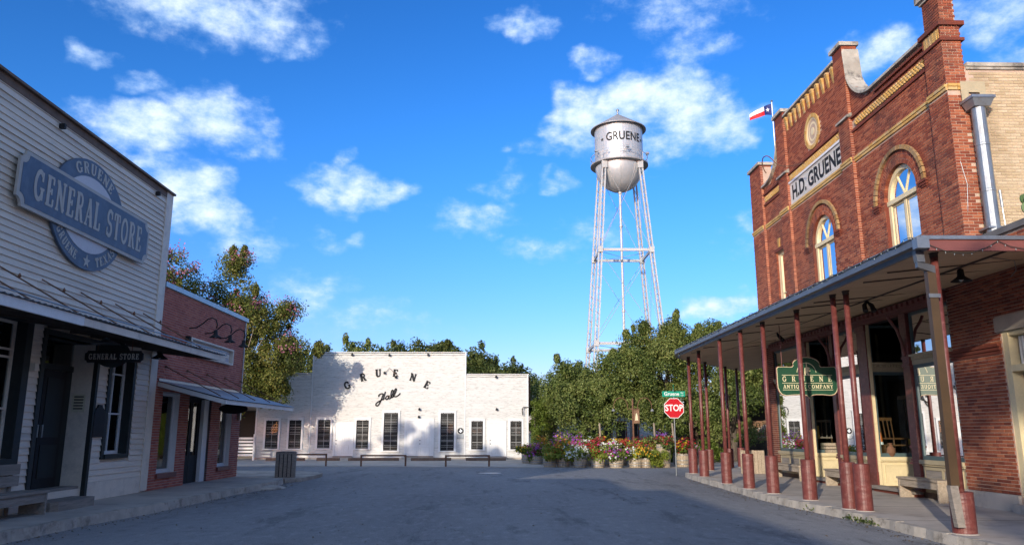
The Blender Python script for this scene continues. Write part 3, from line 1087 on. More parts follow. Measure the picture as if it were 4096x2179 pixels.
trim_holes = [(WB[0] - .22, WB[1] + .2, WB[2] - .12, WB[3] + .2), (DR[0] - .12, DR[1] + .1, DR[2] - .3, DR[3] + .1), (WR[0] - .1, WR[1] + .22, WR[2] - .12, WR[3] + .06)]
clap(FL, 9.0, 19.56, .56, ZT - .02, .128, trim_holes, 'store_paint', ST, butt=.75)
MB().fbox(FL, Y0, 8.996, .56, ZT - .02, -.03, .01).build('boarding', 'store_paint', ST)
# trim
mb = MB()
mb.fbox(FL, 19.56, 19.92, .2, ZT, -.03, .045)
mb.box(-9.1, -8.656, 19.9, 19.94, .2, ZT)
mb.build('corner_board', 'store_trim', ST)
MB().fbox(FL, DR[1] + .1, 19.555, .17, .555, -.03, .03).build('skirting', 'store_trim', ST)
MB().fbox(FL, 9, DR[0] - .12, .17, .555, -.03, .03).build('skirting', 'store_trim', ST)
mb = MB()
mb.fbox(FL, Y0, 19.97, ZT, ZT + .05, -.25, .10).fbox(FL, Y0, 19.95, ZT - .16, ZT - .002, -.03, .035)
mb.build('cornice', 'wood_brown', ST)
for yy in (14.5, 18.9):
    MB().fbox(FL, yy, yy + .07, ZT - .3, ZT - .2, .03, .14).build('spot_lamp', 'black', ST)


def sash_window(parent, fr, h, frame_mat, sash_mat, d=-.16, bars_u=(), bars_z=(), fw=.05, dp=.05, gl='glass', casing=None, name='window'):
    """window set in an opening: window > frame (jambs, bars), pane"""
    mb = MB()
    u0, u1, z0, z1 = h
    mb.fbox(fr, u0, u0 + fw, z0, z1, d - dp, d + .01).fbox(fr, u1 - fw, u1, z0, z1, d - dp, d + .01)
    mb.fbox(fr, u0 + fw, u1 - fw, z0, z0 + fw * 1.4, d - dp, d + .01).fbox(fr, u0 + fw, u1 - fw, z1 - fw, z1, d - dp, d + .01)
    w = mb.build(name, sash_mat, parent)
    us = [u0 + fw] + [b for b in bars_u] + [u1 - fw]
    zs = [z0 + fw * 1.4] + [b for b in bars_z] + [z1 - fw]
    for b in bars_u:
        MB().fbox(fr, b - .014, b + .014, zs[0], zs[-1], d - dp * .7, d + .004).build('glazing_bar', sash_mat, w)
    for b in bars_z:
        MB().fbox(fr, us[0], us[-1], b - .018, b + .018, d - dp * .75, d + .007).build('glazing_bar', sash_mat, w)
    for a, b in zip(us, us[1:]):
        for c, e in zip(zs, zs[1:]):
            MB().fbox(fr, a + .003, b - .003, c + .003, e - .003, d - dp * .6, d - dp * .6 + .006).build('pane', gl, w)
    if casing:
        cm, cu, cz0, cz1, cd = casing
        mb = MB()
        mb.fbox(fr, u0 - cu, u0, z0 - cz0, z1 + cz1, -.03, cd).fbox(fr, u1, u1 + cu, z0 - cz0, z1 + cz1, -.03, cd)
        mb.fbox(fr, u0, u1, z1, z1 + cz1, -.03, cd).fbox(fr, u0, u1, z0 - cz0, z0, -.03, cd + .03)
        # reveal lining
        mb.fbox(fr, u0 - .004, u0 + .002, z0, z1, d - dp, -.03).fbox(fr, u1 - .002, u1 + .004, z0, z1, d - dp, -.03)
        mb.fbox(fr, u0 + .002, u1 - .002, z1 - .002, z1 + .004, d - dp, -.03)
        mb.build('casing', cm, w)
    return w


sash_window(ST, FL, WB, 'dark_green', 'store_trim', bars_u=(13.3,), bars_z=(2.02, 2.94, 3.08), casing=('dark_green', .2, .1, .18, .05))
sash_window(ST, FL, WR, 'dark_green', 'trim_white', bars_u=(18.14,), bars_z=(2.02, 2.92), casing=('dark_green', .12, .1, .05, .05))
# posters and lit goods in the small window
for (a, b, c, d_, mm) in ((17.72, 18.0, 2.28, 2.84, 'window_paper'), (18.22, 18.5, 2.24, 2.8, 'window_paper'), (17.72, 17.98, 1.35, 1.86, 'poster_violet')):
    o = MB().fbox(FL, a, b, c, d_, -.245, -.24).build('poster', mm, org=FL(a, c, -.24))
    tag(o, {2.28: 'pale poster taped beside the mullion, over the violet poster', 2.24: 'pale poster in upper pane of the store window, above no other', 1.35: 'violet poster low in the small store window'}[c], 'poster')

# doors in their recess
MB().fbox(FL, DR[0] - .12, DR[0], DR[2] - .25, DR[3] + .1, -.5, .05).fbox(FL, DR[1] + .004, DR[1] + .1, DR[2] - .28, DR[3] + .1, -.03, .06).fbox(FL, DR[0], DR[1], DR[3], DR[3] + .1, -.5, .05).build('door_casing', 'dark_green', ST)
MB().fbox(FL, DR[1] - .01, DR[1] + .06, DR[2] - .01, DR[3], -.5, -.03).build('recess_panel', 'store_trim', ST)
for k, (a, b) in enumerate(((15.03, 15.86), (15.88, 16.71))):
    dmb = MB().fbox(FL, a, b, .5, 2.85, -.5, -.45)
    dd = dmb.build('door', 'black', ST)
    for (c, e) in ((.7, 1.35), (1.5, 2.7)):
        MB().fbox(FL, a + .12, b - .12, c, e, -.452, -.435).build('door_panel', 'dark_green', dd)
    MB().fbox(FL, (b - .09) if k == 0 else (a + .05), (b - .05) if k == 0 else (a + .09), 1.5, 1.75, -.45, -.40).build('handle', 'galvanised', dd)
MB().fbox(FL, 15.0, 16.9, .42, .50, -.55, -.06).build('threshold', 'wood_grey', ST)
MB().fbox(FL, 15.0, 16.9, 2.86, 2.98, -.5, -.43).build('transom_bar', 'dark_green', ST)
MB().fbox(FL, 15.0, 16.9, 2.98, 3.46, -.48, -.47).build('transom_pane', 'glass', ST)
MB().fbox(FL, 16.71, 16.92, .5, 2.86, -.5, -.46).build('side_panel', 'dark_green', ST)
# awning
AX = 1.72
Yn = 20.02
mb = MB()
n = 300
ys = np.linspace(Y0, Yn, n)
for i in range(n - 1):
    h0, h1 = .012 * math.sin(i * 1.57), .012 * math.sin((i + 1) * 1.57)
    mb.add([FL(ys[i], 3.74 + h0, 0), FL(ys[i + 1], 3.74 + h1, 0), FL(ys[i + 1], 3.53 + h1, AX + .05), FL(ys[i], 3.53 + h0, AX + .05)], [(0, 1, 2, 3)])
mb.build('awning_sheet', 'awning_metal', ST)
MB().fbox(FL, Y0, 13.08, 3.36, 3.515, AX - .04, AX).build('fascia', 'trim_white', ST)
MB().fbox(FL, 13.09, Yn, 3.37, 3.50, AX - .04, AX - .003).build('fascia', 'store_trim', ST)
for yy in np.arange(8.6, 20.0, .8):
    MB().hexa([FL(yy, 3.58, 0), FL(yy + .05, 3.58, 0), FL(yy + .05, 3.70, 0), FL(yy, 3.70, 0), FL(yy, 3.38, AX - .045), FL(yy + .05, 3.38, AX - .045), FL(yy + .05, 3.49, AX - .045), FL(yy, 3.49, AX - .045)]).build('rafter', 'wood_dark', ST)
for yy in (10.4, 11.8, 13.2, 14.6, 16.0, 17.5, 18.9):
    mb = MB().tube([FL(yy, 4.46, .01), FL(yy, 3.56, AX - .12)], .014, 5)
    mb.lathe(FL(yy, 4.2, .46), [(.01, 0), (.03, .04), (.01, .09)], 8)
    mb.build('tie_rod', 'rust', ST)
MB().tube([FL(10, 3.60, AX + .03), FL(12.5, 3.57, AX + .05), FL(15, 3.60, AX + .04), FL(18, 3.58, AX + .05), FL(20, 3.6, AX + .03)], .012, 5).build('cable', 'galvanised', ST)
# doorway lamp and small fixture
MB().fbox(FL, 14.55, 14.66, 2.72, 2.86, .03, .12).build('alarm_box', 'store_trim', ST)
MB().tube([FL(15.9, 3.6, .7), FL(15.9, 3.46, .7)], .02, 6).lathe(FL(15.9, 3.36, .7), [(.28, 0), (.26, .02), (.08, .09), (.05, .12)], 20).build('door_lamp', 'galvanised', ST)


def shade_lamp(name, label, cat, pts, at, r, mat='black', group=None, parent=None):
    """gooseneck: neck tube and a flared metal shade with its bulb"""
    root = parent if parent is not None else thing(name, label, cat, pts[0], group)
    tgt = root
    if parent is not None:
        tgt = MB().lathe(pts[0], [(.001, -.04), (.05, -.03), (.05, .03), (.001, .04)], 8).build('lamp', mat, parent)
    MB().tube(pts, .018, 6).build('neck', mat, tgt, smooth=True)
    MB().lathe(at, [(r, 0), (r * .96, r * .05), (r * .55, r * .34), (r * .34, r * .52), (r * .3, r * 1.15), (r * .12, r * 1.3)], 20, closed=False).build('shade', mat, tgt, smooth=True)
    MB().lathe((at[0], at[1], at[2] - .01), [(.001, 0), (.04, .03), (.045, .07), (.02, .12)], 10).build('bulb', 'bulb', tgt, smooth=True)
    return root


shade_lamp('shade_lamp', 'black shade lamp at the end of the clapboard store awning', 'lamp', [FL(19.5, 3.6, .05), FL(19.5, 3.72, .14), FL(19.5, 3.68, .24), FL(19.5, 3.62, .26)], FL(19.5, 3.40, .26), .2)

# big painted sign
SG = thing('store_sign', 'big faded blue oval sign reading GENERAL STORE on the clapboard front', 'sign', FL(15.9, 4.9, .05))
cu, cz = 15.87, 6.08
mb = MB()
mb.prism([(cu + 1.48 * math.cos(a), cz + 1.16 * math.sin(a)) for a in np.linspace(0, 2 * math.pi, 48, endpoint=False)], FL, .05, .10)
mb.build('oval_panel', 'sign_blue', SG)
MB().prism([(cu + 1.10 * math.cos(a), cz + .80 * math.sin(a)) for a in np.linspace(0, 2 * math.pi, 40, endpoint=False)], FL, .10, .108).build('inner_oval', 'sign_white', SG)


def notch(u0, u1, z0, z1, k):
    """rectangle with scooped corners"""
    out = []
    for (cx, cy, a0, a1) in ((u0, z0, 90, 0), (u1, z0, 180, 90), (u1, z1, 270, 180), (u0, z1, 360, 270)):
        for i in range(6):
            a = R(a0 + (a1 - a0) * i / 5)
            out.append((cx + k * math.cos(a), cy + k * math.sin(a)))
    return out


MB().prism(notch(13.28, 18.50, 5.57, 6.62, .16), FL, .11, .16).build('border', 'sign_cream', SG)
MB().prism(notch(13.36, 18.42, 5.64, 6.55, .18), FL, .16, .166).build('name_board', 'sign_blue', SG)
def two_words(words, mapf, h, width, d0, d1, sx, gap, mat, parent, wt=1.):
    """each word a piece of its own, together spanning the given width"""
    full = text_width(' '.join(words), sx, gap) * h
    x0 = 0.
    for w_ in words:
        mb = MB()
        serif(mb, w_, lambda x, y, d: mapf((x0 + x) * width / full, y, d), h, d0, d1, sx, gap, wt=wt)
        mb.build('lettering', mat, parent)
        x0 += (text_width(w_ + ' ', sx, gap) + gap) * h


two_words(('GENERAL', 'STORE'), lambda x, y, d: FL(13.74 + x, 5.80 + y, d), .60, 4.36, .165, .172, .8, .10, 'sign_cream', SG)


def arc_text(mb, s, fr, cu, cz, ru, rz, a_start, a_end, h, d0, d1, inward=False, sx=.75, gap=.12):
    tot = text_width(s, sx, gap) * h

    def mp(x, y, d):
        a = R(a_start + (a_end - a_start) * x / tot)
        rr = -y if inward else y
        return fr(cu + (ru + rr) * math.cos(a), cz + (rz + rr) * math.sin(a), d)
    serif(mb, s, mp, h, d0, d1, sx, gap)


for args in (('GRUENE', FL, cu, cz, 1.17, .86, 124, 52, .24, .10, .106), ('GRUENE', FL, cu, cz, 1.39, 1.08, 212, 254, .20, .10, .106, True), ('TEXAS', FL, cu, cz, 1.39, 1.08, 288, 328, .20, .10, .106, True)):
    mb = MB()
    arc_text(mb, *args)
    mb.build('ring_lettering', 'sign_cream', SG)
MB().prism(star_pts(cu + .05, cz - .98, .15), FL, .10, .107).build('star', 'sign_cream', SG)

# hanging sign under the awning
HS = thing('hanging_store_sign', 'small dark hanging sign reading GENERAL STORE under the awning', 'sign', (-7.9, 16, 3.5))
f16 = FY(16.0)
MB().prism(notch(-8.44, -7.26, 3.0, 3.24, .05), f16, -.02, .02).build('board', 'black', HS)
MB().prism([(-7.9 + .36 * math.cos(a), 3.17 + .27 * math.sin(a)) for a in np.linspace(0, 6.2832, 32, endpoint=False)], f16, -.03, -.012).build('oval_panel', 'dark_green', HS)
two_words(('GENERAL', 'STORE'), lambda x, y, d: f16(-8.36 + x, 3.06 + y, d), .12, 1.02, .02, .024, .8, .12, 'sign_cream', HS)
for xx in (-8.2, -7.5):
    MB().tube([(xx, 16, 3.23), (xx, 16, 3.45)], .008, 5).build('hanger', 'rust', HS)

# historical marker and paper notice
o = MB().prism([(17.0, 1.5), (17.46, 1.5), (17.46, 2.02), (17.40, 2.10), (17.33, 2.13), (17.30, 2.19), (17.16, 2.19), (17.13, 2.13), (17.06, 2.10), (17.0, 2.02)], FL, .03, .07).build('historical_marker', 'black', org=FL(17.2, 1.5, .04))
tag(o, 'dark shield shaped marker plaque between store door and small window', 'plaque')
NO = thing('paper_notice', 'cream paper notice on the panel beside the green store door', 'notice', (-8.95, 16.9, 2.0))
fn = FY(16.918)
MB().fbox(fn, -9.1, -8.82, 2.02, 2.40, 0, .004).build('sheet', 'paper', NO)
mb = MB()
for i in range(5):
    mb.fbox(fn, -9.06, -8.86, 2.33 - i * .062, 2.36 - i * .062, .004, .006)
mb.build('printed_line', 'wood_dark', NO)

# steps and bench
mb = MB()
xs = [(-8.66, 14.92)] + [(-8.66, 16.5)]
pts = [(-8.66, 14.9), (-8.2, 14.9), (-8.1, 15.0), (-8.08, 15.6), (-8.1, 16.3), (-8.18, 16.46), (-8.66, 16.48)]
n = len(pts)
mb.add([(x, y, .16) for x, y in pts] + [(x, y, .33) for x, y in pts], [list(range(n, 2 * n))] + [(i, (i + 1) % n, n + (i + 1) % n, n + i) for i in range(n)])
tag(mb.build('door_step', 'wood_grey', org=(-8.4, 15.7, .16)), 'worn rounded plank step before the green store door', 'step')


def plank_bench(name, label, y0, y1, x0, x1, zb, h, mat, group=None, back=False, rail=True, lean=1):
    b = thing(name, label, 'bench', ((x0 + x1) / 2, (y0 + y1) / 2, zb), group)
    MB().box(x0 - .02, x1 + .02, y0, y1, zb + h - .045, zb + h).build('seat', mat, b)
    for yy in (y0 + .03, y1 - .08):
        MB().hexa([(x0, yy, zb), (x1, yy, zb), (x1, yy + .05, zb), (x0, yy + .05, zb), (x0, yy, zb + h - .046), (x1, yy, zb + h - .046), (x1, yy + .05, zb + h - .046), (x0, yy + .05, zb + h - .046)]).build('leg', mat, b)
    if rail:
        for xx in (x0 + .012, x1 - .04):
            MB().box(xx, xx + .03, y0 + .085, y1 - .085, zb + h - .2, zb + h - .05).build('apron', mat, b)
    if back:
        for k in range(2):
            MB().box(-8.6, -8.56, y0, y1 - .1, zb + h + .08 + k * .2, zb + h + .26 + k * .2).build('back_slat', mat, b)
        for yy in (y0 + .1, y1 - .3):
            MB().box(-8.64, -8.602, yy, yy + .07, zb, zb + h + .46).build('back_post', mat, b)
    return b


plank_bench('plank_bench', 'grey plank bench with slatted back under the big store window', 11.6, 14.56, -8.52, -8.06, .165, .42, 'wood_grey', back=True)

# ================================================================== BRICK SHOP
BS = thing('brick_shop', 'low red brick shop with tin awning beside the clapboard store', 'shop', (-8.7, 23.4, 0))
A0, A1, AT = 19.99, 26.82, 5.42
W1, D1, W2 = (20.5, 21.62, .56, 2.62), (22.3, 24.05, .17, 2.62), (24.88, 25.95, .54, 2.5)
hs = [W1, D1, W2]
mb = MB()
wall_holes(mb, FL, A0, A1, .1, AT, hs, -.3, -.009)
mb.box(-18, -9.0, 26.5, A1 - .01, .1, AT - .02).box(-18, -9, A0, A0 + .2, .1, AT - .02).box(-18, -17.8, A0 + .2, 26.5, .1, AT - .02).box(-17.8, -9, A0 + .2, 26.5, AT - .5, AT - .3)
mb.build('wall', 'mortar_shop', BS)
MB().box(-17.8, -9.0, A0 + .2, 26.5, .1, .17).build('shop_floor', 'wood_dark', BS)
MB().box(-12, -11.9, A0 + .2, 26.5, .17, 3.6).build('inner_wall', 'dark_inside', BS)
br = lay(A0 + .005, A1, .17, AT - .08, hs)
br.sort(key=lambda q: q[0] + abs(q[2] - 3.6) * .6)
full = [q for q in br if q[2] > 2.9 or q[0] < 20.5]
ind = set(full[:300])
brick_single(FL, ind, 0, 'brick_shop_single', BS)
brick_mass('brickwork', FL, [q for q in br if q not in ind], 0, 'brick_shop', BS)
MB().fbox(FL, A0, A1 + .03, AT - .08, AT + .05, -.35, .05).build('coping', 'galvanised', BS)
# far end wall face
for (W_, ) in ((W1,), (W2,)):
    sash_window(BS, FL, W_, 'trim_white', 'trim_white', d=-.14, fw=.07, casing=None)
    w_ = MB().fbox(FL, W_[0] - .05, W_[1] + .05, W_[2] - .12, W_[2] - .005, -.2, .06)
    w_.build('sill', 'maroon_dull', BS)
    MB().fbox(FL, W_[1] - .005, W_[1] + .002, W_[2], W_[3], -.14, -.005).fbox(FL, W_[0] - .002, W_[0] + .005, W_[2], W_[3], -.14, -.005).build('reveal', 'trim_white', BS)
for (a, b) in ((22.36, 22.92), (22.95, 23.51)):
    dd = MB().fbox(FL, a, a + .09, .18, 2.55, -.2, -.15).fbox(FL, b - .09, b, .18, 2.55, -.2, -.15).fbox(FL, a + .09, b - .09, .18, .95, -.2, -.155).fbox(FL, a + .09, b - .09, 2.45, 2.55, -.2, -.15).build('door', 'black', BS)
    MB().fbox(FL, a + .09, b - .09, .95, 2.45, -.18, -.172).build('pane', 'glass', dd)
MB().fbox(FL, 23.62, 23.98, .18, 2.55, -.2, -.05).build('door_post', 'trim_white', BS)
MB().fbox(FL, 23.53, 23.615, .18, 2.55, -.2, -.15).build('door_jamb', 'black', BS)
MB().fbox(FL, 22.31, 24.04, 2.55, 2.62, -.2, -.1).build('door_head', 'black', BS)
# awning
mb = MB()
ys = np.linspace(20.12, 26.82, 150)
for i in range(149):
    h0, h1 = .010 * math.sin(i * 1.57), .010 * math.sin((i + 1) * 1.57)
    mb.add([FL(ys[i], 2.90 + h0, 0), FL(ys[i + 1], 2.90 + h1, 0), FL(ys[i + 1], 2.43 + h1, 1.82), FL(ys[i], 2.43 + h0, 1.82)], [(0, 1, 2, 3)])
mb.build('awning_sheet', 'awning_metal', BS)
MB().fbox(FL, 20.12, 26.82, 2.31, 2.415, 1.74, 1.775).build('fascia', 'trim_white', BS)
for yy in (20.12, 26.79):
    MB().hexa([FL(yy, 2.76, 0), FL(yy + .03, 2.76, 0), FL(yy + .03, 2.875, 0), FL(yy, 2.875, 0), FL(yy, 2.31, 1.735), FL(yy + .03, 2.31, 1.735), FL(yy + .03, 2.42, 1.735), FL(yy, 2.42, 1.735)]).build('end_board', 'trim_white', BS)
MB().fbox(FL, 20.12, 26.8, 2.9, 2.96, .005, .03).build('flashing', 'galvanised', BS)
for yy in (20.5, 21.95, 23.45, 25.0, 26.5):
    MB().tube([FL(yy, 3.29, .01), FL(yy, 2.53, 1.5)], .013, 5).lathe(FL(yy, 3.26, .01), [(.04, 0), (.05, .03), (.01, .06)], 8).build('tie_rod', 'rust', BS)
for yy in np.arange(20.9, 26.6, .95):
    MB().hexa([FL(yy, 2.76, 0), FL(yy + .05, 2.76, 0), FL(yy + .05, 2.87, 0), FL(yy, 2.87, 0), FL(yy, 2.32, 1.73), FL(yy + .05, 2.32, 1.73), FL(yy + .05, 2.41, 1.73), FL(yy, 2.41, 1.73)]).build('rafter', 'wood_dark', BS)
# framed light panel over the awning
LP = MB().fbox(FL, 21.75, 25.3, 3.72, 3.77, .0, .14).fbox(FL, 21.75, 25.3, 4.17, 4.22, .0, .14).fbox(FL, 25.24, 25.3, 3.77, 4.17, 0, .14).fbox(FL, 21.75, 21.82, 3.77, 4.17, 0, .14).build('sign_frame', 'store_trim', BS)
MB().fbox(FL, 21.82, 25.24, 3.77, 4.17, .004, .02).build('sign_panel', 'sign_white', LP)
MB().fbox(FL, 21.83, 24.9, 3.90, 4.02, .05, .12).build('sign_batten', 'store_trim', LP)
for zz_ in (3.72, 4.12):
    MB().fbox(FL, 21.62, 21.745, zz_, zz_ + .12, 0, .12).build('bracket', 'black', LP)
for k, yy in enumerate((21.85, 23.05, 24.3)):
    p = [FL(yy, 4.48, 0), FL(yy, 4.50, .2), FL(yy, 4.62, .38), FL(yy, 4.74, .5), FL(yy, 4.78, .62), FL(yy, 4.72, .74), FL(yy, 4.58, .78), FL(yy, 4.48, .76)]
    shade_lamp('gooseneck_lamp', ('black gooseneck lamp on the brick shop, next to the clapboard store', 'black gooseneck lamp between its two fellows on the brick shop', 'black gooseneck lamp next to the free corner of the brick shop')[k], 'lamp', p, FL(yy, 4.22, .75), .17, group='gooseneck lamps on the brick shop')
# dark oval sign under the awning
f23 = FY(23.2)
o = MB().prism([(-7.75 + .42 * math.cos(a), 2.28 + .15 * math.sin(a)) for a in np.linspace(0, 6.2832, 30, endpoint=False)], f23, -.02, .02).build('oval_sign', 'black', org=(-7.75, 23.2, 2.4))
tag(o, 'dark oval sign hanging under the brick shop awning', 'sign')
# electric box and pipe on the corner
MB().fbox(FL, 26.5, 26.62, 2.0, 2.3, .003, .09).build('meter_box', 'galvanised', BS)
MB().tube([FL(26.56, 2.3, .05), FL(26.56, 5.3, .05)], .02, 6).build('conduit', 'galvanised', BS)

# slatted litter bin
TB = thing('litter_bin', 'square grey wood slat litter bin on the gravel corner', 'bin', (-7.12, 27.0, .12))
c0 = Vector((-7.12, 27.0))
for side in range(4):
    a = R(side * 90 + 12)
    ux, uy = math.cos(a), math.sin(a)
    nx, ny = uy, -ux
    for k in range(5):
        s0 = -.32 + k * .13
        h = .95 + random.uniform(-.01, .01)
        p = [(c0.x + ux * s + nx * d, c0.y + uy * s + ny * d) for s, d in ((s0, .325), (s0 + .105, .325), (s0 + .105, .30), (s0, .30))]
        MB().hexa([(x, y, .12) for x, y in p] + [(x, y, h) for x, y in p]).build('slat', 'wood_grey', TB)
MB().lathe((c0.x, c0.y, .13), [(.27, 0), (.285, .75)], 16).build('liner', 'black', TB)
MB().lathe((c0.x, c0.y, .93), [(.22, 0), (.31, .0), (.31, .035), (.22, .035)], 20, closed=False).build('rim', 'gutter_metal', TB)

# ================================================================== neighbours on the west side, beyond the frame, that shade the street
NB = thing('neighbour_store', 'plain pale clapboard building next along the street', 'building', (-12, -20, 0))
MB().box(-18, -8.7, -44, -7, 0, 7.35).build('wall', 'store_paint', NB)
MB().box(-18.2, -8.55, -44.1, -7, 7.35, 7.5).build('roof', 'roof_shingle', NB)
MB().box(-18, -8.7, -6.99, .9, 0, 6.75).build('wall', 'store_paint', NB)
MB().box(-18.2, -8.55, -6.99, .95, 6.75, 6.9).build('roof', 'roof_shingle', NB)
for yy in np.arange(-42, -2, 3.5):
    w_ = MB().fbox(FL, yy, yy + 1.2, 1, 3, .005, .05).build('window', 'dark_green', NB)
    MB().fbox(FL, yy + .08, yy + 1.12, 1.08, 2.92, .05, .056).build('pane', 'hall_glass', w_)


# ================================================================== DANCE HALL
DH = thing('dance_hall', 'long white clapboard dance hall with square false front and black letters', 'hall', (-6.3, 48, 0))
LW, ML, MR, RW = -14.6, -11.33, -1.9, 1.95
ZM, ZL, ZR = 6.44, 5.14, 5.10
mb = MB()
mb.fbox(FH, LW, ML - .001, -.02, ZL - .04, -.3, -.02).fbox(FH, ML, MR, -.02, ZM - .04, -.3, -.02).fbox(FH, MR + .001, RW, -.02, ZR - .04, -.3, -.02)
mb.box(ML + .1, MR - .1, 48.31, 66, -.02, 4.6).box(MR - .09, RW - .02, 48.31, 60, -.02, 3.9).box(LW + .02, ML + .09, 48.31, 60, -.02, 3.9)
mb.build('wall', 'hall_paint', DH)
mb = MB()                                            # hipped tin roofs behind the false fronts
mb.add([(ML, 48.35, 4.6), (MR, 48.35, 4.6), (MR, 66.2, 4.6), (ML, 66.2, 4.6), (-6.6, 51, 6.75), (-6.6, 64, 6.75)], [(0, 1, 4), (1, 2, 5, 4), (2, 3, 5), (3, 0, 4, 5)])
mb.build('roof', 'awning_metal', DH)
clap(FH, LW, ML - .05, .12, ZL - .03, .098, [], 'hall_paint', DH)
clap(FH, ML + .07, MR - .07, .12, ZM - .03, .098, [], 'hall_paint', DH)
clap(FH, MR + .02, RW - .02, .12, ZR - .03, .098, [], 'hall_paint', DH)
MB().fbox(FH, LW, RW, -.02, .115, -.02, .035).build('skirting', 'concrete', DH)
for (a, b, zt, cm) in ((ML - .02, ML + .06, ZM, 0), (MR - .06, MR + .015, ZM, 0), (RW - .06, RW + .02, ZR, 0), (LW - .03, LW + .05, ZL, 0)):
    MB().fbox(FH, a, b, .12, zt, -.3, .05).build('corner_board', 'trim_white', DH)
for (a, b, zt) in ((LW - .05, ML - .03, ZL), (ML - .05, MR + .05, ZM), (MR + .06, RW + .06, ZR)):
    MB().fbox(FH, a, b, zt, zt + .035, -.32, .10).build('cap_board', 'trim_white', DH)


def hall_window(u0, u1, z0, z1):
    w = MB().fbox(FH, u0 - .12, u0, z0 - .08, z1 + .14, 0, .075).fbox(FH, u1, u1 + .12, z0 - .08, z1 + .14, 0, .075).fbox(FH, u0, u1, z1, z1 + .14, 0, .075).build('window', 'trim_white', DH)
    MB().fbox(FH, u0 - .14, u1 + .14, z0 - .06, z0, 0, .11).build('sill', 'trim_white', w)
    MB().fbox(FH, u0 - .15, u1 + .15, z1 + .14, z1 + .165, 0, .10).build('drip_cap', 'trim_white', w)
    mb = MB().fbox(FH, u0, u0 + .045, z0, z1, .026, .05).fbox(FH, u1 - .045, u1, z0, z1, .026, .05).fbox(FH, u0 + .045, u1 - .045, z0, z0 + .05, .026, .05).fbox(FH, u0 + .045, u1 - .045, z1 - .045, z1, .026, .05)
    mb.build('screen_frame', 'black', w)
    MB().fbox(FH, u0 + .045, u1 - .045, z0 + .05, z1 - .045, .024, .028).build('dark_backing', 'hall_dark', w)  # flat dark sheet standing for the unlit room behind the panes
    um = (u0 + u1) / 2
    for k in range(1, 4):
        zb = z0 + (z1 - z0) * k / 4
        MB().fbox(FH, u0 + .045, u1 - .045, zb - .007, zb + .007, .03, .043 if k == 2 else .040).build('glazing_bar', 'bar_grey', w)
    MB().fbox(FH, um - .010, um + .010, z0 + .05, z1 - .045, .03, .0415).build('glazing_bar', 'bar_grey', w)
    for k in range(4):
        za, zb = z0 + (z1 - z0) * k / 4, z0 + (z1 - z0) * (k + 1) / 4
        for (a, b) in ((u0 + .05, um - .016), (um + .016, u1 - .05)):
            MB().fbox(FH, a, b, max(za + .014, z0 + .052), min(zb - .014, z1 - .047), .034, .037).build('pane', 'hall_glass', w)
    for uu in (u0 + .2 * (u1 - u0), u1 - .2 * (u1 - u0)):
        MB().fbox(FH, uu - .015, uu + .015, z1 - .01, z1 + .03, .076, .10).build('screen_hook', 'black', w)


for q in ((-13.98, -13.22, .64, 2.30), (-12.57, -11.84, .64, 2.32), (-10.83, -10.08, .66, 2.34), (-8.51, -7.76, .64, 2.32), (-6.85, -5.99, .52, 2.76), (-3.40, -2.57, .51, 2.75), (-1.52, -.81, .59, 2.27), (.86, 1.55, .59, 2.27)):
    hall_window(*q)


def hall_door(u0, u1, z0, z1, leaves, panels):
    d = MB().fbox(FH, u0 - .13, u0, z0, z1 + .13, 0, .07).fbox(FH, u1, u1 + .13, z0, z1 + .13, 0, .07).fbox(FH, u0, u1, z1, z1 + .13, 0, .07).build('door', 'trim_white', DH)
    MB().fbox(FH, u0 - .16, u1 + .16, z1 + .13, z1 + .155, 0, .10).build('drip_cap', 'trim_white', d)
    wl = (u1 - u0) / leaves
    for k in range(leaves):
        a = u0 + k * wl
        MB().fbox(FH, a + .008, a + wl - .008, z0 + .02, z1 - .01, .026, .045).build('door_leaf', 'trim_white', d)
        for (pa, pb, pc, pd) in panels:
            p0, p1 = a + wl * pa, a + wl * pb
            q0, q1 = z0 + (z1 - z0) * pc, z0 + (z1 - z0) * pd
            mb = MB()
            mb.fbox(FH, p0, p1, q0, q0 + .02, .045, .054).fbox(FH, p0, p1, q1 - .02, q1, .045, .054).fbox(FH, p0, p0 + .02, q0 + .02, q1 - .02, .045, .054).fbox(FH, p1 - .02, p1, q0 + .02, q1 - .02, .045, .054)
            mb.build('door_panel', 'white_paint', d)
    kx = u0 + .06 if leaves == 1 else (u0 + u1) / 2 + .06
    for kz in (.92, 1.12):
        MB().lathe(FH(kx, kz, .07), [(.001, -.03), (.03, -.015), (.03, .015), (.001, .03)], 10).build('handle', 'black', d)
    MB().fbox(FH, u0 - .1, u1 + .1, z0 - .04, z0 + .015, .03, .16).build('threshold', 'wood_brown', d)


P4 = ((.14, .45, .46, .94), (.55, .86, .46, .94), (.14, .45, .08, .36), (.55, .86, .08, .36))
hall_door(-9.76, -8.78, .18, 2.06, 1, P4)
hall_door(-5.46, -3.92, .18, 2.27, 2, ((.16, .46, .34, .95), (.56, .84, .34, .95), (.14, .86, .04, .26)))
hall_door(-.41, .49, .16, 2.15, 1, ((.14, .45, .82, .94), (.55, .86, .82, .94), (.14, .45, .44, .76), (.55, .86, .44, .76), (.14, .45, .08, .36), (.55, .86, .08, .36)))
for (a, b) in ((-5.55, -3.8), (-.5, .6), (-9.9, -8.6)):
    MB().fbox(FH, a, b, 0.003, .135, .17, .75).build('step', 'concrete', DH)

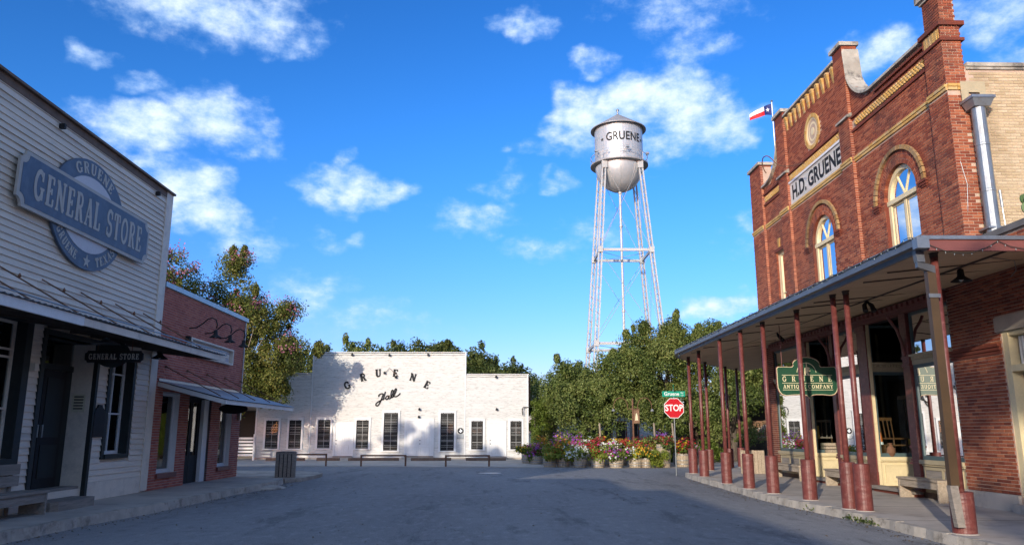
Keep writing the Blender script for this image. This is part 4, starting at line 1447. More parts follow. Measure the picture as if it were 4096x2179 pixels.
# the letters, each cut out and fixed to the boards
for ch, cu_, cz_, rot, hh in (('G', -9.17, 4.43, 24, .45), ('R', -8.22, 4.92, 13, .46), ('U', -7.30, 5.18, 4, .46), ('E', -6.24, 5.18, -6, .45), ('N', -5.15, 4.92, -15, .46), ('E', -4.27, 4.46, -27, .46)):
    mb = MB()
    w_ = GLY[ch][0] * hh * 1.05
    ca, sa = math.cos(R(rot)), math.sin(R(rot))
    serif(mb, ch, lambda x, y, d: FH(cu_ + (x - w_ / 2) * ca - (y - hh / 2) * sa, cz_ + (x - w_ / 2) * sa + (y - hh / 2) * ca, d), hh, .028, .055, 1.05, 0, wt=1.55)
    mb.build('letter', 'black', DH)
sc_ = 1.5 / 212


def hp(pts):
    return [(-7.4 + (x - 10) * sc_, 4.23 - (y - 515) * sc_ * 1.02) for x, y in pts]


def smooth(pts, k=4):
    out = []
    for i in range(len(pts) - 1):
        p0, p1, p2, p3 = [Vector(pts[min(max(j, 0), len(pts) - 1)]) for j in (i - 1, i, i + 1, i + 2)]
        for s in range(k):
            t_ = s / k
            q = .5 * (2 * p1 + (p2 - p0) * t_ + (2 * p0 - 5 * p1 + 4 * p2 - p3) * t_ ** 2 + (3 * p1 - p0 - 3 * p2 + p3) * t_ ** 3)
            out.append(tuple(q))
    return out + [tuple(pts[-1])]


mb = MB()
for i, (pts, w) in enumerate((([(38, 585), (36, 572), (52, 560), (72, 560), (66, 585), (48, 632), (30, 658), (15, 657), (16, 640), (40, 622), (68, 606)], .078),
                              ([(92, 540), (84, 572), (74, 612)], .085), ([(66, 606), (96, 596)], .06),
                              ([(122, 578), (108, 577), (96, 592), (102, 607), (116, 598), (126, 575), (122, 598), (134, 600)], .075),
                              ([(134, 600), (152, 568), (160, 536), (150, 528), (141, 556), (142, 588), (158, 588)], .075),
                              ([(158, 588), (175, 556), (187, 524), (178, 517), (167, 545), (166, 578), (186, 582), (206, 570), (222, 553)], .075))):
    stroke(mb, smooth(hp(pts)), w, FH, .028, .055 + i * .0006)
mb.build('script_lettering', 'black', DH)
# flood lamps on the front
for (u, z) in ((-8.93, 6.30), (-6.63, 6.28), (-4.25, 6.31), (-.02, 4.95), (-4.7, 2.98), (-4.72, 2.52), (.02, 2.98), (-6.9, 5.18), (-6.2, 4.93)):
    l = MB().lathe(FH(u, z - .08, .16), [(.03, 0), (.075, .02), (.06, .1), (.03, .16)], 10).build('flood_lamp', 'black', DH)
    MB().tube([FH(u, z + .06, .02), FH(u, z + .04, .16)], .018, 5).build('bracket', 'black', l)
MB().tube([FH(-6.9, 5.18, .1), FH(-6.6, 5.47, .1), FH(-6.2, 5.1, .1), FH(-6.05, 4.98, .1)], .014, 5).build('conduit', 'rust', DH)
for (a, b, z) in ((ML + .1, -1.95, 6.36), (MR, RW, 5.02)):
    mb = MB()
    pts = [FH(a + (b - a) * i / 30, z - .04 - .05 * abs(math.sin(i * .52)), .06) for i in range(31)]
    mb.tube(pts, .007, 4)
    mb.build('light_wire', 'wire', DH)
MB().lathe(FH(1.6, 2.95, .25), [(.001, 0), (.05, .05), (.001, .1)], 8).tube([FH(1.95, 3.1, .04), FH(1.65, 3.1, .2), FH(1.58, 2.9, .25), FH(1.62, 2.62, .22)], .03, 6).build('corner_bracket', 'black', DH)
MB().box(1.97, 2.1, 48.3, 48.6, 3.2, 5.0).build('chimney', 'rust', DH)
TX = thing('texas_plaque', 'round dark plaque with white state outline over a marker on the white hall', 'plaque', FH(-2.18, 1.2, .05))
MB().prism([(-2.18 + .18 * math.cos(a), 1.69 + .18 * math.sin(a)) for a in np.linspace(0, 6.2832, 24, endpoint=False)], FH, .03, .06).build('disc', 'black', TX)
MB().prism([(-2.21, 1.81), (-2.15, 1.81), (-2.15, 1.74), (-2.07, 1.73), (-2.07, 1.66), (-2.13, 1.62), (-2.17, 1.56), (-2.21, 1.62), (-2.25, 1.64), (-2.29, 1.70), (-2.21, 1.70)], FH, .06, .065).build('state_outline', 'white_sheet', TX)
MB().fbox(FH, -2.39, -1.98, 1.22, 1.50, .03, .06).build('marker', 'galvanised', TX)

# hitching rails and parking timbers
for (xa, xb, y, h, lab) in ((-10.3, -8.25, 38.6, .55, 'rusty pipe hitching rail in front of the single hall door'), (-6.52, -4.38, 38.4, .5, 'rusty pipe hitching rail in front of the double hall doors'), (-2.41, -.34, 38.0, .5, 'rusty pipe hitching rail in front of the plaque and smaller wing')):
    r_ = thing('hitching_rail', lab, 'rail', ((xa + xb) / 2, y, 0), 'hitching rails before the hall')
    for xx in (xa, xb):
        MB().tube([(xx, y, 0), (xx, y, h)], .045, 8).build('post', 'rust', r_)
    MB().tube([(xa - .04, y, h), (xb + .04, y, h)], .04, 8).build('bar', 'rust', r_)
for i, (xa, xb, wh) in enumerate(((-13.2, -11.0, 'below the windows of the low wing'), (-10.3, -9.0, 'below the single hall door'), (-8.5, -5.6, 'below the wide window before the double doors'), (-4.9, -2.6, 'below the double hall doors'), (-1.75, .56, 'below the door of the small wing'))):
    tag(MB().box(xa, xb, 45.6, 45.85, .004, .16).build('parking_timber', 'wood_brown', org=((xa + xb) / 2, 45.7, 0)), 'brown parking timber on the apron ' + wh, 'timber', 'parking timbers along the hall')

# white slatted gate beside the hall
GT = thing('slat_gate', 'white slatted gate closing the gap past the hall wing', 'gate', (-15.2, 46.5, 0))
for k in range(6):
    MB().box(-16.9, -14.2, 46.48, 46.52, .25 + k * .19, .36 + k * .19).build('slat', 'trim_white', GT)
for xx in (-16.8, -15.5, -14.2):
    MB().box(xx - .05, xx + .05, 46.53, 46.61, 0, 1.5).build('post', 'trim_white', GT)
MB().beam((-16.7, 46.46, .3), (-15.6, 46.46, 1.3), .03, .08).build('brace', 'trim_white', GT)
# open shed behind the gate, back wall painted black to stand for shade
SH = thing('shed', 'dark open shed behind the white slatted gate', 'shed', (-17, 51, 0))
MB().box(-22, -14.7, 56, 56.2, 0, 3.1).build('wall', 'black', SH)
for xx in (-21.8, -18, -14.9):
    MB().box(xx, xx + .15, 49.4, 49.55, 0, 3.1).build('post', 'wood_dark', SH)
MB().box(-22.3, -14.7, 48.6, 56.3, 3.1, 3.25).build('roof', 'awning_metal', SH)

# ================================================================== WATER TOWER
TW = thing('water_tower', 'silver riveted water tower with conical roof lettered GRUENE', 'water tower', (13.35, 80, 0))
TC = (13.35, 80.0)
RT = 2.62


def hf(z):
    return 1.92 + .074 * (30 - z)


tank = MB()
prof = [(RT * math.cos(a), 30.1 + 2.95 * math.sin(a)) for a in np.linspace(-math.pi / 2 + .02, 0, 14)]
tank.lathe((TC[0], TC[1], 0), prof, 48, closed=False)
bowl = tank.build('bowl', 'tank_silver', TW, smooth=True)
MB().lathe((TC[0], TC[1], 0), [(RT, 30.1), (RT, 31.45), (RT + .015, 31.46), (RT + .015, 31.5), (RT, 31.51), (RT, 32.85), (RT + .015, 32.86), (RT + .015, 32.9), (RT, 32.91), (RT, 34.4)], 48, closed=False).build('tank', 'tank_silver', TW, smooth=False)
seams = MB()
for k in range(10):
    a = 2 * math.pi * (k + .35) / 10
    seams.tube([(TC[0] + (r + .01) * math.cos(a), TC[1] + (r + .01) * math.sin(a), z) for r, z in prof[1:]], .022, 4)
seams.build('seam', 'tower_steel', bowl)
MB().lathe((TC[0], TC[1], 0), [(.08, 36.15), (RT + .42, 34.22), (RT + .42, 34.14), (RT + .02, 34.32)], 40, closed=False).build('tank_roof', 'tank_roof', TW)
MB().lathe((TC[0], TC[1], 36.05), [(.12, 0), (.09, .25), (.05, .35), (.16, .5), (.16, .62), (.02, .75)], 14).build('finial', 'galvanised', TW, smooth=True)
# balcony with railing
bal = MB().lathe((TC[0], TC[1], 0), [(RT, 30.0), (RT + .52, 30.0), (RT + .52, 30.14), (RT, 30.14)], 48, closed=False).build('balcony', 'tank_roof', TW)
rail = MB()
nb = 24
for k in range(nb):
    a, b = 2 * math.pi * k / nb, 2 * math.pi * (k + 1) / nb
    p, q = [(TC[0] + (RT + .48) * math.cos(x), TC[1] + (RT + .48) * math.sin(x)) for x in (a, b)]
    rail.beam(p + (30.98,), q + (30.98,), .05, .05)
    rail.beam(p + (30.14,), q + (30.98,), .03, .03) if k % 2 else rail.beam(p + (30.98,), q + (30.14,), .03, .03)
    if k % 6 == 3:
        rail.beam(p + (30.14,), p + (31.0,), .06, .06)
rail.build('railing', 'tower_steel', TW)
for a in (-150, -82, -18, 70):
    x, y = TC[0] + (RT + .5) * math.cos(R(a)), TC[1] + (RT + .5) * math.sin(R(a))
    MB().box(x - .17, x + .17, y - .14, y + .14, 31.15, 31.38).tube([(x, y, 30.9), (x, y, 31.2)], .03, 5).build('flood_lamp', 'galvanised', TW)
# lettering wrapped round the tank, facing the street


def tank_map(x, y, d):
    a = -math.pi / 2 + .07 + x / RT
    return (TC[0] + (RT + .02 + d) * math.cos(a), TC[1] + (RT + .02 + d) * math.sin(a), 32.62 + y)


font_mesh('GRUENE', 1.32, tank_map, 'lettering', 'black', TW, bold=.03, space=1.06, sx=.76)
for xx in (-2.5, 2.36):
    st = MB().prism(star_pts(xx, -.12, .24), lambda u, z, d: tank_map(u, z, d), 0, .006)
    st.build('star', 'black', TW)
# latticed legs
corners = [(-1, -1), (1, -1), (1, 1), (-1, 1)]


def leg_p(sx_, sy_, z):
    return Vector((TC[0] + sx_ * hf(z), TC[1] + sy_ * hf(z), z))


for sx_, sy_ in corners:
    L_ = MB()
    p0, p1 = leg_p(sx_, sy_, 0), leg_p(sx_, sy_, 30.1)
    w_ = .17
    for ox in (-w_, w_):
        L_.beam(p0 + Vector((ox, 0, 0)), p1 + Vector((ox, 0, 0)), .15, .28, up=(0, 1, 0))
    leg = L_.build('leg', 'tower_steel', TW)
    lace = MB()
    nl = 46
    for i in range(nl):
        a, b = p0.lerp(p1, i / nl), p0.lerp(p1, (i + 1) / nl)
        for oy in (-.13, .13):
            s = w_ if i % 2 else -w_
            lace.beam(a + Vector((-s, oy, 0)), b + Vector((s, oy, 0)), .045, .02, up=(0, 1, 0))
    lace.build('lacing', 'galvanised', leg)  # darker than the legs: shade on the lattice put into its colour
    MB().box(p1.x - .3, p1.x + .3, p1.y - .3, p1.y + .3, 29.2, 29.98).build('bracket', 'tower_steel', leg)
for z in (20.1, 10.3):
    for i in range(4):
        a, b = corners[i], corners[(i + 1) % 4]
        pa, pb = leg_p(a[0], a[1], z), leg_p(b[0], b[1], z)
        MB().beam(pa, pb, .16, .28).build('strut', 'tower_steel', TW)
        for pp in (pa,):
            MB().box(pp.x - .26, pp.x + .26, pp.y - .26, pp.y + .26, z - .3, z + .3).build('gusset', 'tower_steel', TW)
    for a, b in (((-1, -1), (1, 1)), ((-1, 1), (1, -1))):
        MB().tube([leg_p(a[0], a[1], z - .2), leg_p(b[0], b[1], z - .2)], .025, 4).build('cross_rod', 'tower_steel', TW)
for (za, zb) in ((20.3, 29.8), (10.5, 19.9), (.3, 10.1)):
    for i in range(4):
        a, b = corners[i], corners[(i + 1) % 4]
        for s, e in ((a, b), (b, a)):
            MB().tube([leg_p(s[0], s[1], za), leg_p(e[0], e[1], zb)], .022, 4).build('brace_rod', 'tower_steel', TW)
MB().lathe((TC[0], TC[1], 0), [(.13, 0), (.13, 26.9), (.2, 26.95), (.2, 27.3)], 12).lathe((TC[0], TC[1], 23.2), [(.19, 0), (.19, .2)], 12).lathe((TC[0], TC[1], 14), [(.19, 0), (.19, .2)], 12).build('riser_pipe', 'tower_steel', TW, smooth=False)

# ================================================================== TREES
tree('crape_myrtle', 'broad flowering tree with pink blossom sprays in front of the hall wing', (-14.9, 44.2, 0), [(-15.6, 44.2, 8.8, 2.0, 1.9, 2.0), (-14.4, 44.2, 7.6, 2.3, 2.0, 2.0), (-13.3, 44.1, 6.0, 2.4, 1.9, 2.1), (-15.5, 44, 5.2, 3.1, 2.0, 2.0), (-18.0, 43.8, 5.8, 2.6, 1.9, 2.8), (-15.8, 43.4, 3.3, 2.8, 1.4, .9), (-15.1, 44.2, 11.0, .5, .5, .7), (-12.1, 44.2, 8.3, .6, .5, .6), (-11.9, 44.1, 6.0, .8, .8, 1.0), (-13.0, 44, 4.0, 1.5, 1.2, .8), (-17.4, 43.6, 8.6, 1.6, 1.5, 1.5), (-12.5, 44, 4.9, 1.5, 1.3, 1.3), (-14.2, 44, 3.9, 1.9, 1.3, 1.2)], 135000, .13, 'leaf_crape', 'bark_pale', .16, m=190, csize=.78, bloom=('petal_pink', 170, .10, lambda c: c[2] > 5.2), limbs=24, fork=.22, twigs=.28)
tree('crape_myrtle', 'tall pink flowering tree rising behind the brick shop roof', (-18.9, 41, 0), [(-18.3, 41, 9.8, 1.9, 1.8, 2.0), (-20.6, 41.4, 8.4, 2.4, 2, 2.4), (-17.8, 41, 8.0, 1.9, 1.8, 1.9), (-19, 41, 6.4, 2.6, 2, 2.0)], 60000, .135, 'leaf_crape', 'bark_pale', .15, m=100, csize=.76, bloom=('petal_pink', 170, .10, lambda c: c[2] > 8.2), limbs=14, fork=.22, twigs=.22)
hb = [(-17.6, 72, 9.6, 'bushy tree behind the far corner of the hall roof', 3.4, 'leaf_dark'), (-12.2, 75, 10.3, 'ragged tree with upright sprays behind the hall front', 3.6, 'leaf_oak'), (-7.2, 77, 11.2, 'tallest round tree behind the middle of the hall', 4.0, 'leaf_dark'), (-3.0, 75, 10.1, 'dark round tree behind the step in the hall roofline', 3.4, 'leaf_dark'), (.6, 72, 8.4, 'low dark tree behind the small hall wing', 3.2, 'leaf_dark')]
for (x, y, h, lab, rr, mt) in hb:
    tree('oak_tree', lab, (x, y, 0), [(x, y, h - 2.4, rr, rr * .7, 2.0), (x - 1.5, y, h - 2.2, rr * .6, rr * .6, 1.5), (x + 1.5, y, h - 2.3, rr * .6, rr * .6, 1.5), (x, y, h - 4.6, rr, rr * .8, 1.6)], 20000, .25, mt, trunk_r=.28, group='trees behind the hall', m=80, csize=.95, limbs=6, twigs=.16)
rt = [((3.6, 51, 0), [(3.4, 51, 3.6, 1.6, 1.6, 1.7), (4.8, 51, 4.2, 1.8, 1.6, 1.7), (3.2, 50.6, 2.0, 1.3, 1.0, 1.2)], 9000, 'live oak tucked behind the vine and the hall wing'),
      ((5.4, 47, 0), [(5.0, 47, 3.9, 2.3, 2.4, 1.5), (4.1, 46.6, 3.4, 1.3, 1.6, 1.3), (6.3, 47, 4.3, 2.0, 2.0, 1.4), (5.5, 45.2, 2.9, 2.4, 1.2, .9), (3.9, 46, 2.5, 1.0, .8, .7), (6.6, 46.6, 5.7, .7, .7, .8), (4.4, 46.8, 5.2, .6, .6, .6), (5.6, 44.6, 1.7, 1.8, .8, .7)], 28000, 'live oak with low rounded crown next to the hall wing'),
      ((9.6, 46, 0), [(9.2, 46, 5.2, 2.9, 2.8, 2.2), (10.6, 46, 6.6, 1.8, 1.8, 1.5), (7.6, 46, 4.6, 1.8, 2.0, 1.8), (10, 44.6, 3.2, 3.0, 1.4, 1.2), (8.2, 44.8, 2.9, 1.6, 1.0, .8), (8.7, 46, 7.6, .6, .6, .9), (10.4, 46, 7.5, .8, .7, .7), (9.4, 44.2, 1.9, 2.2, .8, .8)], 42000, 'tall live oak under the water tower legs'),
      ((13.6, 45, 0), [(13.2, 45, 5.6, 2.6, 2.6, 2.2), (12.6, 45, 6.6, 1.4, 1.4, 1.1), (14.8, 45, 5.0, 2.2, 2.2, 2.0), (13, 43.6, 3.4, 2.8, 1.4, 1.4), (12, 43.4, 2.4, 1.6, .8, .6), (12.4, 45, 7.3, .6, .6, .6), (13.8, 45, 6.9, .8, .7, .7), (13.2, 43.2, 1.7, 2.2, .8, .7)], 36000, 'live oak seen past the first maroon porch posts'),
      ((17.6, 44, 0), [(17.0, 44, 5.2, 2.6, 2.6, 2.4), (18.6, 44, 5.0, 2.4, 2.2, 2.4), (16.4, 43, 3.6, 2.2, 1.4, 1.2)], 16000, 'live oak showing below the far end of the porch roof')]
for b_, bl, n_, lab in rt:
    tree('live_oak', lab, b_, bl, int(n_ * 2.6), .125, 'leaf_oak', trunk_r=.24, group='live oaks beside the hall', m=170, csize=.66, limbs=16, twigs=.34, fork=.28)
tree('sunlit_tree', 'bright green tree glimpsed beside the brick corner under the porch', (19.5, 49, 0), [(18.6, 49, 4.6, 2.6, 2.2, 2.2), (21, 49, 4.8, 2.4, 2, 2.2)], 14000, .18, 'leaf_bright', trunk_r=.2, m=40, csize=.7, limbs=8)
# off-frame trees behind the stores whose shade falls on the hall and on the porch
for i, (x, y, zc) in enumerate(((-17.9, 13.5, 8.8), (-21.8, 12.6, 9.3), (-25.8, 13.4, 8.9), (-30, 12.4, 9.4))):
    tree('pecan_tree', 'pecan tree standing behind the clapboard store', (x, y, 0), [(x, y, zc, 2.0, 2.2, 2.1), (x + .6, y, zc - 2, 2.0, 2.0, 1.6)], 3600, .30, 'leaf_dark', trunk_r=.25, m=20, csize=.75, limbs=5, group='pecans behind the stores')
tree('pecan_tree', 'tall pecan tree at the kerb before the neighbouring building', (-7.9, -24, 0), [(-8.0, -24, 10.8, 2.0, 2.2, 2.2), (-7.4, -23, 9.2, 1.6, 1.8, 1.5)], 2600, .26, 'leaf_dark', trunk_r=.22, m=18, csize=.6, limbs=10)
for i, x in enumerate((-34, -24, -13, -5, 3, 11, 20, 31)):  # unseen trees, added to keep the bright horizon out of window reflections
    y = -50 + 3 * math.sin(i * 2.1)
    tree('screen_tree', 'unseen spreading tree added behind the viewer to block the horizon glow', (x, y, 0), [(x, y, 7, 5.2, 4.5, 3.6), (x, y, 4, 5.0, 4.2, 2.2)], 5000, .6, 'leaf_dark', trunk_r=.35, m=30, csize=1.5, limbs=6, group='added trees behind the viewer')

# climbing vine on the hall's side
Cv = np.array([(2.25 + random.uniform(-.05, .9) * (1 if z > 1.8 else .35), 47.2 + random.uniform(-.6, .6), z) for z in np.linspace(.4, 3.4, 44)])
Pv, Dv, iv = clump_points(Cv, np.tile(np.array([[.26, .26, .32]]), (len(Cv), 1)), 6500)
VN = thing('climbing_vine', 'shaggy green vine hanging beside the hall wing', 'vine', (2.3, 47.2, 0))
struct(leaf_object('foliage', Pv, Dv + rng.normal(size=Dv.shape) * .6, .10 * rng.uniform(.6, 1.4, len(Pv)), np.clip(rng.normal(.5, .25, len(Pv)), 0, 1), 'leaf_bright', VN), 'stuff')
MB().tube([(2.25, 47.2, 0), (2.32, 47.1, 1.5), (2.3, 47.3, 3.2)], [.05, .04, .02], 6).build('stem', 'bark', VN)

# white cottage glimpsed under the oaks
CT = thing('cottage', 'low white cottage with tall dark openings under the oaks', 'cottage', (9, 58, 0))
ops = [(6.9, 7.35, .3, 2.3), (7.85, 8.35, .3, 2.3), (8.8, 9.4, .3, 2.3), (9.85, 10.3, .3, 2.3)]
fc = FY(57.0)
wall_holes(MB(), fc, 3.0, 13.5, 0, 3.0, ops, -.2, 0).build('wall', 'hall_paint', CT)
MB().box(3, 13.5, 57.25, 61, 0, 2.95).build('back_room', 'dark_inside', CT)
MB().add([(2.6, 56.4, 2.95), (13.9, 56.4, 2.95), (13.9, 59.2, 4.3), (2.6, 59.2, 4.3), (2.6, 62, 2.95), (13.9, 62, 2.95)], [(0, 1, 2, 3), (3, 2, 5, 4)]).build('roof', 'awning_metal', CT)
for a, b, c_, d_ in ops:
    MB().fbox(fc, a - .1, a, c_, d_ + .1, 0, .05).fbox(fc, b, b + .1, c_, d_ + .1, 0, .05).fbox(fc, a, b, d_, d_ + .1, 0, .05).build('casing', 'maroon_dull', CT)
for i, xx in enumerate((5.1, 7.6, 9.65)):
    MB().box(xx - .06, xx + .06, 55.9, 56.02, 0, 2.9).build('veranda_post', 'wood_grey', CT)


def garden_chair(x, y, rz, lab):
    c = thing('garden_chair', lab, 'chair', (x, y, 0), 'white garden chairs')
    c.rotation_euler.z = rz
    for (lx, ly) in ((-.22, -.2), (.22, -.2), (-.22, .22), (.22, .22)):
        MB().box(x + lx - .02, x + lx + .02, y + ly - .02, y + ly + .02, 0, .42).build('leg', 'trim_white', c)
    MB().box(x - .26, x + .26, y - .25, y + .26, .42, .45).build('seat', 'trim_white', c)
    for k in range(4):
        MB().box(x - .25 + k * .13, x - .15 + k * .13, y + .24, y + .27, .45, 1.0).build('back_slat', 'trim_white', c)


for i, (x, y, rz) in enumerate(((5.9, 50.2, .4), (6.6, 50.8, -.3), (8.3, 51, .1))):
    garden_chair(x, y, rz, ('white slatted garden chair under the oak beside the vine', 'white slatted garden chair between two others before the cottage', 'white slatted garden chair next to the cottage veranda post')[i])
# board fence behind the planters and rustic cedar posts
for i, (x, y) in enumerate(((5.75, 43.5), (8.6, 42.6), (9.65, 42.8), (10.5, 42.3))):
    tag(MB().tube([(x, y, 0), (x + .03, y, 1.0), (x - .02, y, 2.1)], [.07, .06, .05], 7).build('cedar_post', 'bark_pale', org=(x, y, 0)), 'rough pale cedar post ' + ('before the garden chairs', 'beside the dense leafy shrub', 'behind the stop sign pole', 'behind the first porch post')[i], 'post', 'cedar posts behind the planters')
# dark restaurant terrace far under the oaks
GM = thing('mill_terrace', 'dark timber terrace building under the oaks past the porch', 'building', (15.5, 47, 0))
MB().box(11.5, 22, 47.5, 53, 0, 3.2).build('wall', 'wood_dark', GM)
MB().box(11.2, 22.3, 46.6, 53.3, 3.2, 3.35).build('roof', 'roof_shingle', GM)
for xx in (12, 14, 16.5, 19):
    MB().box(xx - .07, xx + .07, 46.8, 46.94, 0, 3.2).build('post', 'wood_brown', GM)
GS = thing('restaurant_sign', 'brown board sign with cream script reading gristmill', 'sign', (14.9, 45, 0))
f45 = FY(45.0)
MB().fbox(f45, 13.7, 15.7, 1.15, 2.25, -.06, 0).build('board', 'rust_sign', GS)
for xx in (13.85, 15.55):
    MB().box(xx - .06, xx + .06, 45.07, 45.19, 0, 2.3).build('post', 'wood_dark', GS)
font_mesh('gristmill', .52, lambda x, y, d: f45(14.72 + x * .92, 1.72 + y + x * .12, d), 'lettering', 'sign_cream', GS, shear=.35, bold=.008)
struct(font_mesh('Restaurant & Bar', .17, lambda x, y, d: f45(14.9 + x, 1.36 + y, d), 'lettering', 'sign_cream', GS), 'stuff')

# lamp post with two curled arms and a rusty sign
LPz = thing('curled_lamp_post', 'rusty lamp post with two curled arms and a hanging plate among the planters', 'lamp post', (7.0, 40, 0))
MB().tube([(7.0, 40, 0), (7.0, 40, 3.3)], .045, 8).build('pole', 'rust', LPz)
for s in (-1, 1):
    cx_ = 7.0 + s * .62
    pts = [(7.0 + s * .1, 40, 2.76), (7.0 + s * .25, 40, 2.74)] + [(cx_ - s * .36 * math.cos(a), 40, 2.9 + .44 * math.sin(a)) for a in np.linspace(0, math.pi, 14)] + [(cx_ + s * .36, 40, 2.78)]
    ar = MB().tube(pts, .018, 6).build('arm', 'rust', LPz, smooth=True)
    MB().lathe((cx_ + s * .38, 40, 2.66), [(.09, 0), (.07, .06), (.02, .12)], 10).build('lamp_shade', 'hoop', ar)
MB().box(7.03, 7.33, 39.98, 40.02, 2.05, 2.72).build('plate', 'rust_sign', LPz)
MB().box(6.85, 7.35, 39.97, 40.03, 2.74, 2.79).build('crossbar', 'rust', LPz)
MB().prism([(7.1, 2.2), (7.26, 2.2), (7.22, 2.5), (7.18, 2.58), (7.14, 2.5)], FY(39.98), .001, .006).build('emblem', 'gold_letter', LPz)

# ================================================================== BARREL PLANTERS
def barrel(x, y, h, r, parent):
    b = MB()
    n = 18
    for k in range(n):                                # staves, slightly uneven
        a0, a1 = 2 * math.pi * (k + .04) / n, 2 * math.pi * (k + .96) / n
        e = random.uniform(-.004, .004)
        vs = []
        for zf, rf in ((0, .86), (.5, 1.0), (1, .97)):
            for a in (a0, a1):
                vs.append((x + (r * rf + e) * math.cos(a), y + (r * rf + e) * math.sin(a), h * zf + (e if zf == 1 else 0)))
        for zf, rf in ((1, .85), (0, .8)):
            for a in (a0, a1):
                vs.append((x + r * rf * math.cos(a), y + r * rf * math.sin(a), h * zf))
        b.add(vs, [(0, 1, 3, 2), (2, 3, 5, 4), (4, 5, 7, 6), (0, 2, 4, 6, 8), (1, 9, 7, 5, 3)])
    o = b.build('barrel', 'barrel_wood', parent)
    for zf, rf in ((.18, .935), (.45, 1.005), (.86, .995)):
        MB().lathe((x, y, h * zf), [(r * rf, 0), (r * rf + .012, 0), (r * rf + .012, .045), (r * rf, .045)], 18, closed=False).build('hoop', 'hoop', o)
    MB().lathe((x, y, h * .9), [(.001, 0), (r * .86, 0)], 12, closed=False).build('soil', 'wood_dark', o)


def planter(x, y, label, greens, petals, ph=.58, pr=.58, h=.44, r=.33, nleaf=1000, nflow=240, group=None, weep=.55, name='barrel_planter'):
    p = thing(name, label, 'planter', (x, y, 0), group)
    barrel(x, y, h, r, p)
    k = 9
    C = np.column_stack([x + rng.normal(size=k) * pr * .45, y + rng.normal(size=k) * pr * .45, h + rng.uniform(.02, ph * .75, k) - weep * rng.uniform(0, .25, k)])
    Rd = np.tile(np.array([[pr * .48, pr * .48, ph * .36]]), (k, 1))
    P, D, _ = clump_points(C, Rd, nleaf)
    struct(leaf_object('foliage', P, D + rng.normal(size=D.shape) * .6 + np.array([0, 0, .4]), .115 * rng.uniform(.6, 1.5, nleaf), rng.random(nleaf), greens, p), 'stuff')
    for pm, frac in petals:
        m_ = int(nflow * frac)
        P, D, _ = clump_points(C[rng.permutation(k)[:max(3, int(k * min(1, frac + .3)))]] + np.array([0, -.02, ph * .16]), Rd[:max(3, int(k * min(1, frac + .3)))] * 1.06, m_, shell=5)
        sel = P[:, 2] > h - .08
        struct(leaf_object('blossom', P[sel], D[sel] + np.array([0, -.5, .5]) + rng.normal(size=D[sel].shape) * .4, .085 * rng.uniform(.6, 1.4, sel.sum()), rng.random(sel.sum()), 'petal_' + pm, p, aspect=.95), 'stuff')
    return p


G_ = 'barrel planters before the oaks'
row1 = [(1.67, 41.8, 'half barrel of yellow blooms tight against the hall wing corner', 'leaf_bright', [('yellow', .5), ('orange', .3)], {}),
        (2.05, 40.6, 'half barrel of magenta and violet blooms next to the hall corner', 'leaf_bright', [('magenta', .7), ('purple', .3)], dict(ph=.6)),
        (2.55, 37.6, 'half barrel of green leaves flecked with orange at the end of the row', 'leaf_lime', [('orange', .35), ('red', .15)], dict(ph=.55)),
        (3.2, 37.6, 'half barrel of lime leaves and small yellow white blooms', 'leaf_lime', [('white', .35), ('yellow', .35)], dict(ph=.6)),
        (3.92, 36.9, 'half barrel heaped with white blooms over lime leaves', 'leaf_lime', [('white', 1.0)], dict(ph=.55, nflow=330)),
        (4.72, 36.7, 'broad half barrel of trailing green flecked with red', 'leaf_lime', [('red', .4)], dict(ph=.5)),
        (5.55, 36.5, 'pale half barrel of lilac and magenta blooms in the kerb row', 'leaf_bright', [('purple', .4), ('magenta', .3), ('white', .2)], dict(ph=.55)),
        (6.5, 36.8, 'half barrel of white blooms edged with yellow before the lamp post', 'leaf_lime', [('white', .8), ('yellow', .3)], dict(ph=.5)),
        (6.98, 36.7, 'half barrel of gold blooms beside the feathery green bush', 'leaf_bright', [('yellow', .5), ('orange', .3)], dict(ph=.55, r=.24)),
        (9.45, 40.4, 'half barrel of pink blooms behind the stop sign pole', 'leaf_bright', [('magenta', .5), ('white', .3)], dict(ph=.5)),
        (10.2, 39.8, 'half barrel of pink and white blooms beside the first porch post', 'leaf_bright', [('pink', .6), ('white', .4)], dict(ph=.5))]
for x, y, lab, gm, pt, kw in row1:
    planter(x, y, lab, gm, pt, group=G_, **kw)
planter(7.86, 37.0, 'tall whole barrel of red blooms beside the feathery bush', 'leaf_oak', [('red', .5), ('maroon', .3)], h=1.05, r=.33, ph=.45, group=G_)
back = [('orange', 2.5, 41.6), ('purple', 3.4, 41.9), ('purple', 4.1, 41.4), ('white', 4.55, 40.0), ('orange', 3.3, 39.2), ('red', 5.1, 39.4), ('red', 5.7, 40.6), ('red', 6.2, 39.2), ('yellow', 6.0, 41.2), ('yellow', 6.5, 40.8), ('maroon', 7.4, 41.0), ('maroon', 7.9, 40.4), ('purple', 8.6, 41.2), ('orange', 8.3, 39.0), ('white', 5.5, 38.4), ('red', 6.9, 38.5), ('red', 4.4, 38.6), ('magenta', 4.0, 39.3), ('orange', 9.0, 38.6), ('red', 8.9, 37.6)]
kinds = dict(purple='tall purple salvia', white='white blooms', orange='orange blooms', red='crimson blooms', yellow='yellow blooms', maroon='dark maroon coleus', magenta='magenta blooms')
fronts = [(1.9, 'the hall corner'), (2.55, 'the orange flecked half barrel'), (3.2, 'the lime half barrel'), (3.92, 'the white heaped half barrel'), (4.72, 'the broad red flecked half barrel'), (5.55, 'the lilac half barrel'), (6.3, 'the white and yellow half barrel'), (6.98, 'the small gold half barrel'), (7.42, 'the feathery bush'), (7.86, 'the tall whole barrel'), (9.2, 'the stop sign pole')]
used = {}
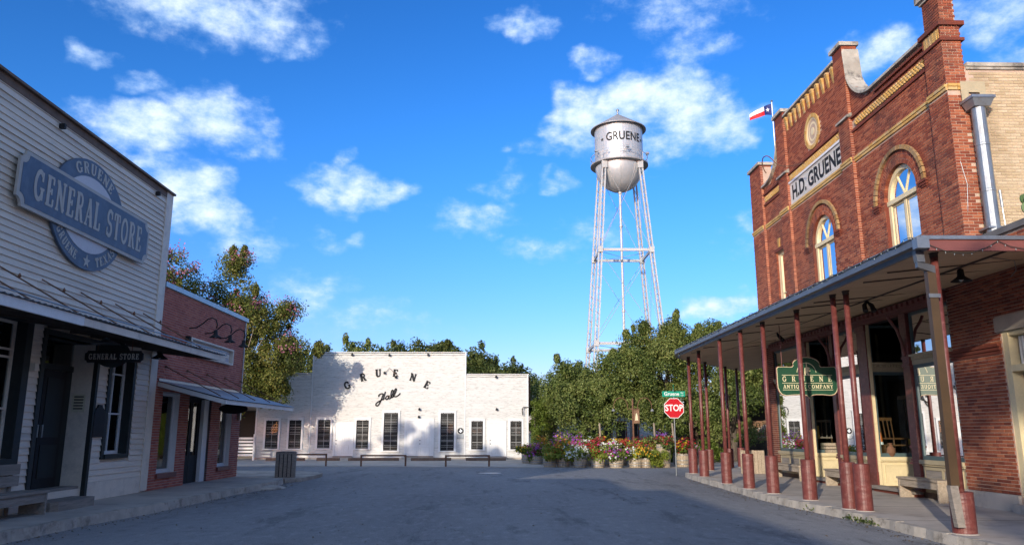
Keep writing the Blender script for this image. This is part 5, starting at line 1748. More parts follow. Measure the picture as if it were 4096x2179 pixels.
for c_, x, y in back:
    px_ = x * 37 / y                                  # what it is seen behind from the street
    fr_ = min(fronts, key=lambda q: abs(q[0] - px_))[1]
    lab = 'raised barrel of %s behind %s' % (kinds[c_], fr_)
    if lab in used:
        lab = 'raised barrel of %s, rearmost behind %s' % (kinds[c_], fr_)
    used[lab] = 1
    planter(x, y, lab, random.choice(('leaf_bright', 'leaf_lime', 'leaf_lime')), [(c_, .85), (random.choice(('yellow', 'red', 'magenta')), .12)], h=.62 if y < 40 else .75, ph=.62 if c_ != 'purple' else .8, pr=.5, nleaf=620, nflow=250, group='raised barrels behind the kerb row')
# feathery fern bush at the kerb
FB = thing('fern_bush', 'feathery yellow green bush at the kerb among the barrels', 'bush', (7.42, 36.5, 0))
Cf = np.column_stack([7.42 + rng.normal(size=14) * .16, 36.5 + rng.normal(size=14) * .16, rng.uniform(.15, .65, 14)])
P, D, _ = clump_points(Cf, np.tile(np.array([[.22, .22, .24]]), (14, 1)), 2600)
P[:, 2] = np.maximum(P[:, 2], .03)
struct(leaf_object('foliage', P, D + rng.normal(size=D.shape) * .5, .11 * rng.uniform(.6, 1.4, len(P)), rng.random(len(P)), 'leaf_lime', FB, aspect=.25), 'stuff')
MB().tube([(7.42, 36.5, 0), (7.42, 36.5, .5)], [.05, .02], 6).build('stem', 'bark', FB)
# low hedge greenery behind the planters
for i, (x, y, w_, h_) in enumerate(((9.6, 43.4, 1.5, 1.5), (11.6, 43.0, 1.4, 1.2), (3.0, 44, 1.0, 1.4))):
    hb_ = thing('leafy_shrub', ['dense leafy shrub under the oak past the lamp post', 'leafy shrub behind the first porch posts', 'leafy shrub in the shade of the vine'][i], 'shrub', (x, y, 0))
    C, Rd = crown_clumps((x, y, h_ * .5), (w_ * .6, .6, h_ * .5), 16, .35)
    P, D, _ = clump_points(C, Rd, 2400)
    P[:, 2] = np.maximum(P[:, 2], .04)
    struct(leaf_object('foliage', P, D + rng.normal(size=D.shape) * .6, .12 * rng.uniform(.6, 1.4, len(P)), rng.random(len(P)), 'leaf_bright' if i < 2 else 'leaf_dark', hb_), 'stuff')
    MB().tube([(x, y, 0), (x, y, h_ * .6)], [.05, .02], 6).build('stem', 'bark', hb_)

# ================================================================== STOP SIGN
SS = thing('stop_sign', 'red octagonal STOP sign under green street name blades', 'sign', (6.76, 29.7, 0))
f29 = FY(29.66)
MB().tube([(6.77, 29.7, 0), (6.78, 29.7, 3.0)], .024, 8).build('pole', 'gutter_metal', SS)
cu_, cz_ = 6.77, 2.5
octo = lambda r: [(cu_ + r * math.cos(R(22.5 + 45 * i)), cz_ + r * math.sin(R(22.5 + 45 * i))) for i in range(8)]
pl = MB().prism(octo(.405), f29, -.004, .0).build('plate', 'white_sheet', SS)
MB().prism(octo(.382), f29, .0005, .003).build('red_field', 'stop_red', pl)
font_mesh('STOP', .33, lambda x, y, d: f29(cu_ + x * .86, cz_ + y * 1.02, d), 'lettering', 'white_sheet', SS, depth=.005, bold=.008)
for zz_ in (.30, -.30):
    MB().lathe((cu_, 29.655, cz_ + zz_), [(.001, -.012), (.014, 0), (.001, .012)], 8).build('bolt', 'galvanised', pl)
bl_ = MB().fbox(f29, 6.34, 7.22, 2.93, 3.14, -.012, -.002).build('name_blade', 'street_green', SS)
font_mesh('Gruene', .19, lambda x, y, d: f29(6.70 + x, 3.035 + y, d), 'lettering', 'white_sheet', bl_, depth=.001, bold=.003)
font_mesh('Rd', .095, lambda x, y, d: f29(7.10 + x, 3.075 + y, d), 'lettering', 'white_sheet', bl_, depth=.001)
font_mesh('1200', .06, lambda x, y, d: f29(7.10 + x, 2.985 + y, d), 'lettering', 'white_sheet', bl_, depth=.001)
b2 = MB().hexa([(6.70, 29.36, 3.16), (6.712, 29.36, 3.16), (6.882, 30.06, 3.16), (6.87, 30.06, 3.16), (6.70, 29.36, 3.38), (6.712, 29.36, 3.38), (6.882, 30.06, 3.38), (6.87, 30.06, 3.38)]).build('name_blade', 'street_green', SS)
MB().box(6.75, 6.81, 29.67, 29.73, 2.9, 3.2).build('bracket', 'galvanised', SS)


# ================================================================== ANTIQUE STORE
AN = thing('antique_store', 'two storey red brick antique store with arched windows, curved parapet and maroon porch', 'store', (9.7, 21.5, 0))
BW = -.09                                             # wall of the bays, set back behind the pilasters
ARC = [(22.27, 7.27, .735), (17.77, 7.27, .735)]
FWIN = (25.4, 26.1, 5.2, 7.74)


def opening(u):
    for c, z, r in ARC:
        q = r + .055
        if abs(u - c) < q:
            return (5.2, z + math.sqrt(q * q - (u - c) ** 2) + .02)
    if FWIN[0] < u < FWIN[1]:
        return FWIN[2:]
    return None


def ptop(u):
    if u < 18.5:
        return 10.36
    if u < 19.8:
        return 11.70 - math.sqrt(max(0, 1.34 ** 2 - (u - 18.46) ** 2))
    if u < 25.2:
        return 12.08
    if u < 26.5:
        return 11.70 - math.sqrt(max(0, 1.34 ** 2 - (26.54 - u) ** 2))
    return 10.36


core = MB()
bays = [(16.0, 19.8, BW), (19.8, 20.45, 0.), (20.45, 24.45, BW), (24.45, 25.2, 0.), (25.2, 26.9, BW), (26.9, 28.08, 0.)]
for a, b, d in bays:
    n = max(1, int((b - a) / .09))
    for i in range(n):
        s, e = a + (b - a) * i / n, a + (b - a) * (i + 1) / n
        u = (s + e) / 2
        zt = min(ptop(s), ptop(e)) if d < 0 else 12.0
        if 26.9 <= u:
            zt = 11.2
        op = opening(u) if d < 0 else None
        parts = [(4.66, zt)] if not op else [(4.66, op[0]), (op[1], zt)]
        for z0, z1 in parts:
            core.fbox(FR, s, e, z0, z1, -.42, d - .009)
core.fbox(FR, 15.289, 16.0, 4.66, 10.36, -.42, -.009)
core.box(10.13, 22, 15.289, 15.6, 4.4, 9.36).box(21.7, 22, 15.6, 28, 4.4, 9.0).box(10.13, 21.7, 27.7, 28.0, 4.4, 9.0).box(10.13, 21.7, 15.6, 27.7, 8.8, 9.0)
core.box(10.13, 21.7, 15.6, 27.7, 4.4, 4.62)
core.build('wall', 'mortar', AN)
MB().box(10.1, 22, 15.29, 15.6, .1, 4.39).box(21.7, 22, 15.61, 28, .1, 4.39).box(10.13, 21.69, 27.7, 28.0, .1, 4.39).build('party_wall', 'dark_inside', AN)


def in_ring(u, z, extra=0.):
    for c, zc, r in ARC:
        if z >= zc - .01 and math.hypot(u - c, z - zc) < 1.19 + extra:
            return True
        if zc - .175 < z < zc and abs(u - c) < 1.24:
            return True
    return False


mass = []
rects = [(FWIN[0], FWIN[1], FWIN[2], FWIN[3])] + [(c - .742, c + .742, 5.2, 7.1) for c, _, _ in ARC]
bands = [(8.82, 8.97), (9.78, 9.98)]
bfield = lambda u, z: not in_ring(u, z) and z < ptop(u) - .04 and not any(b[0] - .02 < z < b[1] + .02 for b in bands)
for a, b, d in bays:
    if d < 0:
        if a == 20.45:
            q = lay(a, b, 4.9, 12.05, rects + [(20.45, 24.45, 8.97, 9.72)], lambda u, z: bfield(u, z) and math.hypot(u - 22.36, z - 10.75) > .57)
        else:
            q = lay(a, b, 4.9, 11.7, rects, bfield)
        brick_mass('brickwork', FR, q, BW, 'brick_red', AN)
    else:
        zt = 12.0 if a < 26 else 11.2
        brick_mass('pilaster_brickwork', FR, lay(a + .004, b - .004, 4.9, zt, (), lambda u, z: not (8.8 < z < 8.99)), 0, 'brick_red', AN)
for ya in (19.8, 24.45, 26.9):
    brick_mass('return_bricks', FY(ya - .004), lay(9.70, 9.80, 4.9, 12.0 if ya < 26 else 11.2), 0, 'brick_red', AN, .02)
# near corner pier: street face and side face, with its pinnacle
brick_mass('pilaster_brickwork', FR, lay(15.29, 15.996, 4.9, 10.36, [(15.34, 15.93, 10.07, 10.30)], lambda u, z: not (8.8 < z < 8.99)), 0, 'brick_red', AN)


def tooth(z):
    k = int((z - 4.9) / .335)
    return 10.10 + (.10 if k % 2 else -.04) + (.06 if k % 3 == 0 else 0)


side = lay(9.71, 10.45, 4.9, 8.76, (), lambda u, z: u < tooth(z)) + lay(9.71, 10.14, 8.99, 10.36)
brick_mass('quoin_brickwork', FS, side, 0, 'brick_red', AN)
cr = lay(10.0, 17.0, 4.9, 9.3, (), lambda u, z: u > tooth(z) + .11 if z < 8.75 else u > 10.26)
brick_mass('side_brickwork', FS, cr, 0, 'brick_cream', AN)
MB().fbox(FS, 10.16, 17.2, 9.3, 9.36, -.4, .03).fbox(FS, 10.16, 17.2, 9.362, 9.45, -.42, .06).build('side_coping', 'coping', AN)
mb = MB()
for a, b, z0, z1, p in ((9.66, 10.2, 9.98, 10.05, .04), (9.66, 10.2, 10.34, 10.44, .06), ):
    mb.box(9.7 - p, 10.16 + p, 15.28 - p, 16.0 + p, z0, z1)
mb.build('pier_band', 'brick_red', AN)
MB().fbox(FR, 15.34, 15.93, 10.07, 10.30, -.03, -.01).build('pier_panel_back', 'brick_yellow', AN)
mb = MB()
for i in range(9):
    mb.fbox(FR, 15.345 + i * .0655, 15.345 + i * .0655 + .052, 10.075, 10.295, -.01, .012 + .006 * (i % 2), 0, random.random())
mb.build('soldier_bricks', 'brick_yellow', AN, tones=True)
PF = lambda u, z, d: (9.76 - d, u, z)
PS = lambda u, z, d: (u, 15.34 - d, z)
MB().box(9.772, 10.10, 15.352, 15.95, 10.44, 11.3).build('pinnacle_core', 'mortar', AN)
brick_mass('pinnacle_brickwork', PF, lay(15.345, 15.955, 10.45, 11.3), 0, 'brick_red', AN, .03)
brick_mass('pinnacle_brickwork', PS, lay(9.762, 10.11, 10.45, 11.3), 0, 'brick_red', AN, .03)
mb = MB()
mb.box(9.72, 10.15, 15.30, 16.0, 11.2, 11.27).box(9.66, 10.2, 15.24, 16.06, 11.27, 11.42)
mb.build('pinnacle_cap', 'coping', AN)
# pinnacles beside the raised centre, and the far pier
for (a, b, z0, z1, x1) in ((19.86, 20.44, 11.98, 12.30, 10.14), (24.46, 25.2, 11.98, 12.30, 10.14), (26.95, 28.06, 11.18, 11.28, 10.14)):
    MB().box(9.705, x1, a, b, z0, z1).build('pinnacle', 'brick_red', AN)
    MB().box(9.63, x1 + .05, a - .06, b + .06, z1, z1 + .11).build('pinnacle_cap', 'coping', AN)
    yb = a - .001
    fps = FY(yb)
    brick_mass('pinnacle_brickwork', fps, lay(9.71, x1, 10.9 if a < 20 else z0 - .4, z1), .0, 'brick_red', AN, .03)
for (a, b) in ((19.76, 20.49), (24.41, 25.25)):     # stone weatherings on the pilasters
    MB().hexa([FR(a, 10.12, -.1), FR(b, 10.12, -.1), FR(b, 10.12, .07), FR(a, 10.12, .07), FR(a, 10.26, -.1), FR(b, 10.26, -.1), FR(b, 10.19, .05), FR(a, 10.19, .05)]).build('weathering', 'coping', AN)
# coping that follows the curved parapet
for rng_ in ((16.02, 19.80), (20.47, 24.44), (25.22, 26.9)):
    mb = MB()
    us = np.linspace(rng_[0], rng_[1], 44)
    for s, e in zip(us, us[1:]):
        z0, z1 = ptop(min(s, 26.899)), ptop(min(e, 26.899))
        jz = random.uniform(-.008, .008)
        mb.hexa([FR(s, z0, -.44), FR(e, z1, -.44), FR(e, z1, .02), FR(s, z0, .02), FR(s, z0 + .09 + jz, -.46), FR(e, z1 + .09 + jz, -.46), FR(e, z1 + .085, .0), FR(s, z0 + .085, .0)])
    mb.build('parapet_coping', 'coping', AN)
MB().fbox(FR, 16.0, 19.8, 10.06, 10.12, BW, BW + .05).fbox(FR, 16.0, 18.4, 10.22, 10.27, BW, BW + .06).fbox(FR, 25.2, 26.9, 10.06, 10.12, BW, BW + .05).fbox(FR, 16.0, 19.8, 9.66, 9.72, BW, BW + .04).fbox(FR, 25.2, 26.9, 9.66, 9.72, BW, BW + .04).fbox(FR, 20.45, 24.45, 10.03, 10.08, BW, BW + .05).build('corbel_course', 'brick_red', AN)
# yellow string course, stepping round the pilasters
mb = MB()
for a, b, d in [(15.28, 16.0, 0.)] + bays:
    u = a
    while u < b - .01:
        e = min(u + .21, b)
        for z0, z1, p in ((8.825, 8.89, .03), (8.897, 8.962, .05)):
            mb.fbox(FR, u + .004, e - .004, z0, z1, d - .06, d + p, 0, random.random())
        u = e
u = 9.71
while u < 10.2:
    for z0, z1, p in ((8.825, 8.89, .03), (8.897, 8.962, .05)):
        mb.fbox(FS, u, u + .2, z0, z1, -.06, p, 0, random.random())
    u += .21
mb.build('string_course', 'brick_yellow', AN, tones=True)
# chequered dentil bands
for (a, b) in ((16.12, 19.62), (20.55, 24.35), (25.25, 26.8)):
    mb = MB()
    mb.fbox(FR, a, b, 9.785, 9.975, BW - .06, BW - .01, 0, .2)
    for r_ in range(3):
        u = a + (.06 if r_ % 2 else 0)
        while u < b - .06:
            mb.fbox(FR, u, u + .062, 9.79 + r_ * .0625, 9.79 + r_ * .0625 + .056, BW - .01, BW + .045, 0, random.random())
            u += .12
    struct(mb.build('dentil_band', 'brick_yellow', AN, tones=True), 'stuff')
# stepped brackets under the raised parapet
for k in range(11):
    u = 20.62 + k * .365
    mb = MB()
    for s in range(7):
        mb.fbox(FR, u - .06, u + .06, 11.55 + s * .067, 11.607 + s * .067, BW, BW + .02 + .012 * s, 0, random.random())
    mb.build('bracket', 'brick_yellow', AN, tones=True)
# oculus
oc = MB()
for i in range(34):
    a0, a1 = 2 * math.pi * (i + .06) / 34, 2 * math.pi * (i + .94) / 34
    q = [(22.36 + r * math.cos(a), 10.75 + r * math.sin(a)) for r, a in ((.44, a0), (.56, a0), (.56, a1), (.44, a1))]
    oc.hexa([FR(u, z, BW - .1) for u, z in q] + [FR(u, z, BW + .035) for u, z in q], 0, random.random())
OC = oc.build('oculus', 'brick_yellow', AN, tones=True)
MB().prism([(22.36 + .44 * math.cos(a), 10.75 + .44 * math.sin(a)) for a in np.linspace(0, 6.2832, 32, endpoint=False)], FR, BW - .16, BW - .03).build('disc', 'cream', OC)
MB().ring(FR, 22.36, 10.75, .24, .24, .30, .30, BW - .03, BW - .005, n=28).ring(FR, 22.36, 10.75, .38, .38, .44, .44, BW - .03, BW + .01, n=28).build('moulding', 'cream', OC)
MB().prism([(22.36 + .12 * math.cos(a), 10.75 + .12 * math.sin(a)) for a in np.linspace(0, 6.2832, 16, endpoint=False)], FR, BW - .03, BW + .005).build('boss', 'cream', OC)
# painted name band
NBd = MB()
for q in lay(20.455, 24.445, 8.975, 9.70):
    NBd.fbox(FR, q[0], q[1], q[2], q[3], BW - .06, BW + .004 + random.uniform(0, .003))
NBd = NBd.build('name_band', 'white_paint', AN)
MB().fbox(FR, 20.46, 24.44, 9.70, 9.77, BW, BW + .05).build('name_band_trim', 'trim_white', AN)
font_mesh('H.D.', .66, lambda x, y, d: FR(24.28 - x, 9.33 + y, BW + .009 + d), 'lettering', 'black', NBd, depth=.001, bold=.024, sx=.93, align='LEFT')
font_mesh('GRUENE', .66, lambda x, y, d: FR(20.62 - x, 9.33 + y, BW + .009 + d), 'lettering', 'black', NBd, depth=.001, bold=.024, sx=.93, align='RIGHT')
# arches
for c, zc, r in ARC:
    MB().ring(FR, c, zc, 1.0, 1.0, 1.33, 1.33, BW - .06, BW - .006, 0, math.pi, 40).build('arch_backing', 'brick_red', AN)
    for s in (-1, 1):
        MB().fbox(FR, min(c + s * .74, c + s * 1.36), max(c + s * .74, c + s * 1.36), 7.08, 7.28, BW - .06, BW - .007).build('impost_backing', 'brick_red', AN)
        a, b = sorted((c + s * .735, c + s * .85))
        MB().fbox(FR, a, b, 5.2, 7.27, -.41, BW - .012).build('jamb', 'brick_red', AN)
    for (r0, r1, mt, d, n) in ((.745, .85, 'brick_red', BW, 38), (.86, .965, 'brick_red', BW - .004, 42), (.975, 1.078, 'brick_red', BW, 46), (1.086, 1.19, 'brick_hood', BW + .06, 24)):
        mb = MB()
        for i in range(n):
            a0, a1 = math.pi * (i + .07) / n, math.pi * (i + .93) / n
            q = [(c + rr * math.cos(a), zc + rr * math.sin(a)) for rr, a in ((r0, a0), (r1, a0), (r1, a1), (r0, a1))]
            mb.hexa([FR(u, z, BW - .1) for u, z in q] + [FR(u, z, d + random.uniform(-.002, .003)) for u, z in q], 0, random.random())
        mb.build('arch_ring', mt, AN, tones=True)
    for s in (-1, 1):
        a, b = sorted((c + s * .93, c + s * 1.26))
        MB().fbox(FR, a, b, 7.21, 7.265, BW - .05, BW + .07).fbox(FR, a + .03, b - .03, 7.15, 7.208, BW - .05, BW + .045).fbox(FR, a + .06, b - .06, 7.10, 7.148, BW - .05, BW + .025).build('impost', 'brick_red', AN)
        brick_mass('jamb_bricks', FR, lay(min(c + s * .745, c + s * .92), max(c + s * .745, c + s * .92), 7.105, 7.265), BW, 'brick_red', AN)
    # window
    w = MB()
    dfr = BW - .12
    w.ring(FR, c, zc, .62, .62, .735, .735, dfr - .12, dfr + .03, 0, math.pi, 28)
    w.fbox(FR, c - .735, c - .62, 5.2, 7.16, dfr - .12, dfr + .03).fbox(FR, c + .62, c + .735, 5.2, 7.16, dfr - .12, dfr + .03)
    w.fbox(FR, c - .735, c + .735, 7.16, 7.27, dfr - .12, dfr + .06)
    w.fbox(FR, c - .05, c + .05, 5.2, 7.16, dfr - .12, dfr + .005)
    w = w.build('arched_window', 'cream', AN)
    for (a, b) in ((c - .62, c - .05), (c + .05, c + .62)):
        MB().fbox(FR, a, a + .05, 5.2, 7.155, dfr - .06, dfr - .012).fbox(FR, b - .05, b, 5.2, 7.155, dfr - .06, dfr - .012).fbox(FR, a + .05, b - .05, 6.05, 6.13, dfr - .06, dfr - .004).fbox(FR, a + .05, b - .05, 7.09, 7.155, dfr - .06, dfr - .012).build('sash', 'olive_cream', w)
        MB().fbox(FR, a + .05, b - .05, 6.13, 7.09, dfr - .035, dfr - .029).build('pane', 'glass', w)
        MB().fbox(FR, a + .05, b - .05, 5.2, 6.05, dfr - .035, dfr - .029).build('pane', 'glass', w)
    MB().prism([(c + .62 * math.cos(a), zc + .62 * math.sin(a)) for a in np.linspace(0, math.pi, 20)], FR, dfr - .035, dfr - .029).build('pane', 'glass', w)
    for ang in (62, 118):
        MB().beam(FR(c + .02 * math.cos(R(ang)), zc + .02, dfr - .02), FR(c + .60 * math.cos(R(ang)), zc + .60 * math.sin(R(ang)), dfr - .02), .032, .032, up=(1, 0, 0)).build('glazing_bar', 'cream', w)
    fan = MB()
    for ang in range(128, 178, 7):
        fan.beam(FR(c + .12 * math.cos(R(ang)), zc + .12 * math.sin(R(ang)) + .01, dfr - .05), FR(c + .57 * math.cos(R(ang)), zc + .57 * math.sin(R(ang)), dfr - .05), .022, .022, up=(1, 0, 0))
    for ang in range(4, 60, 7):
        fan.beam(FR(c + .12 * math.cos(R(ang)), zc + .12 * math.sin(R(ang)) + .01, dfr - .05), FR(c + .57 * math.cos(R(ang)), zc + .57 * math.sin(R(ang)), dfr - .05), .022, .022, up=(1, 0, 0))
    fan.build('sunburst_bars', 'cream', w)
    MB().fbox(FR, c - .55, c - .1, 6.2, 7.0, dfr - .35, dfr - .34).build('blind', 'window_paper', w)
fw = sash_window(AN, FR, FWIN, 'cream', 'cream', d=BW - .12, bars_z=(6.3,), fw=.11)
MB().fbox(FR, 25.30, 26.2, 7.745, 7.86, BW - .1, BW + .03).build('lintel', 'brick_red', AN)
MB().hexa([FR(25.69, 7.87, BW - .02), FR(25.81, 7.87, BW - .02), FR(25.85, 8.18, BW - .02), FR(25.65, 8.18, BW - .02), FR(25.69, 7.87, BW + .04), FR(25.81, 7.87, BW + .04), FR(25.85, 8.18, BW + .04), FR(25.65, 8.18, BW + .04)]).build('keystone', 'brick_yellow', AN)
MB().box(10.2, 21.6, 15.7, 27.6, 4.63, 4.7).build('upper_floor', 'wood_dark', AN)
MB().box(13.4, 13.5, 15.7, 27.6, 4.7, 8.7).build('upper_partition', 'dark_inside', AN)
# far flank along the angled side street
mb = MB()
mb.hexa([(9.72, 28.07, .1), (14.2, 34.6, .1), (14.5, 34.3, .1), (10.1, 28.0, .1), (9.72, 28.07, 9.3), (14.2, 34.6, 9.3), (14.5, 34.3, 9.3), (10.1, 28.0, 9.3)])
mb.build('flank_wall', 'brick_red', AN)

# rain pipe on the side wall
PP = MB().lathe((10.16, 15.05, 5.5), [(.135, 0), (.135, .95), (.142, .96), (.142, 1.0), (.135, 1.01), (.135, 1.95), (.142, 1.96), (.142, 2.0), (.135, 2.01), (.135, 2.85)], 18).build('rain_pipe', 'galvanised', AN)
MB().hexa([(10.0, 14.9, 8.3), (10.34, 14.9, 8.3), (10.34, 15.2, 8.3), (10.0, 15.2, 8.3), (9.94, 14.84, 8.46), (10.40, 14.84, 8.46), (10.40, 15.24, 8.46), (9.94, 15.24, 8.46)]).box(9.92, 10.42, 14.82, 15.26, 8.46, 8.52).build('hopper', 'galvanised', PP)
MB().fbox(FS, 9.96, 10.12, 8.42, 9.0, .052, .06).fbox(FS, 10.12, 10.5, 8.75, 9.0, .052, .06).fbox(FS, 10.36, 10.5, 8.42, 8.75, .052, .06).build('scupper_plate', 'olive_cream', AN)
MB().fbox(FS, 9.98, 10.36, 5.66, 5.7, .02, .36).build('pipe_strap', 'galvanised', PP)
MB().tube([FS(9.78, 7.2, .02), FS(9.86, 6.7, .03), FS(9.82, 6.2, .02), FS(9.80, 6.1, .03)], .005, 5).build('loose_wire', 'galvanised', AN)

# ---------------- ground floor: corner brick, door bay, storefronts
DOOR = (13.35, 14.56, .42, 3.49)
mb = MB()
wall_holes(mb, FR, 3.0, 16.22, .1, 5.32, [DOOR], -.4, -.009)
mb.box(10.11, 21.7, 3, 3.3, .1, 5.3).box(10.11, 21.7, 3.3, 15.27, 5.0, 5.2)
mb.build('ground_wall', 'mortar', AN)
MB().fbox(FR, 26.88, 28.07, .1, 4.66, -.4, -.009).build('corner_pier', 'mortar', AN)
MB().box(10.1, 10.4, 15.9, 16.19, .1, 4.39).build('window_end', 'mortar', AN)
gb = lay(10.5, 16.22, .46, 5.3, [(DOOR[0] - .02, DOOR[1] + .02, .0, 3.78), (13.05, 14.7, 3.47, 3.79)], lambda u, z: not (z > 4.9 and u > 15.27), shift=.05)
gb.sort(key=lambda q: -((14.4 < q[0]) * 10 - abs(q[2] - 1.9)))
ind = set([q for q in gb if q[0] > 14.5 and q[2] < 3.6][:300])
brick_single(FR, ind, 0, 'brick_red_single', AN)
brick_mass('brickwork', FR, [q for q in gb if q not in ind], 0, 'brick_red', AN)
brick_mass('brickwork', FR, lay(26.88, 28.07, .4, 4.6), 0, 'brick_red', AN)
MB().fbox(FR, 3, 10.5, .1, 5.3, -.008, 0).build('plain_wall', 'brick_red', AN)
for a, b, c in ((14.58, 16.26, .455), (5, 13.3, .455), (26.9, 28.1, .39)):
    MB().fbox(FR, a, b, .1, c, -.3, .05).build('plinth', 'concrete', AN)
for z0, p in ((3.08, .02), (3.15, .045), (3.22, .07)):
    MB().fbox(FR, 14.6, 16.26, z0, z0 + .06, -.02, p).build('corbel', 'brick_red', AN)
    MB().fbox(FR, 26.86, 28.1, z0, z0 + .06, -.02, p).build('corbel', 'brick_red', AN)
MB().fbox(FR, 3, 15.25, 5.32, 5.44, -.4, .06).build('parapet_cap', 'roof_shingle', AN)
MB().fbox(FR, 13.05, 14.69, 3.49, 3.77, -.1, .03).build('lintel', 'stone_lintel', AN)
dr = MB().fbox(FR, DOOR[1] - .16, DOOR[1], .3, 3.49, -.25, -.02).fbox(FR, DOOR[0], DOOR[0] + .16, .3, 3.49, -.25, -.02).fbox(FR, DOOR[0] + .16, DOOR[1] - .16, 2.72, 2.84, -.25, -.0).fbox(FR, DOOR[0] + .16, DOOR[1] - .16, 3.4, 3.49, -.25, -.04).build('side_door', 'cream', AN)
MB().fbox(FR, DOOR[0] + .17, DOOR[1] - .17, .42, 2.71, -.3, -.22).build('door_leaf', 'olive_cream', dr)
MB().fbox(FR, DOOR[1] - .6, DOOR[1] - .28, 1.5, 2.5, -.22, -.2).build('door_panel', 'teal_frame', dr)
for i in range(9):
    MB().fbox(FR, DOOR[0] + .2 + i * .09, DOOR[0] + .24 + i * .09, 2.86, 3.38, -.2, -.16).build('transom_slat', 'trim_white', dr)
MB().fbox(FR, DOOR[0] + .17, DOOR[1] - .17, 2.85, 3.4, -.26, -.24).build('transom_back', 'teal_frame', dr)
MB().fbox(FR, 13.2, 14.6, .148, .3, -.3, .16).build('door_step', 'concrete', AN)

# interior shell
MB().box(9.75, 21.6, 16.3, 27.6, .12, .28).build('shop_floor', 'wood_brown', AN)
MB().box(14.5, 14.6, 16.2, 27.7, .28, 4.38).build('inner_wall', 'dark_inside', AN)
MB().box(9.72, 21.6, 16.2, 27.7, 4.40, 4.44).build('inner_ceiling', 'dark_inside', AN)


def dentil_strip(fr, a, b, z0, z1, d0, d1, pitch, mat, parent):
    mb = MB()
    u = a
    while u < b - pitch * .5:
        mb.fbox(fr, u, u + pitch * .55, z0, z1, d0, d1)
        u += pitch
    struct(mb.build('dentils', mat, parent), 'stuff')


def shopwindow(fr, a, b, npan, base_mat, deep=.0):
    """bulkhead, sill, framed plate glass, cornice band and transom light"""
    w = MB().fbox(fr, a, b, .28, .90, -.12, -.03).build('shop_window', base_mat, AN)
    pw = (b - a - .16) / npan
    for k in range(npan):
        p0 = a + .1 + k * pw
        MB().fbox(fr, p0 + .03, p0 + pw - .05, .40, .76, -.029, -.012).build('bulkhead_panel', 'wood_grey' if base_mat == 'olive_cream' else base_mat, w)
        MB().fbox(fr, p0, p0 + .028, .36, .80, -.029, .0).fbox(fr, p0 + pw - .048, p0 + pw - .02, .36, .80, -.029, .0).fbox(fr, p0 + .028, p0 + pw - .048, .772, .80, -.029, .0).build('bulkhead_moulding', base_mat, w)
    MB().fbox(fr, a - .02, b + .02, .90, .99, -.14, .05).build('sill', base_mat, w)
    dentil_strip(fr, a, b, .86, .898, -.028, .02, .06, base_mat, w)
    MB().fbox(fr, a, a + .06, .99, 3.14, -.1, -.04).fbox(fr, b - .06, b, .99, 3.14, -.1, -.04).fbox(fr, a + .06, b - .06, .99, 1.08, -.1, -.04).fbox(fr, a + .06, b - .06, 3.06, 3.14, -.1, -.04).build('frame', 'teal_frame', w)
    MB().fbox(fr, a + .06, b - .06, 1.08, 3.06, -.075, -.067).build('pane', 'glass', w)
    MB().fbox(fr, a, b, 3.14, 3.36, -.12, -.02).fbox(fr, a, b, 3.33, 3.38, -.02, .05).build('cornice_band', 'olive_cream', w)
    dentil_strip(fr, a, b, 3.25, 3.33, -.02, .03, .07, 'olive_cream', w)
    MB().fbox(fr, a, a + .05, 3.38, 4.36, -.1, -.04).fbox(fr, b - .05, b, 3.38, 4.36, -.1, -.04).fbox(fr, a + .05, b - .05, 4.29, 4.36, -.1, -.04).build('transom_frame', 'teal_frame', w)
    MB().fbox(fr, a + .05, b - .05, 3.38, 4.29, -.075, -.067).build('transom_pane', 'glass', w)
    return w


shopwindow(FR, 24.22, 26.86, 3, 'olive_cream')
shopwindow(FR, 20.47, 21.98, 2, 'olive_cream')
shopwindow(FR, 16.24, 17.88, 2, 'olive_cream')
for yf, lo in ((23.9, 22.28), (19.94, 18.28)):      # recessed entries: the side that faces down the street, the other side, the door
    shopwindow(FY(yf), 9.78, 10.9, 1, 'cream')
    MB().fbox(FY(yf + .02), 9.70, 9.775, .28, 4.36, -.1, .03).build('entry_post', 'cream', AN)
    MB().box(9.74, 10.9, lo - .06, lo, .28, .95).box(9.74, 9.8, lo - .06, lo, .95, 4.36).box(10.84, 10.9, lo - .06, lo, .95, 4.36).build('entry_side', 'olive_cream', AN)
    MB().box(9.8, 10.84, lo - .04, lo - .032, .95, 4.30).build('entry_pane', 'glass', AN)
    d_ = MB().box(10.9, 10.96, lo + .1, yf - .1, .28, 1.1).box(10.9, 10.96, lo + .1, lo + .25, 1.1, 3.0).box(10.9, 10.96, yf - .25, yf - .1, 1.1, 3.0).box(10.9, 10.96, lo, yf, 3.0, 3.15).build('shop_door', 'teal_frame', AN)
    MB().box(10.92, 10.928, lo + .25, yf - .25, 1.1, 3.0).build('pane', 'glass', d_)
    MB().box(9.52, 9.74, lo - .3, yf + .1, .22, .30).build('entry_step', 'wood_grey', AN)
    br_ = lay(lo - .3, yf + .1, .152, .22)
    MB().box(9.58, 9.74, lo - .3, yf + .1, .10, .215).build('step_riser', 'brick_red', AN)
for (a, b) in ((23.93, 24.2), (19.97, 20.45)):
    MB().fbox(FR, a, b, .28, 4.37, -.1, .03).build('pilaster', 'maroon', AN)
    for z0, z1, p in ((.28, .62, .05), (4.2, 4.36, .06)):
        MB().fbox(FR, a - .02, b + .02, z0, z1, -.05, p).build('pilaster_block', 'maroon', AN)
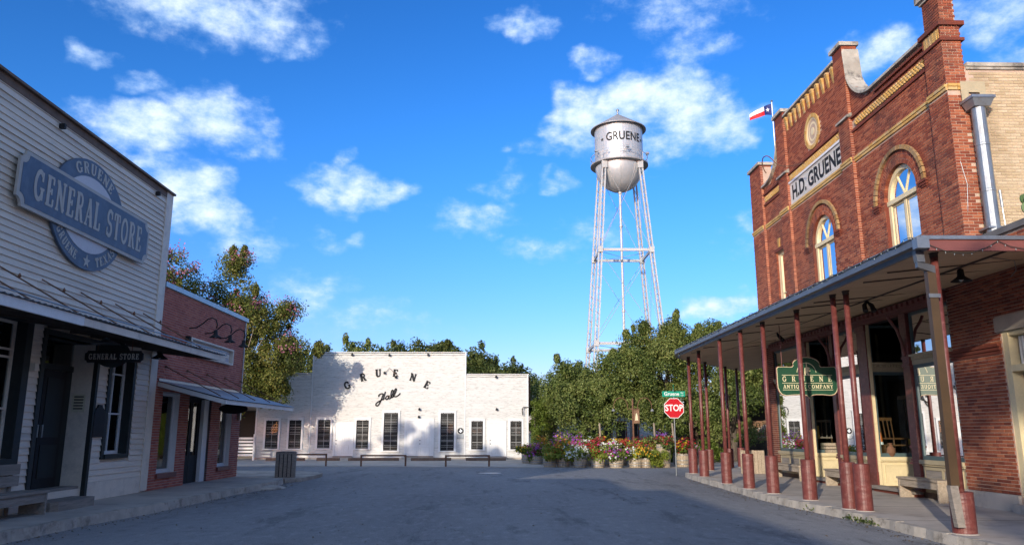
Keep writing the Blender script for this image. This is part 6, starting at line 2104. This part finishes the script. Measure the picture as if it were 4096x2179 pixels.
for (a, b) in ((21.99, 22.27), (17.9, 18.26)):      # cast iron columns with turned rings and a curved bracket
    c_ = (a + b) / 2
    col_ = MB().fbox(FR, a + .03, b - .03, .28, 4.37, -.1, .02).build('iron_column', 'maroon', AN)
    for z0, p in ((.28, .05), (.88, .06), (.95, .04), (1.25, .035), (3.12, .05), (3.3, .035)):
        MB().fbox(FR, a, b, z0, z0 + .05, -.08, p).build('collar', 'maroon', col_)
    MB().tube([FR(c_, 3.36, .03), FR(c_, 3.7, .07), FR(c_, 4.0, .16), FR(c_, 4.2, .30), FR(c_, 4.33, .36)], .035, 6).build('bracket', 'maroon_dull', col_)
mb = MB().fbox(FR, 16.22, 26.88, 4.37, 4.47, -.1, .08).fbox(FR, 16.22, 26.88, 4.472, 4.60, -.1, .16)
cn = mb.build('shop_cornice', 'maroon_dull', AN)
dentil_strip(FR, 16.25, 26.85, 4.48, 4.57, .16, .21, .24, 'maroon_dull', cn)

# goods in the windows
def goods(o, lab, cat):
    return tag(o, lab, cat)


WL = thing('display_shelf', 'dark low shelf inside the shop window next to the corner brick', 'shelf', (10.2, 17, .28))
MB().box(9.9, 10.6, 16.4, 17.7, .98, 1.03).build('top', 'chair_wood', WL)
for yy in (16.45, 17.6):
    MB().box(9.95, 10.55, yy, yy + .05, .28, .98).build('leg', 'chair_wood', WL)
goods(MB().lathe((10.05, 16.95, 1.03), [(.06, 0), (.17, .06), (.2, .16), (.17, .26), (.12, .31), (.14, .33)], 20).build('ceramic_bowl', 'ceramic', org=(10.05, 16.95, 1.03), smooth=True), 'round cream painted bowl on the display shelf', 'bowl')
PB = thing('potted_plant', 'small bright green plant beside the cream bowl', 'plant', (10.05, 17.35, 1.03))
MB().lathe((10.05, 17.35, 1.03), [(.06, 0), (.09, .14)], 12).build('pot', 'chair_wood', PB)
C = np.array([[10.05, 17.35, 1.28]])
P, D, _ = clump_points(C, np.array([[.14, .14, .1]]), 160)
struct(leaf_object('foliage', P, D + .4 * rng.normal(size=D.shape), np.full(160, .06), rng.random(160), 'leaf_bright', PB), 'stuff')
goods(MB().lathe((10.35, 16.75, 1.03), [(.10, 0), (.12, .05), (.10, .5), (.07, .62), (.08, .66)], 16).build('tall_jar', 'ceramic', org=(10.35, 16.75, 1.03), smooth=True), 'tall pale painted jar behind the cream bowl', 'jar')
goods(MB().box(10.5, 10.54, 16.9, 17.4, 1.03, 1.75).build('wood_panel', 'wood_bench', org=(10.5, 17.1, 1.03)), 'plain tan wooden panel leaning in the window', 'panel')
goods(MB().box(10.62, 10.66, 17.45, 17.85, .6, 2.5).build('curtain', 'paper', org=(10.6, 17.6, .6)), 'yellowed hanging cloth in the corner shop window', 'cloth')
# behind the street-facing pane of the nearer entry
goods(MB().lathe((10.02, 20.35, .98), [(.16, 0), (.16, .02), (.11, .02), (.02, .62)], 14).build('traffic_cone', 'orange_plastic', org=(10.02, 20.35, .98)), 'orange traffic cone standing in the shop display', 'cone')
MB().lathe((10.02, 20.35, 1.2), [(.081, 0), (.058, .16)], 14, closed=False).build('band', 'white_sheet', bpy.data.objects['traffic_cone'])
for i, (cx_, cy_, zb, rz) in enumerate(((10.5, 20.6, .98, .3), (10.3, 24.5, .98, -.4))):
    ch = thing('wooden_chair', ['brown wooden chair in the display behind the traffic cone', 'brown wooden chair in the display near the hanging green sign'][i], 'chair', (cx_, cy_, zb))
    ch.rotation_euler.z = rz
    for (lx, ly) in ((-.2, -.2), (.2, -.2), (-.2, .2), (.2, .2)):
        MB().tube([(cx_ + lx * 1.1, cy_ + ly * 1.1, zb), (cx_ + lx, cy_ + ly, zb + .44)], .02, 6).build('leg', 'chair_wood', ch)
    MB().box(cx_ - .23, cx_ + .23, cy_ - .23, cy_ + .23, zb + .44, zb + .48).build('seat', 'chair_wood', ch)
    for lx in (-.2, -.07, .07, .2):
        MB().tube([(cx_ + lx, cy_ + .2, zb + .48), (cx_ + lx, cy_ + .26, zb + .95)], .014, 5).build('back_spindle', 'chair_wood', ch)
    MB().beam((cx_ - .24, cy_ + .27, zb + .97), (cx_ + .24, cy_ + .27, zb + .97), .03, .08).build('back_rail', 'chair_wood', ch)
BT = thing('bench_table', 'low brown slatted table in the display beside the traffic cone', 'table', (10.3, 20.25, .98))
for k in range(4):
    MB().box(9.95, 10.8, 20.08 + k * .07, 20.14 + k * .07, 1.26, 1.29).build('slat', 'chair_wood', BT)
for xx in (9.98, 10.74):
    MB().box(xx, xx + .04, 20.1, 20.34, .98, 1.26).build('leg', 'chair_wood', BT)
for (ya, yb) in ((19.98, 21.9), (23.95, 26.8)):
    tag(MB().box(9.86, 11.2, ya, yb, .3, .975).build('display_platform', 'wood_brown', org=(10.4, ya, .3)), {19.98: 'raised wooden display floor behind the shop window near the traffic cone', 23.95: 'raised wooden display floor behind the shop window next to the corner pier'}[ya], 'platform')
goods(MB().box(9.98, 10.02, 24.2, 24.5, 1.4, 1.8).build('framed_picture', 'gold_paint', org=(10, 24.3, 1.4)), 'small gilt framed picture in the far shop display', 'picture')
TI = leaf_object('tinsel_garland', *(lambda P: (P, rng.normal(size=P.shape)))(np.column_stack([10.05 + rng.normal(size=500) * .05, 25.9 + rng.normal(size=500) * .1, rng.uniform(.98, 1.75, 500)])), np.full(500, .035), rng.random(500), 'petal_red', org=(10.05, 25.9, .98))
tag(TI, 'red sparkling garland hanging in the far shop window', 'garland')
goods(MB().lathe((10.2, 25.2, .975), [(.16, 0), (.03, .04), (.03, .5), (.2, .52), (.12, .8)], 14).build('table_lamp', 'paper', org=(10.2, 25.2, .975), smooth=True), 'table lamp with pale shade in the far shop window', 'lamp')

arng = random.Random(3)
items = [('glass_jar', 'ceramic', 'jar'), ('brown_vase', 'chair_wood', 'vase'), ('stacked_books', 'maroon_dull', 'books'), ('gilt_frame', 'gold_paint', 'frame'), ('wooden_crate', 'wood_bench', 'crate'), ('copper_pitcher', 'rust', 'pitcher')]
places = [(9.95, 20.7, .98, 'behind the middle shop window'), (10.0, 21.2, .98, 'in the centre of the middle shop window'), (9.96, 21.65, .98, 'beside the iron column in the middle shop window'), (10.75, 20.2, .98, 'deep in the display by the traffic cone'), (10.6, 24.15, .98, 'behind the cream entry panel'), (10.0, 24.8, .98, 'beside the gilt picture in the far display'), (10.0, 25.5, .98, 'beside the red garland'), (9.98, 26.4, .98, 'next to the brick pier in the far window'), (10.15, 16.55, 1.03, 'on the display shelf end by the corner brick'), (10.3, 17.55, 1.03, 'on the shelf below the yellowed cloth'), (10.2, 24.05, .98, 'low behind the cream entry panel'), (10.1, 20.05, .98, 'in the corner of the display by the traffic cone')]
for i, (x, y, z, wh) in enumerate(places):
    nm, mt, ct = items[i % 6]
    hh_ = arng.uniform(.22, .5)
    mb = MB()
    if ct in ('jar', 'vase', 'pitcher'):
        mb.lathe((x, y, z), [(.07, 0), (.12, hh_ * .3), (.11, hh_ * .6), (.05, hh_ * .85), (.07, hh_)], 14)
    elif ct == 'books':
        for k in range(4):
            mb.box(x - .12 + .01 * k, x + .12, y - .09, y + .09 - .012 * k, z + k * .052, z + k * .052 + .048)
    elif ct == 'frame':
        mb.box(x, x + .03, y - .16, y - .12, z, z + .45).box(x, x + .03, y + .12, y + .16, z, z + .45).box(x, x + .03, y - .12, y + .12, z, z + .04).box(x, x + .03, y - .12, y + .12, z + .41, z + .45).box(x + .01, x + .02, y - .12, y + .12, z + .04, z + .41)
    else:
        for k in range(3):
            mb.box(x - .16, x - .145, y - .2, y + .2, z + .02 + k * .1, z + .1 + k * .1).box(x + .145, x + .16, y - .2, y + .2, z + .02 + k * .1, z + .1 + k * .1).box(x - .145, x + .145, y - .2, y - .185, z + .02 + k * .1, z + .1 + k * .1).box(x - .145, x + .145, y + .185, y + .2, z + .02 + k * .1, z + .1 + k * .1)
        mb.box(x - .14, x + .14, y - .18, y + .18, z, z + .02)
    tag(mb.build(nm, mt, org=(x, y, z)), nm.replace('_', ' ') + ' ' + wh, ct)
for i, (x, y, w_, z0, z1) in enumerate(((11.3, 21.2, 1.2, .28, 2.6), (11.4, 25.4, 1.6, .28, 2.8), (11.1, 17.0, 1.2, .28, 2.4))):
    cb = thing('tall_cabinet', ('tall dark cabinet standing behind the middle shop window', 'tall dark cabinet standing behind the far shop window', 'tall dark cabinet standing behind the shop window by the corner brick')[i], 'cabinet', (x, y, z0))
    MB().box(x + .02, x + .5, y - w_ / 2, y + w_ / 2, z0, z1).build('body', 'chair_wood', cb)
    for k in range(3):
        MB().box(x, x + .018, y - w_ / 2 + .05 + k * w_ / 3, y - w_ / 2 - .02 + (k + 1) * w_ / 3, z0 + .1, z1 - .1).build('door', 'wood_dark', cb)

# ---------------- porch
RE = [(6.50, 11.28), (6.62, 27.9), (6.95, 29.3), (11.3, 35.4)]
mb = MB()
mb.add([(6.50, 11.28, 4.49), (9.69, 11.28, 4.49), (9.69, 13.6, 4.93), (9.69, 28.08, 4.93), (6.95, 29.3, 4.49), (13.4, 33.6, 4.93), (11.3, 35.4, 4.49), (6.62, 27.9, 4.49)], [(0, 2, 3, 4, 7), (0, 1, 2), (4, 3, 5, 6)])
mb.build('porch_roof', 'gutter_metal', AN)
mb = MB()
mb.add([(6.55, 11.32, 4.33), (9.69, 11.32, 4.63), (9.69, 28.08, 4.66), (6.98, 29.2, 4.33), (13.4, 33.6, 4.66), (11.3, 35.3, 4.33), (6.66, 27.9, 4.33)], [(0, 1, 2, 3, 6), (3, 2, 4, 5)])
mb.build('porch_ceiling', 'ceiling_paint', AN)
mb = MB()
for a, b in zip(RE, RE[1:]):
    mb.beam((a[0] + .05, a[1], 4.39), (b[0] + .05, b[1], 4.39), .05, .14)
mb.build('fascia', 'gutter_metal', AN)
gt = MB()
for a, b in zip(RE, RE[1:]):
    d_ = Vector((b[0] - a[0], b[1] - a[1])).normalized()
    o_ = Vector((-d_.y, d_.x)) * .07
    gt.beam((a[0] + o_.x, a[1] + o_.y, 4.385), (b[0] + o_.x, b[1] + o_.y, 4.385), .10, .02)
    gt.beam((a[0] + o_.x * 1.75, a[1] + o_.y * 1.75, 4.44), (b[0] + o_.x * 1.75, b[1] + o_.y * 1.75, 4.44), .02, .12)
    gt.tube([(a[0] + o_.x * 1.9, a[1] + o_.y * 1.9, 4.50), (b[0] + o_.x * 1.9, b[1] + o_.y * 1.9, 4.50)], .018, 6)
gt.build('gutter', 'gutter_metal', AN)
MB().box(6.56, 9.68, 11.25, 11.30, 4.30, 4.47).build('end_fascia', 'maroon_dull', AN)
MB().box(6.44, 9.69, 11.22, 11.32, 4.472, 4.53).build('roof_edge', 'galvanised', AN)
MB().box(6.36, 6.55, 11.2, 11.34, 4.33, 4.50).build('gutter_end', 'galvanised', AN)
for yy in (13.1, 14.0, 16.3, 17.0, 18.6, 20.1, 21.8, 23.6, 25.4, 27.0):
    MB().beam((6.85, yy, 4.335), (9.3, yy, 4.60), .022, .022).build('conduit', 'wood_dark', AN)
MB().beam((8.25, 11.6, 4.47), (8.25, 28.4, 4.49), .025, .025).build('conduit', 'wood_dark', AN)
MB().tube([(8.25, 12.4, 4.46), (9.0, 12.9, 4.52), (9.5, 13.6, 4.5), (9.66, 14.0, 4.46)], .009, 5).build('loose_wire', 'galvanised', AN)
posts = [(6.86, 11.66, .75, .165), (6.97, 15.02, 1.03, .155), (6.88, 15.42, 1.03, .15), (6.90, 17.42, 1.03, .155), (6.75, 19.3, 1.03, .15), (6.68, 20.9, 1.03, .15), (6.68, 22.9, 1.03, .15), (6.98, 26.5, 1.03, .16), (7.14, 28.6, 1.03, .16), (8.35, 30.8, .95, .16), (9.78, 32.9, .95, .15), (10.56, 33.9, .95, .16)]
for (x, y, zt, r) in posts:
    zt += random.uniform(-.02, .02)
    p = MB().tube([(x, y, .15), (x, y, 4.36)], .056, 14).build('porch_post', 'maroon', AN, smooth=False)
    for f in p.data.polygons:
        f.use_smooth = True
    rb = [(r + random.uniform(-.0012, .0012), (zt - .16) * q / 22) for q in range(23)]
    MB().lathe((x, y, .149), rb + [(r - .012, zt - .15), (.05, zt - .148)], 26, closed=False).build('sleeve', 'maroon', p, smooth=False)
    MB().lathe((x, y, 4.28), [(.062, 0), (.062, .06), (.075, .07), (.075, .09)], 12).build('collar', 'wood_dark', p)
    MB().lathe((x, y, .1485), [(r + .03, 0), (r + .02, .012), (r, .014)], 18, closed=False).build('footing', 'concrete', p)
# downspout with its white guard at the nearest post
DS = MB().box(6.64, 6.77, 11.50, 11.60, .82, 4.10).build('downspout', 'brown_metal', AN)
MB().hexa([(6.46, 11.42, 4.16), (6.58, 11.42, 4.16), (6.58, 11.52, 4.16), (6.46, 11.52, 4.16), (6.44, 11.42, 4.36), (6.57, 11.42, 4.36), (6.57, 11.52, 4.36), (6.44, 11.52, 4.36)]).hexa([(6.46, 11.43, 4.08), (6.47, 11.52, 4.08), (6.77, 11.60, 4.0), (6.77, 11.50, 4.0), (6.46, 11.43, 4.18), (6.47, 11.52, 4.18), (6.77, 11.60, 4.12), (6.77, 11.50, 4.12)]).build('elbow', 'gutter_metal', DS)
MB().box(6.62, 6.80, 11.485, 11.498, 3.62, 3.68).build('strap', 'galvanised', DS)
MB().hexa([(6.64, 11.44, .26), (6.75, 11.44, .26), (6.75, 11.54, .26), (6.64, 11.54, .26), (6.60, 11.46, .84), (6.72, 11.46, .84), (6.72, 11.56, .84), (6.60, 11.56, .84)]).build('guard', 'wood_grey', DS)
# porch lamps
shade_lamp('porch_lamp', 'black shade lamp under the near end of the porch ceiling', 'lamp', [(8.4, 13.5, 4.49), (8.4, 13.5, 4.46), (8.4, 13.5, 4.42)], (8.4, 13.5, 4.27), .18)
SP = thing('porch_spotlight', 'pair of dark spotlights on the porch ceiling over the paired posts', 'lamp', (8.25, 16.8, 4.48))
for dx in (-.08, .08):
    MB().tube([(8.25, 16.8, 4.46), (8.25 + dx, 16.75, 4.36), (8.25 + dx * 1.2, 16.68, 4.22)], [.02, .05, .06], 10).build('spot', 'black', SP)
SP2 = thing('porch_spotlight', 'single dark spotlight on the porch ceiling before the hanging green sign', 'lamp', (8.25, 22.4, 4.48))
MB().tube([(8.25, 22.4, 4.46), (8.28, 22.35, 4.36), (8.34, 22.2, 4.22)], [.02, .05, .06], 10).build('spot', 'black', SP2)
# string of small lights along the gutter
SL = thing('string_lights', 'string of tiny bulbs looped along the porch gutter', 'string lights', (6.36, 19, 4.5))
pts = []
for i in range(121):
    y = 11.3 + 14.5 * i / 120
    pts.append((6.345 + .008 * (y - 11.3) + random.uniform(-.01, .01), y, 4.50 + .03 * math.sin(i * 1.1) + random.uniform(-.015, .015)))
end = [(6.38 + .0, 11.24, 4.47), (6.6, 11.22, 4.36), (6.8, 11.22, 4.28), (7.0, 11.22, 4.25), (7.2, 11.22, 4.26), (7.45, 11.22, 4.35), (7.62, 11.22, 4.45), (7.8, 11.22, 4.36), (8.1, 11.22, 4.31), (8.5, 11.22, 4.33)]
MB().tube(pts, .006, 4).tube(end, .006, 4).build('wire', 'wire', SL)
bb = MB()
for p in pts[::2] + smooth([(a, c_) for a, _, c_ in end], 3)[::2]:
    q = p if len(p) == 3 else (p[0], 11.22, p[1])
    bb.lathe((q[0] - .01, q[1], q[2] - .035), [(.001, 0), (.006, .010), (.003, .028)], 6)
struct(bb.build('bulbs', 'bulb', SL), 'stuff')

# benches along the shop front
plank_bench('plank_bench', 'weathered plank bench below the shop window next to the far brick pier', 23.95, 26.4, 9.22, 9.54, .15, .46, 'wood_bench', 'benches under the porch')
plank_bench('plank_bench', 'weathered plank bench below the middle shop window', 20.5, 22.1, 9.2, 9.52, .15, .46, 'wood_bench', 'benches under the porch')
plank_bench('plank_bench', 'weathered plank bench below the shop window next to the corner brick', 16.5, 18.2, 9.26, 9.58, .15, .46, 'wood_bench', 'benches under the porch')
# plank barrier at the far corner of the porch
BA = thing('plank_barrier', 'waist high barrier of weathered upright planks at the brick corner', 'barrier', (9.3, 28.4, .15))
for k in range(7):
    MB().box(8.82 + k * .125, 8.935 + k * .125, 28.38, 28.42, .15, .98 + random.uniform(-.03, .03)).build('plank', 'wood_bench', BA)
MB().box(8.82, 9.68, 28.425, 28.46, .3, .4).build('rail', 'wood_bench', BA)

# hanging green sign
HG = thing('hanging_green_sign', 'scalloped dark green sign reading GRUENE ANTIQUE COMPANY hanging from the porch', 'sign', (8.27, 20.5, 3.2))
f20 = FY(20.5)
k_ = .00313


def sp(x, y):
    return (7.46 + (x - 175) * k_, 3.32 - (y - 185) * k_)


def outline(g=0):
    L = [(195 - 0, 185)]
    pts = [(300, 188)] + [(310 + 12 * math.sin(i / 5 * 1.57), 188 - 18 * (i / 5)) for i in range(1, 6)]
    pts += [(435 - 118 * math.cos(a), 168 - 66 * math.sin(a)) for a in np.linspace(.15, math.pi - .15, 16)]
    pts += [(560 - 12 * (1 - i / 5), 170 + 18 * (i / 5)) for i in range(0, 6)]
    pts += [(665, 186)] + [(672 + 20 * math.sin(a), 206 - 20 * math.cos(a)) for a in np.linspace(0, 1.57, 5)]
    pts += [(693, 330), (694, 365), (684, 398), (662, 422), (630, 430), (560, 424), (500, 424), (465, 430), (443, 455), (420, 430), (380, 424), (310, 426), (240, 432), (208, 422), (188, 398), (177, 365), (176, 320), (176, 210)]
    pts += [(176 + 20 * (1 - math.cos(a)), 206 - 20 * math.sin(a)) for a in np.linspace(0, 1.57, 5)]
    c_ = (435, 300)
    return [sp(c_[0] + (x - c_[0]) * (1 - g / 260), c_[1] + (y - c_[1]) * (1 - g / 160)) for x, y in pts]


MB().prism(outline(-3), f20, -.035, .0).build('board', 'maroon_dull', HG)
MB().prism(outline(2), f20, .0, .004).build('border', 'gold_letter', HG)
MB().prism(outline(7), f20, .004, .008).build('field', 'sign_green', HG)
mb = MB()
for y in (258, 325, 382):
    a, b = sp(220, y + 2), sp(650, y - 2)
    mb.fbox(f20, a[0], b[0], a[1], b[1], .008, .0095)
mb.build('rule', 'gold_letter', HG)
mb = MB()
for ch, x in zip('GRUENE', (242, 322, 402, 480, 556, 634)):
    h_ = 44 * k_
    u0, z0 = sp(x - 20, 312)
    serif(mb, ch, lambda X_, Y_, d: f20(u0 + X_, z0 + Y_, d), h_, .008, .010, 1.0, 0)
struct(mb.build('lettering', 'gold_letter', HG), 'stuff')
uz = sp(225, 370)
two_words(('ANTIQUE', 'COMPANY'), lambda X_, Y_, d: f20(uz[0] + X_, uz[1] + Y_, d), 32 * k_, 427 * k_, .008, .010, .95, .1, 'gold_letter', HG)
mb = MB()
mb.ring(f20, *sp(433, 245), 80 * k_, 88 * k_, 85 * k_, 93 * k_, .008, .010, .1, math.pi - .1, 24)
mb.prism([sp(*q) for q in ((412, 245), (418, 200), (430, 190), (432, 150), (440, 150), (442, 188), (462, 196), (456, 215), (470, 222), (448, 232), (455, 262), (440, 262), (436, 240), (426, 250), (424, 262))], f20, .008, .0105)
mb.build('emblem', 'gold_letter', HG)
for x in (228, 630):
    u, z = sp(x, 186)
    MB().tube([(u, 20.515, z), (u, 20.515, 4.50)], .009, 6).build('hanger', 'maroon_dull', HG)

# flag on the roof
FLG = thing('flag', 'lone star flag, blue with white star, white and red, flying over the brick parapet', 'flag', (10.36, 27, 11.3))
MB().tube([(10.36, 27, 9.0), (10.36, 27, 13.8)], .022, 8).lathe((10.36, 27, 13.8), [(.02, 0), (.05, .04), (.02, .09)], 10).build('pole', 'galvanised', FLG)


def fl(s, t_, d=0.):
    """s along the fly 0..1, t down from the top 0..1"""
    x = 10.34 - .84 * s
    z = 13.74 - .44 * s ** 1.3 - t_ * (.44 - .20 * s) + .02 * math.sin(s * 9)
    return (x, 27 + .06 * math.sin(s * 8 + t_) - d, z)


for (nm, s0, s1, t0, t1, mt) in (('blue_field', 0, .34, 0, 1, 'flag_blue'), ('white_stripe', .34, 1, 0, .5, 'flag_white'), ('red_stripe', .34, 1, .5, 1, 'flag_red')):
    mb = MB()
    for i in range(10):
        a, b = s0 + (s1 - s0) * i / 10, s0 + (s1 - s0) * (i + 1) / 10
        mb.add([fl(a, t0), fl(b, t0), fl(b, t1), fl(a, t1)], [(0, 1, 2, 3)])
    mb.build(nm, mt, FLG)
MB().add([fl(.17 + .10 * math.cos(R(90 + 36 * i)) * (1 if i % 2 == 0 else .4), .5 - .24 * math.sin(R(90 + 36 * i)) * (1 if i % 2 == 0 else .4), .012) for i in range(10)], [list(range(10))]).build('star', 'flag_white', FLG)
# curved lamp arm over the name band
MB().tube(smooth([(25.6, 10.5), (25.55, 10.75), (25.2, 10.92), (24.6, 10.75), (24.0, 10.25), (23.4, 9.95), (22.4, 9.5), (22.3, 9.42)], 3) and [(9.45 - .25 * math.sin(min(1, i / 16) * 3.0), q[0], q[1]) for i, q in enumerate(smooth([(25.6, 10.5), (25.55, 10.75), (25.2, 10.92), (24.6, 10.75), (24.0, 10.25), (23.4, 9.98), (22.4, 9.72), (22.3, 9.66)], 3))], .018, 6).build('lamp_arm', 'rust', AN)
# prickly pear on the low roof and a thin aerial
PC = thing('prickly_pear', 'prickly pear cactus pads growing on the low parapet', 'cactus', (9.95, 13.7, 5.44))
for i, (dy, dz, rr, rot) in enumerate(((0, .12, .11, .2), (.05, .30, .12, -.3), (-.12, .27, .10, .6), (.10, .48, .10, .1), (-.05, .46, .11, -.5), (-.2, .12, .1, .8))):
    cx_, cy_, cz_ = 9.98, 13.7 + dy, 5.44 + dz
    pts = [(cx_ + rr * .85 * math.cos(a) * math.cos(rot), cy_ + rr * .85 * math.cos(a) * math.sin(rot), cz_ + rr * math.sin(a)) for a in np.linspace(0, 6.2832, 14, endpoint=False)]
    n_ = Vector((-math.sin(rot), math.cos(rot), 0)) * .018
    m_ = len(pts)
    MB().add([tuple(Vector(p) - n_) for p in pts] + [tuple(Vector(p) + n_) for p in pts], [list(range(m_))[::-1], list(range(m_, 2 * m_))] + [(j, (j + 1) % m_, m_ + (j + 1) % m_, m_ + j) for j in range(m_)]).build('pad', 'pear_green', PC)
tag(MB().tube([(10.12, 14.6, 5.2), (10.09, 14.6, 6.0)], .012, 6).tube([(10.09, 14.6, 6.0), (10.08, 14.6, 6.35)], .025, 8).build('aerial', 'galvanised', org=(10.12, 14.6, 5.2)), 'thin white aerial standing beside the galvanised rain pipe', 'aerial')
# dark lid at the pavement corner
tag(MB().box(7.0, 7.9, 9.95, 10.35, .148, .19).build('drain_lid', 'rubber', org=(7.4, 10.1, .15)), 'dark iron drain lid in the pavement before the porch', 'drain')
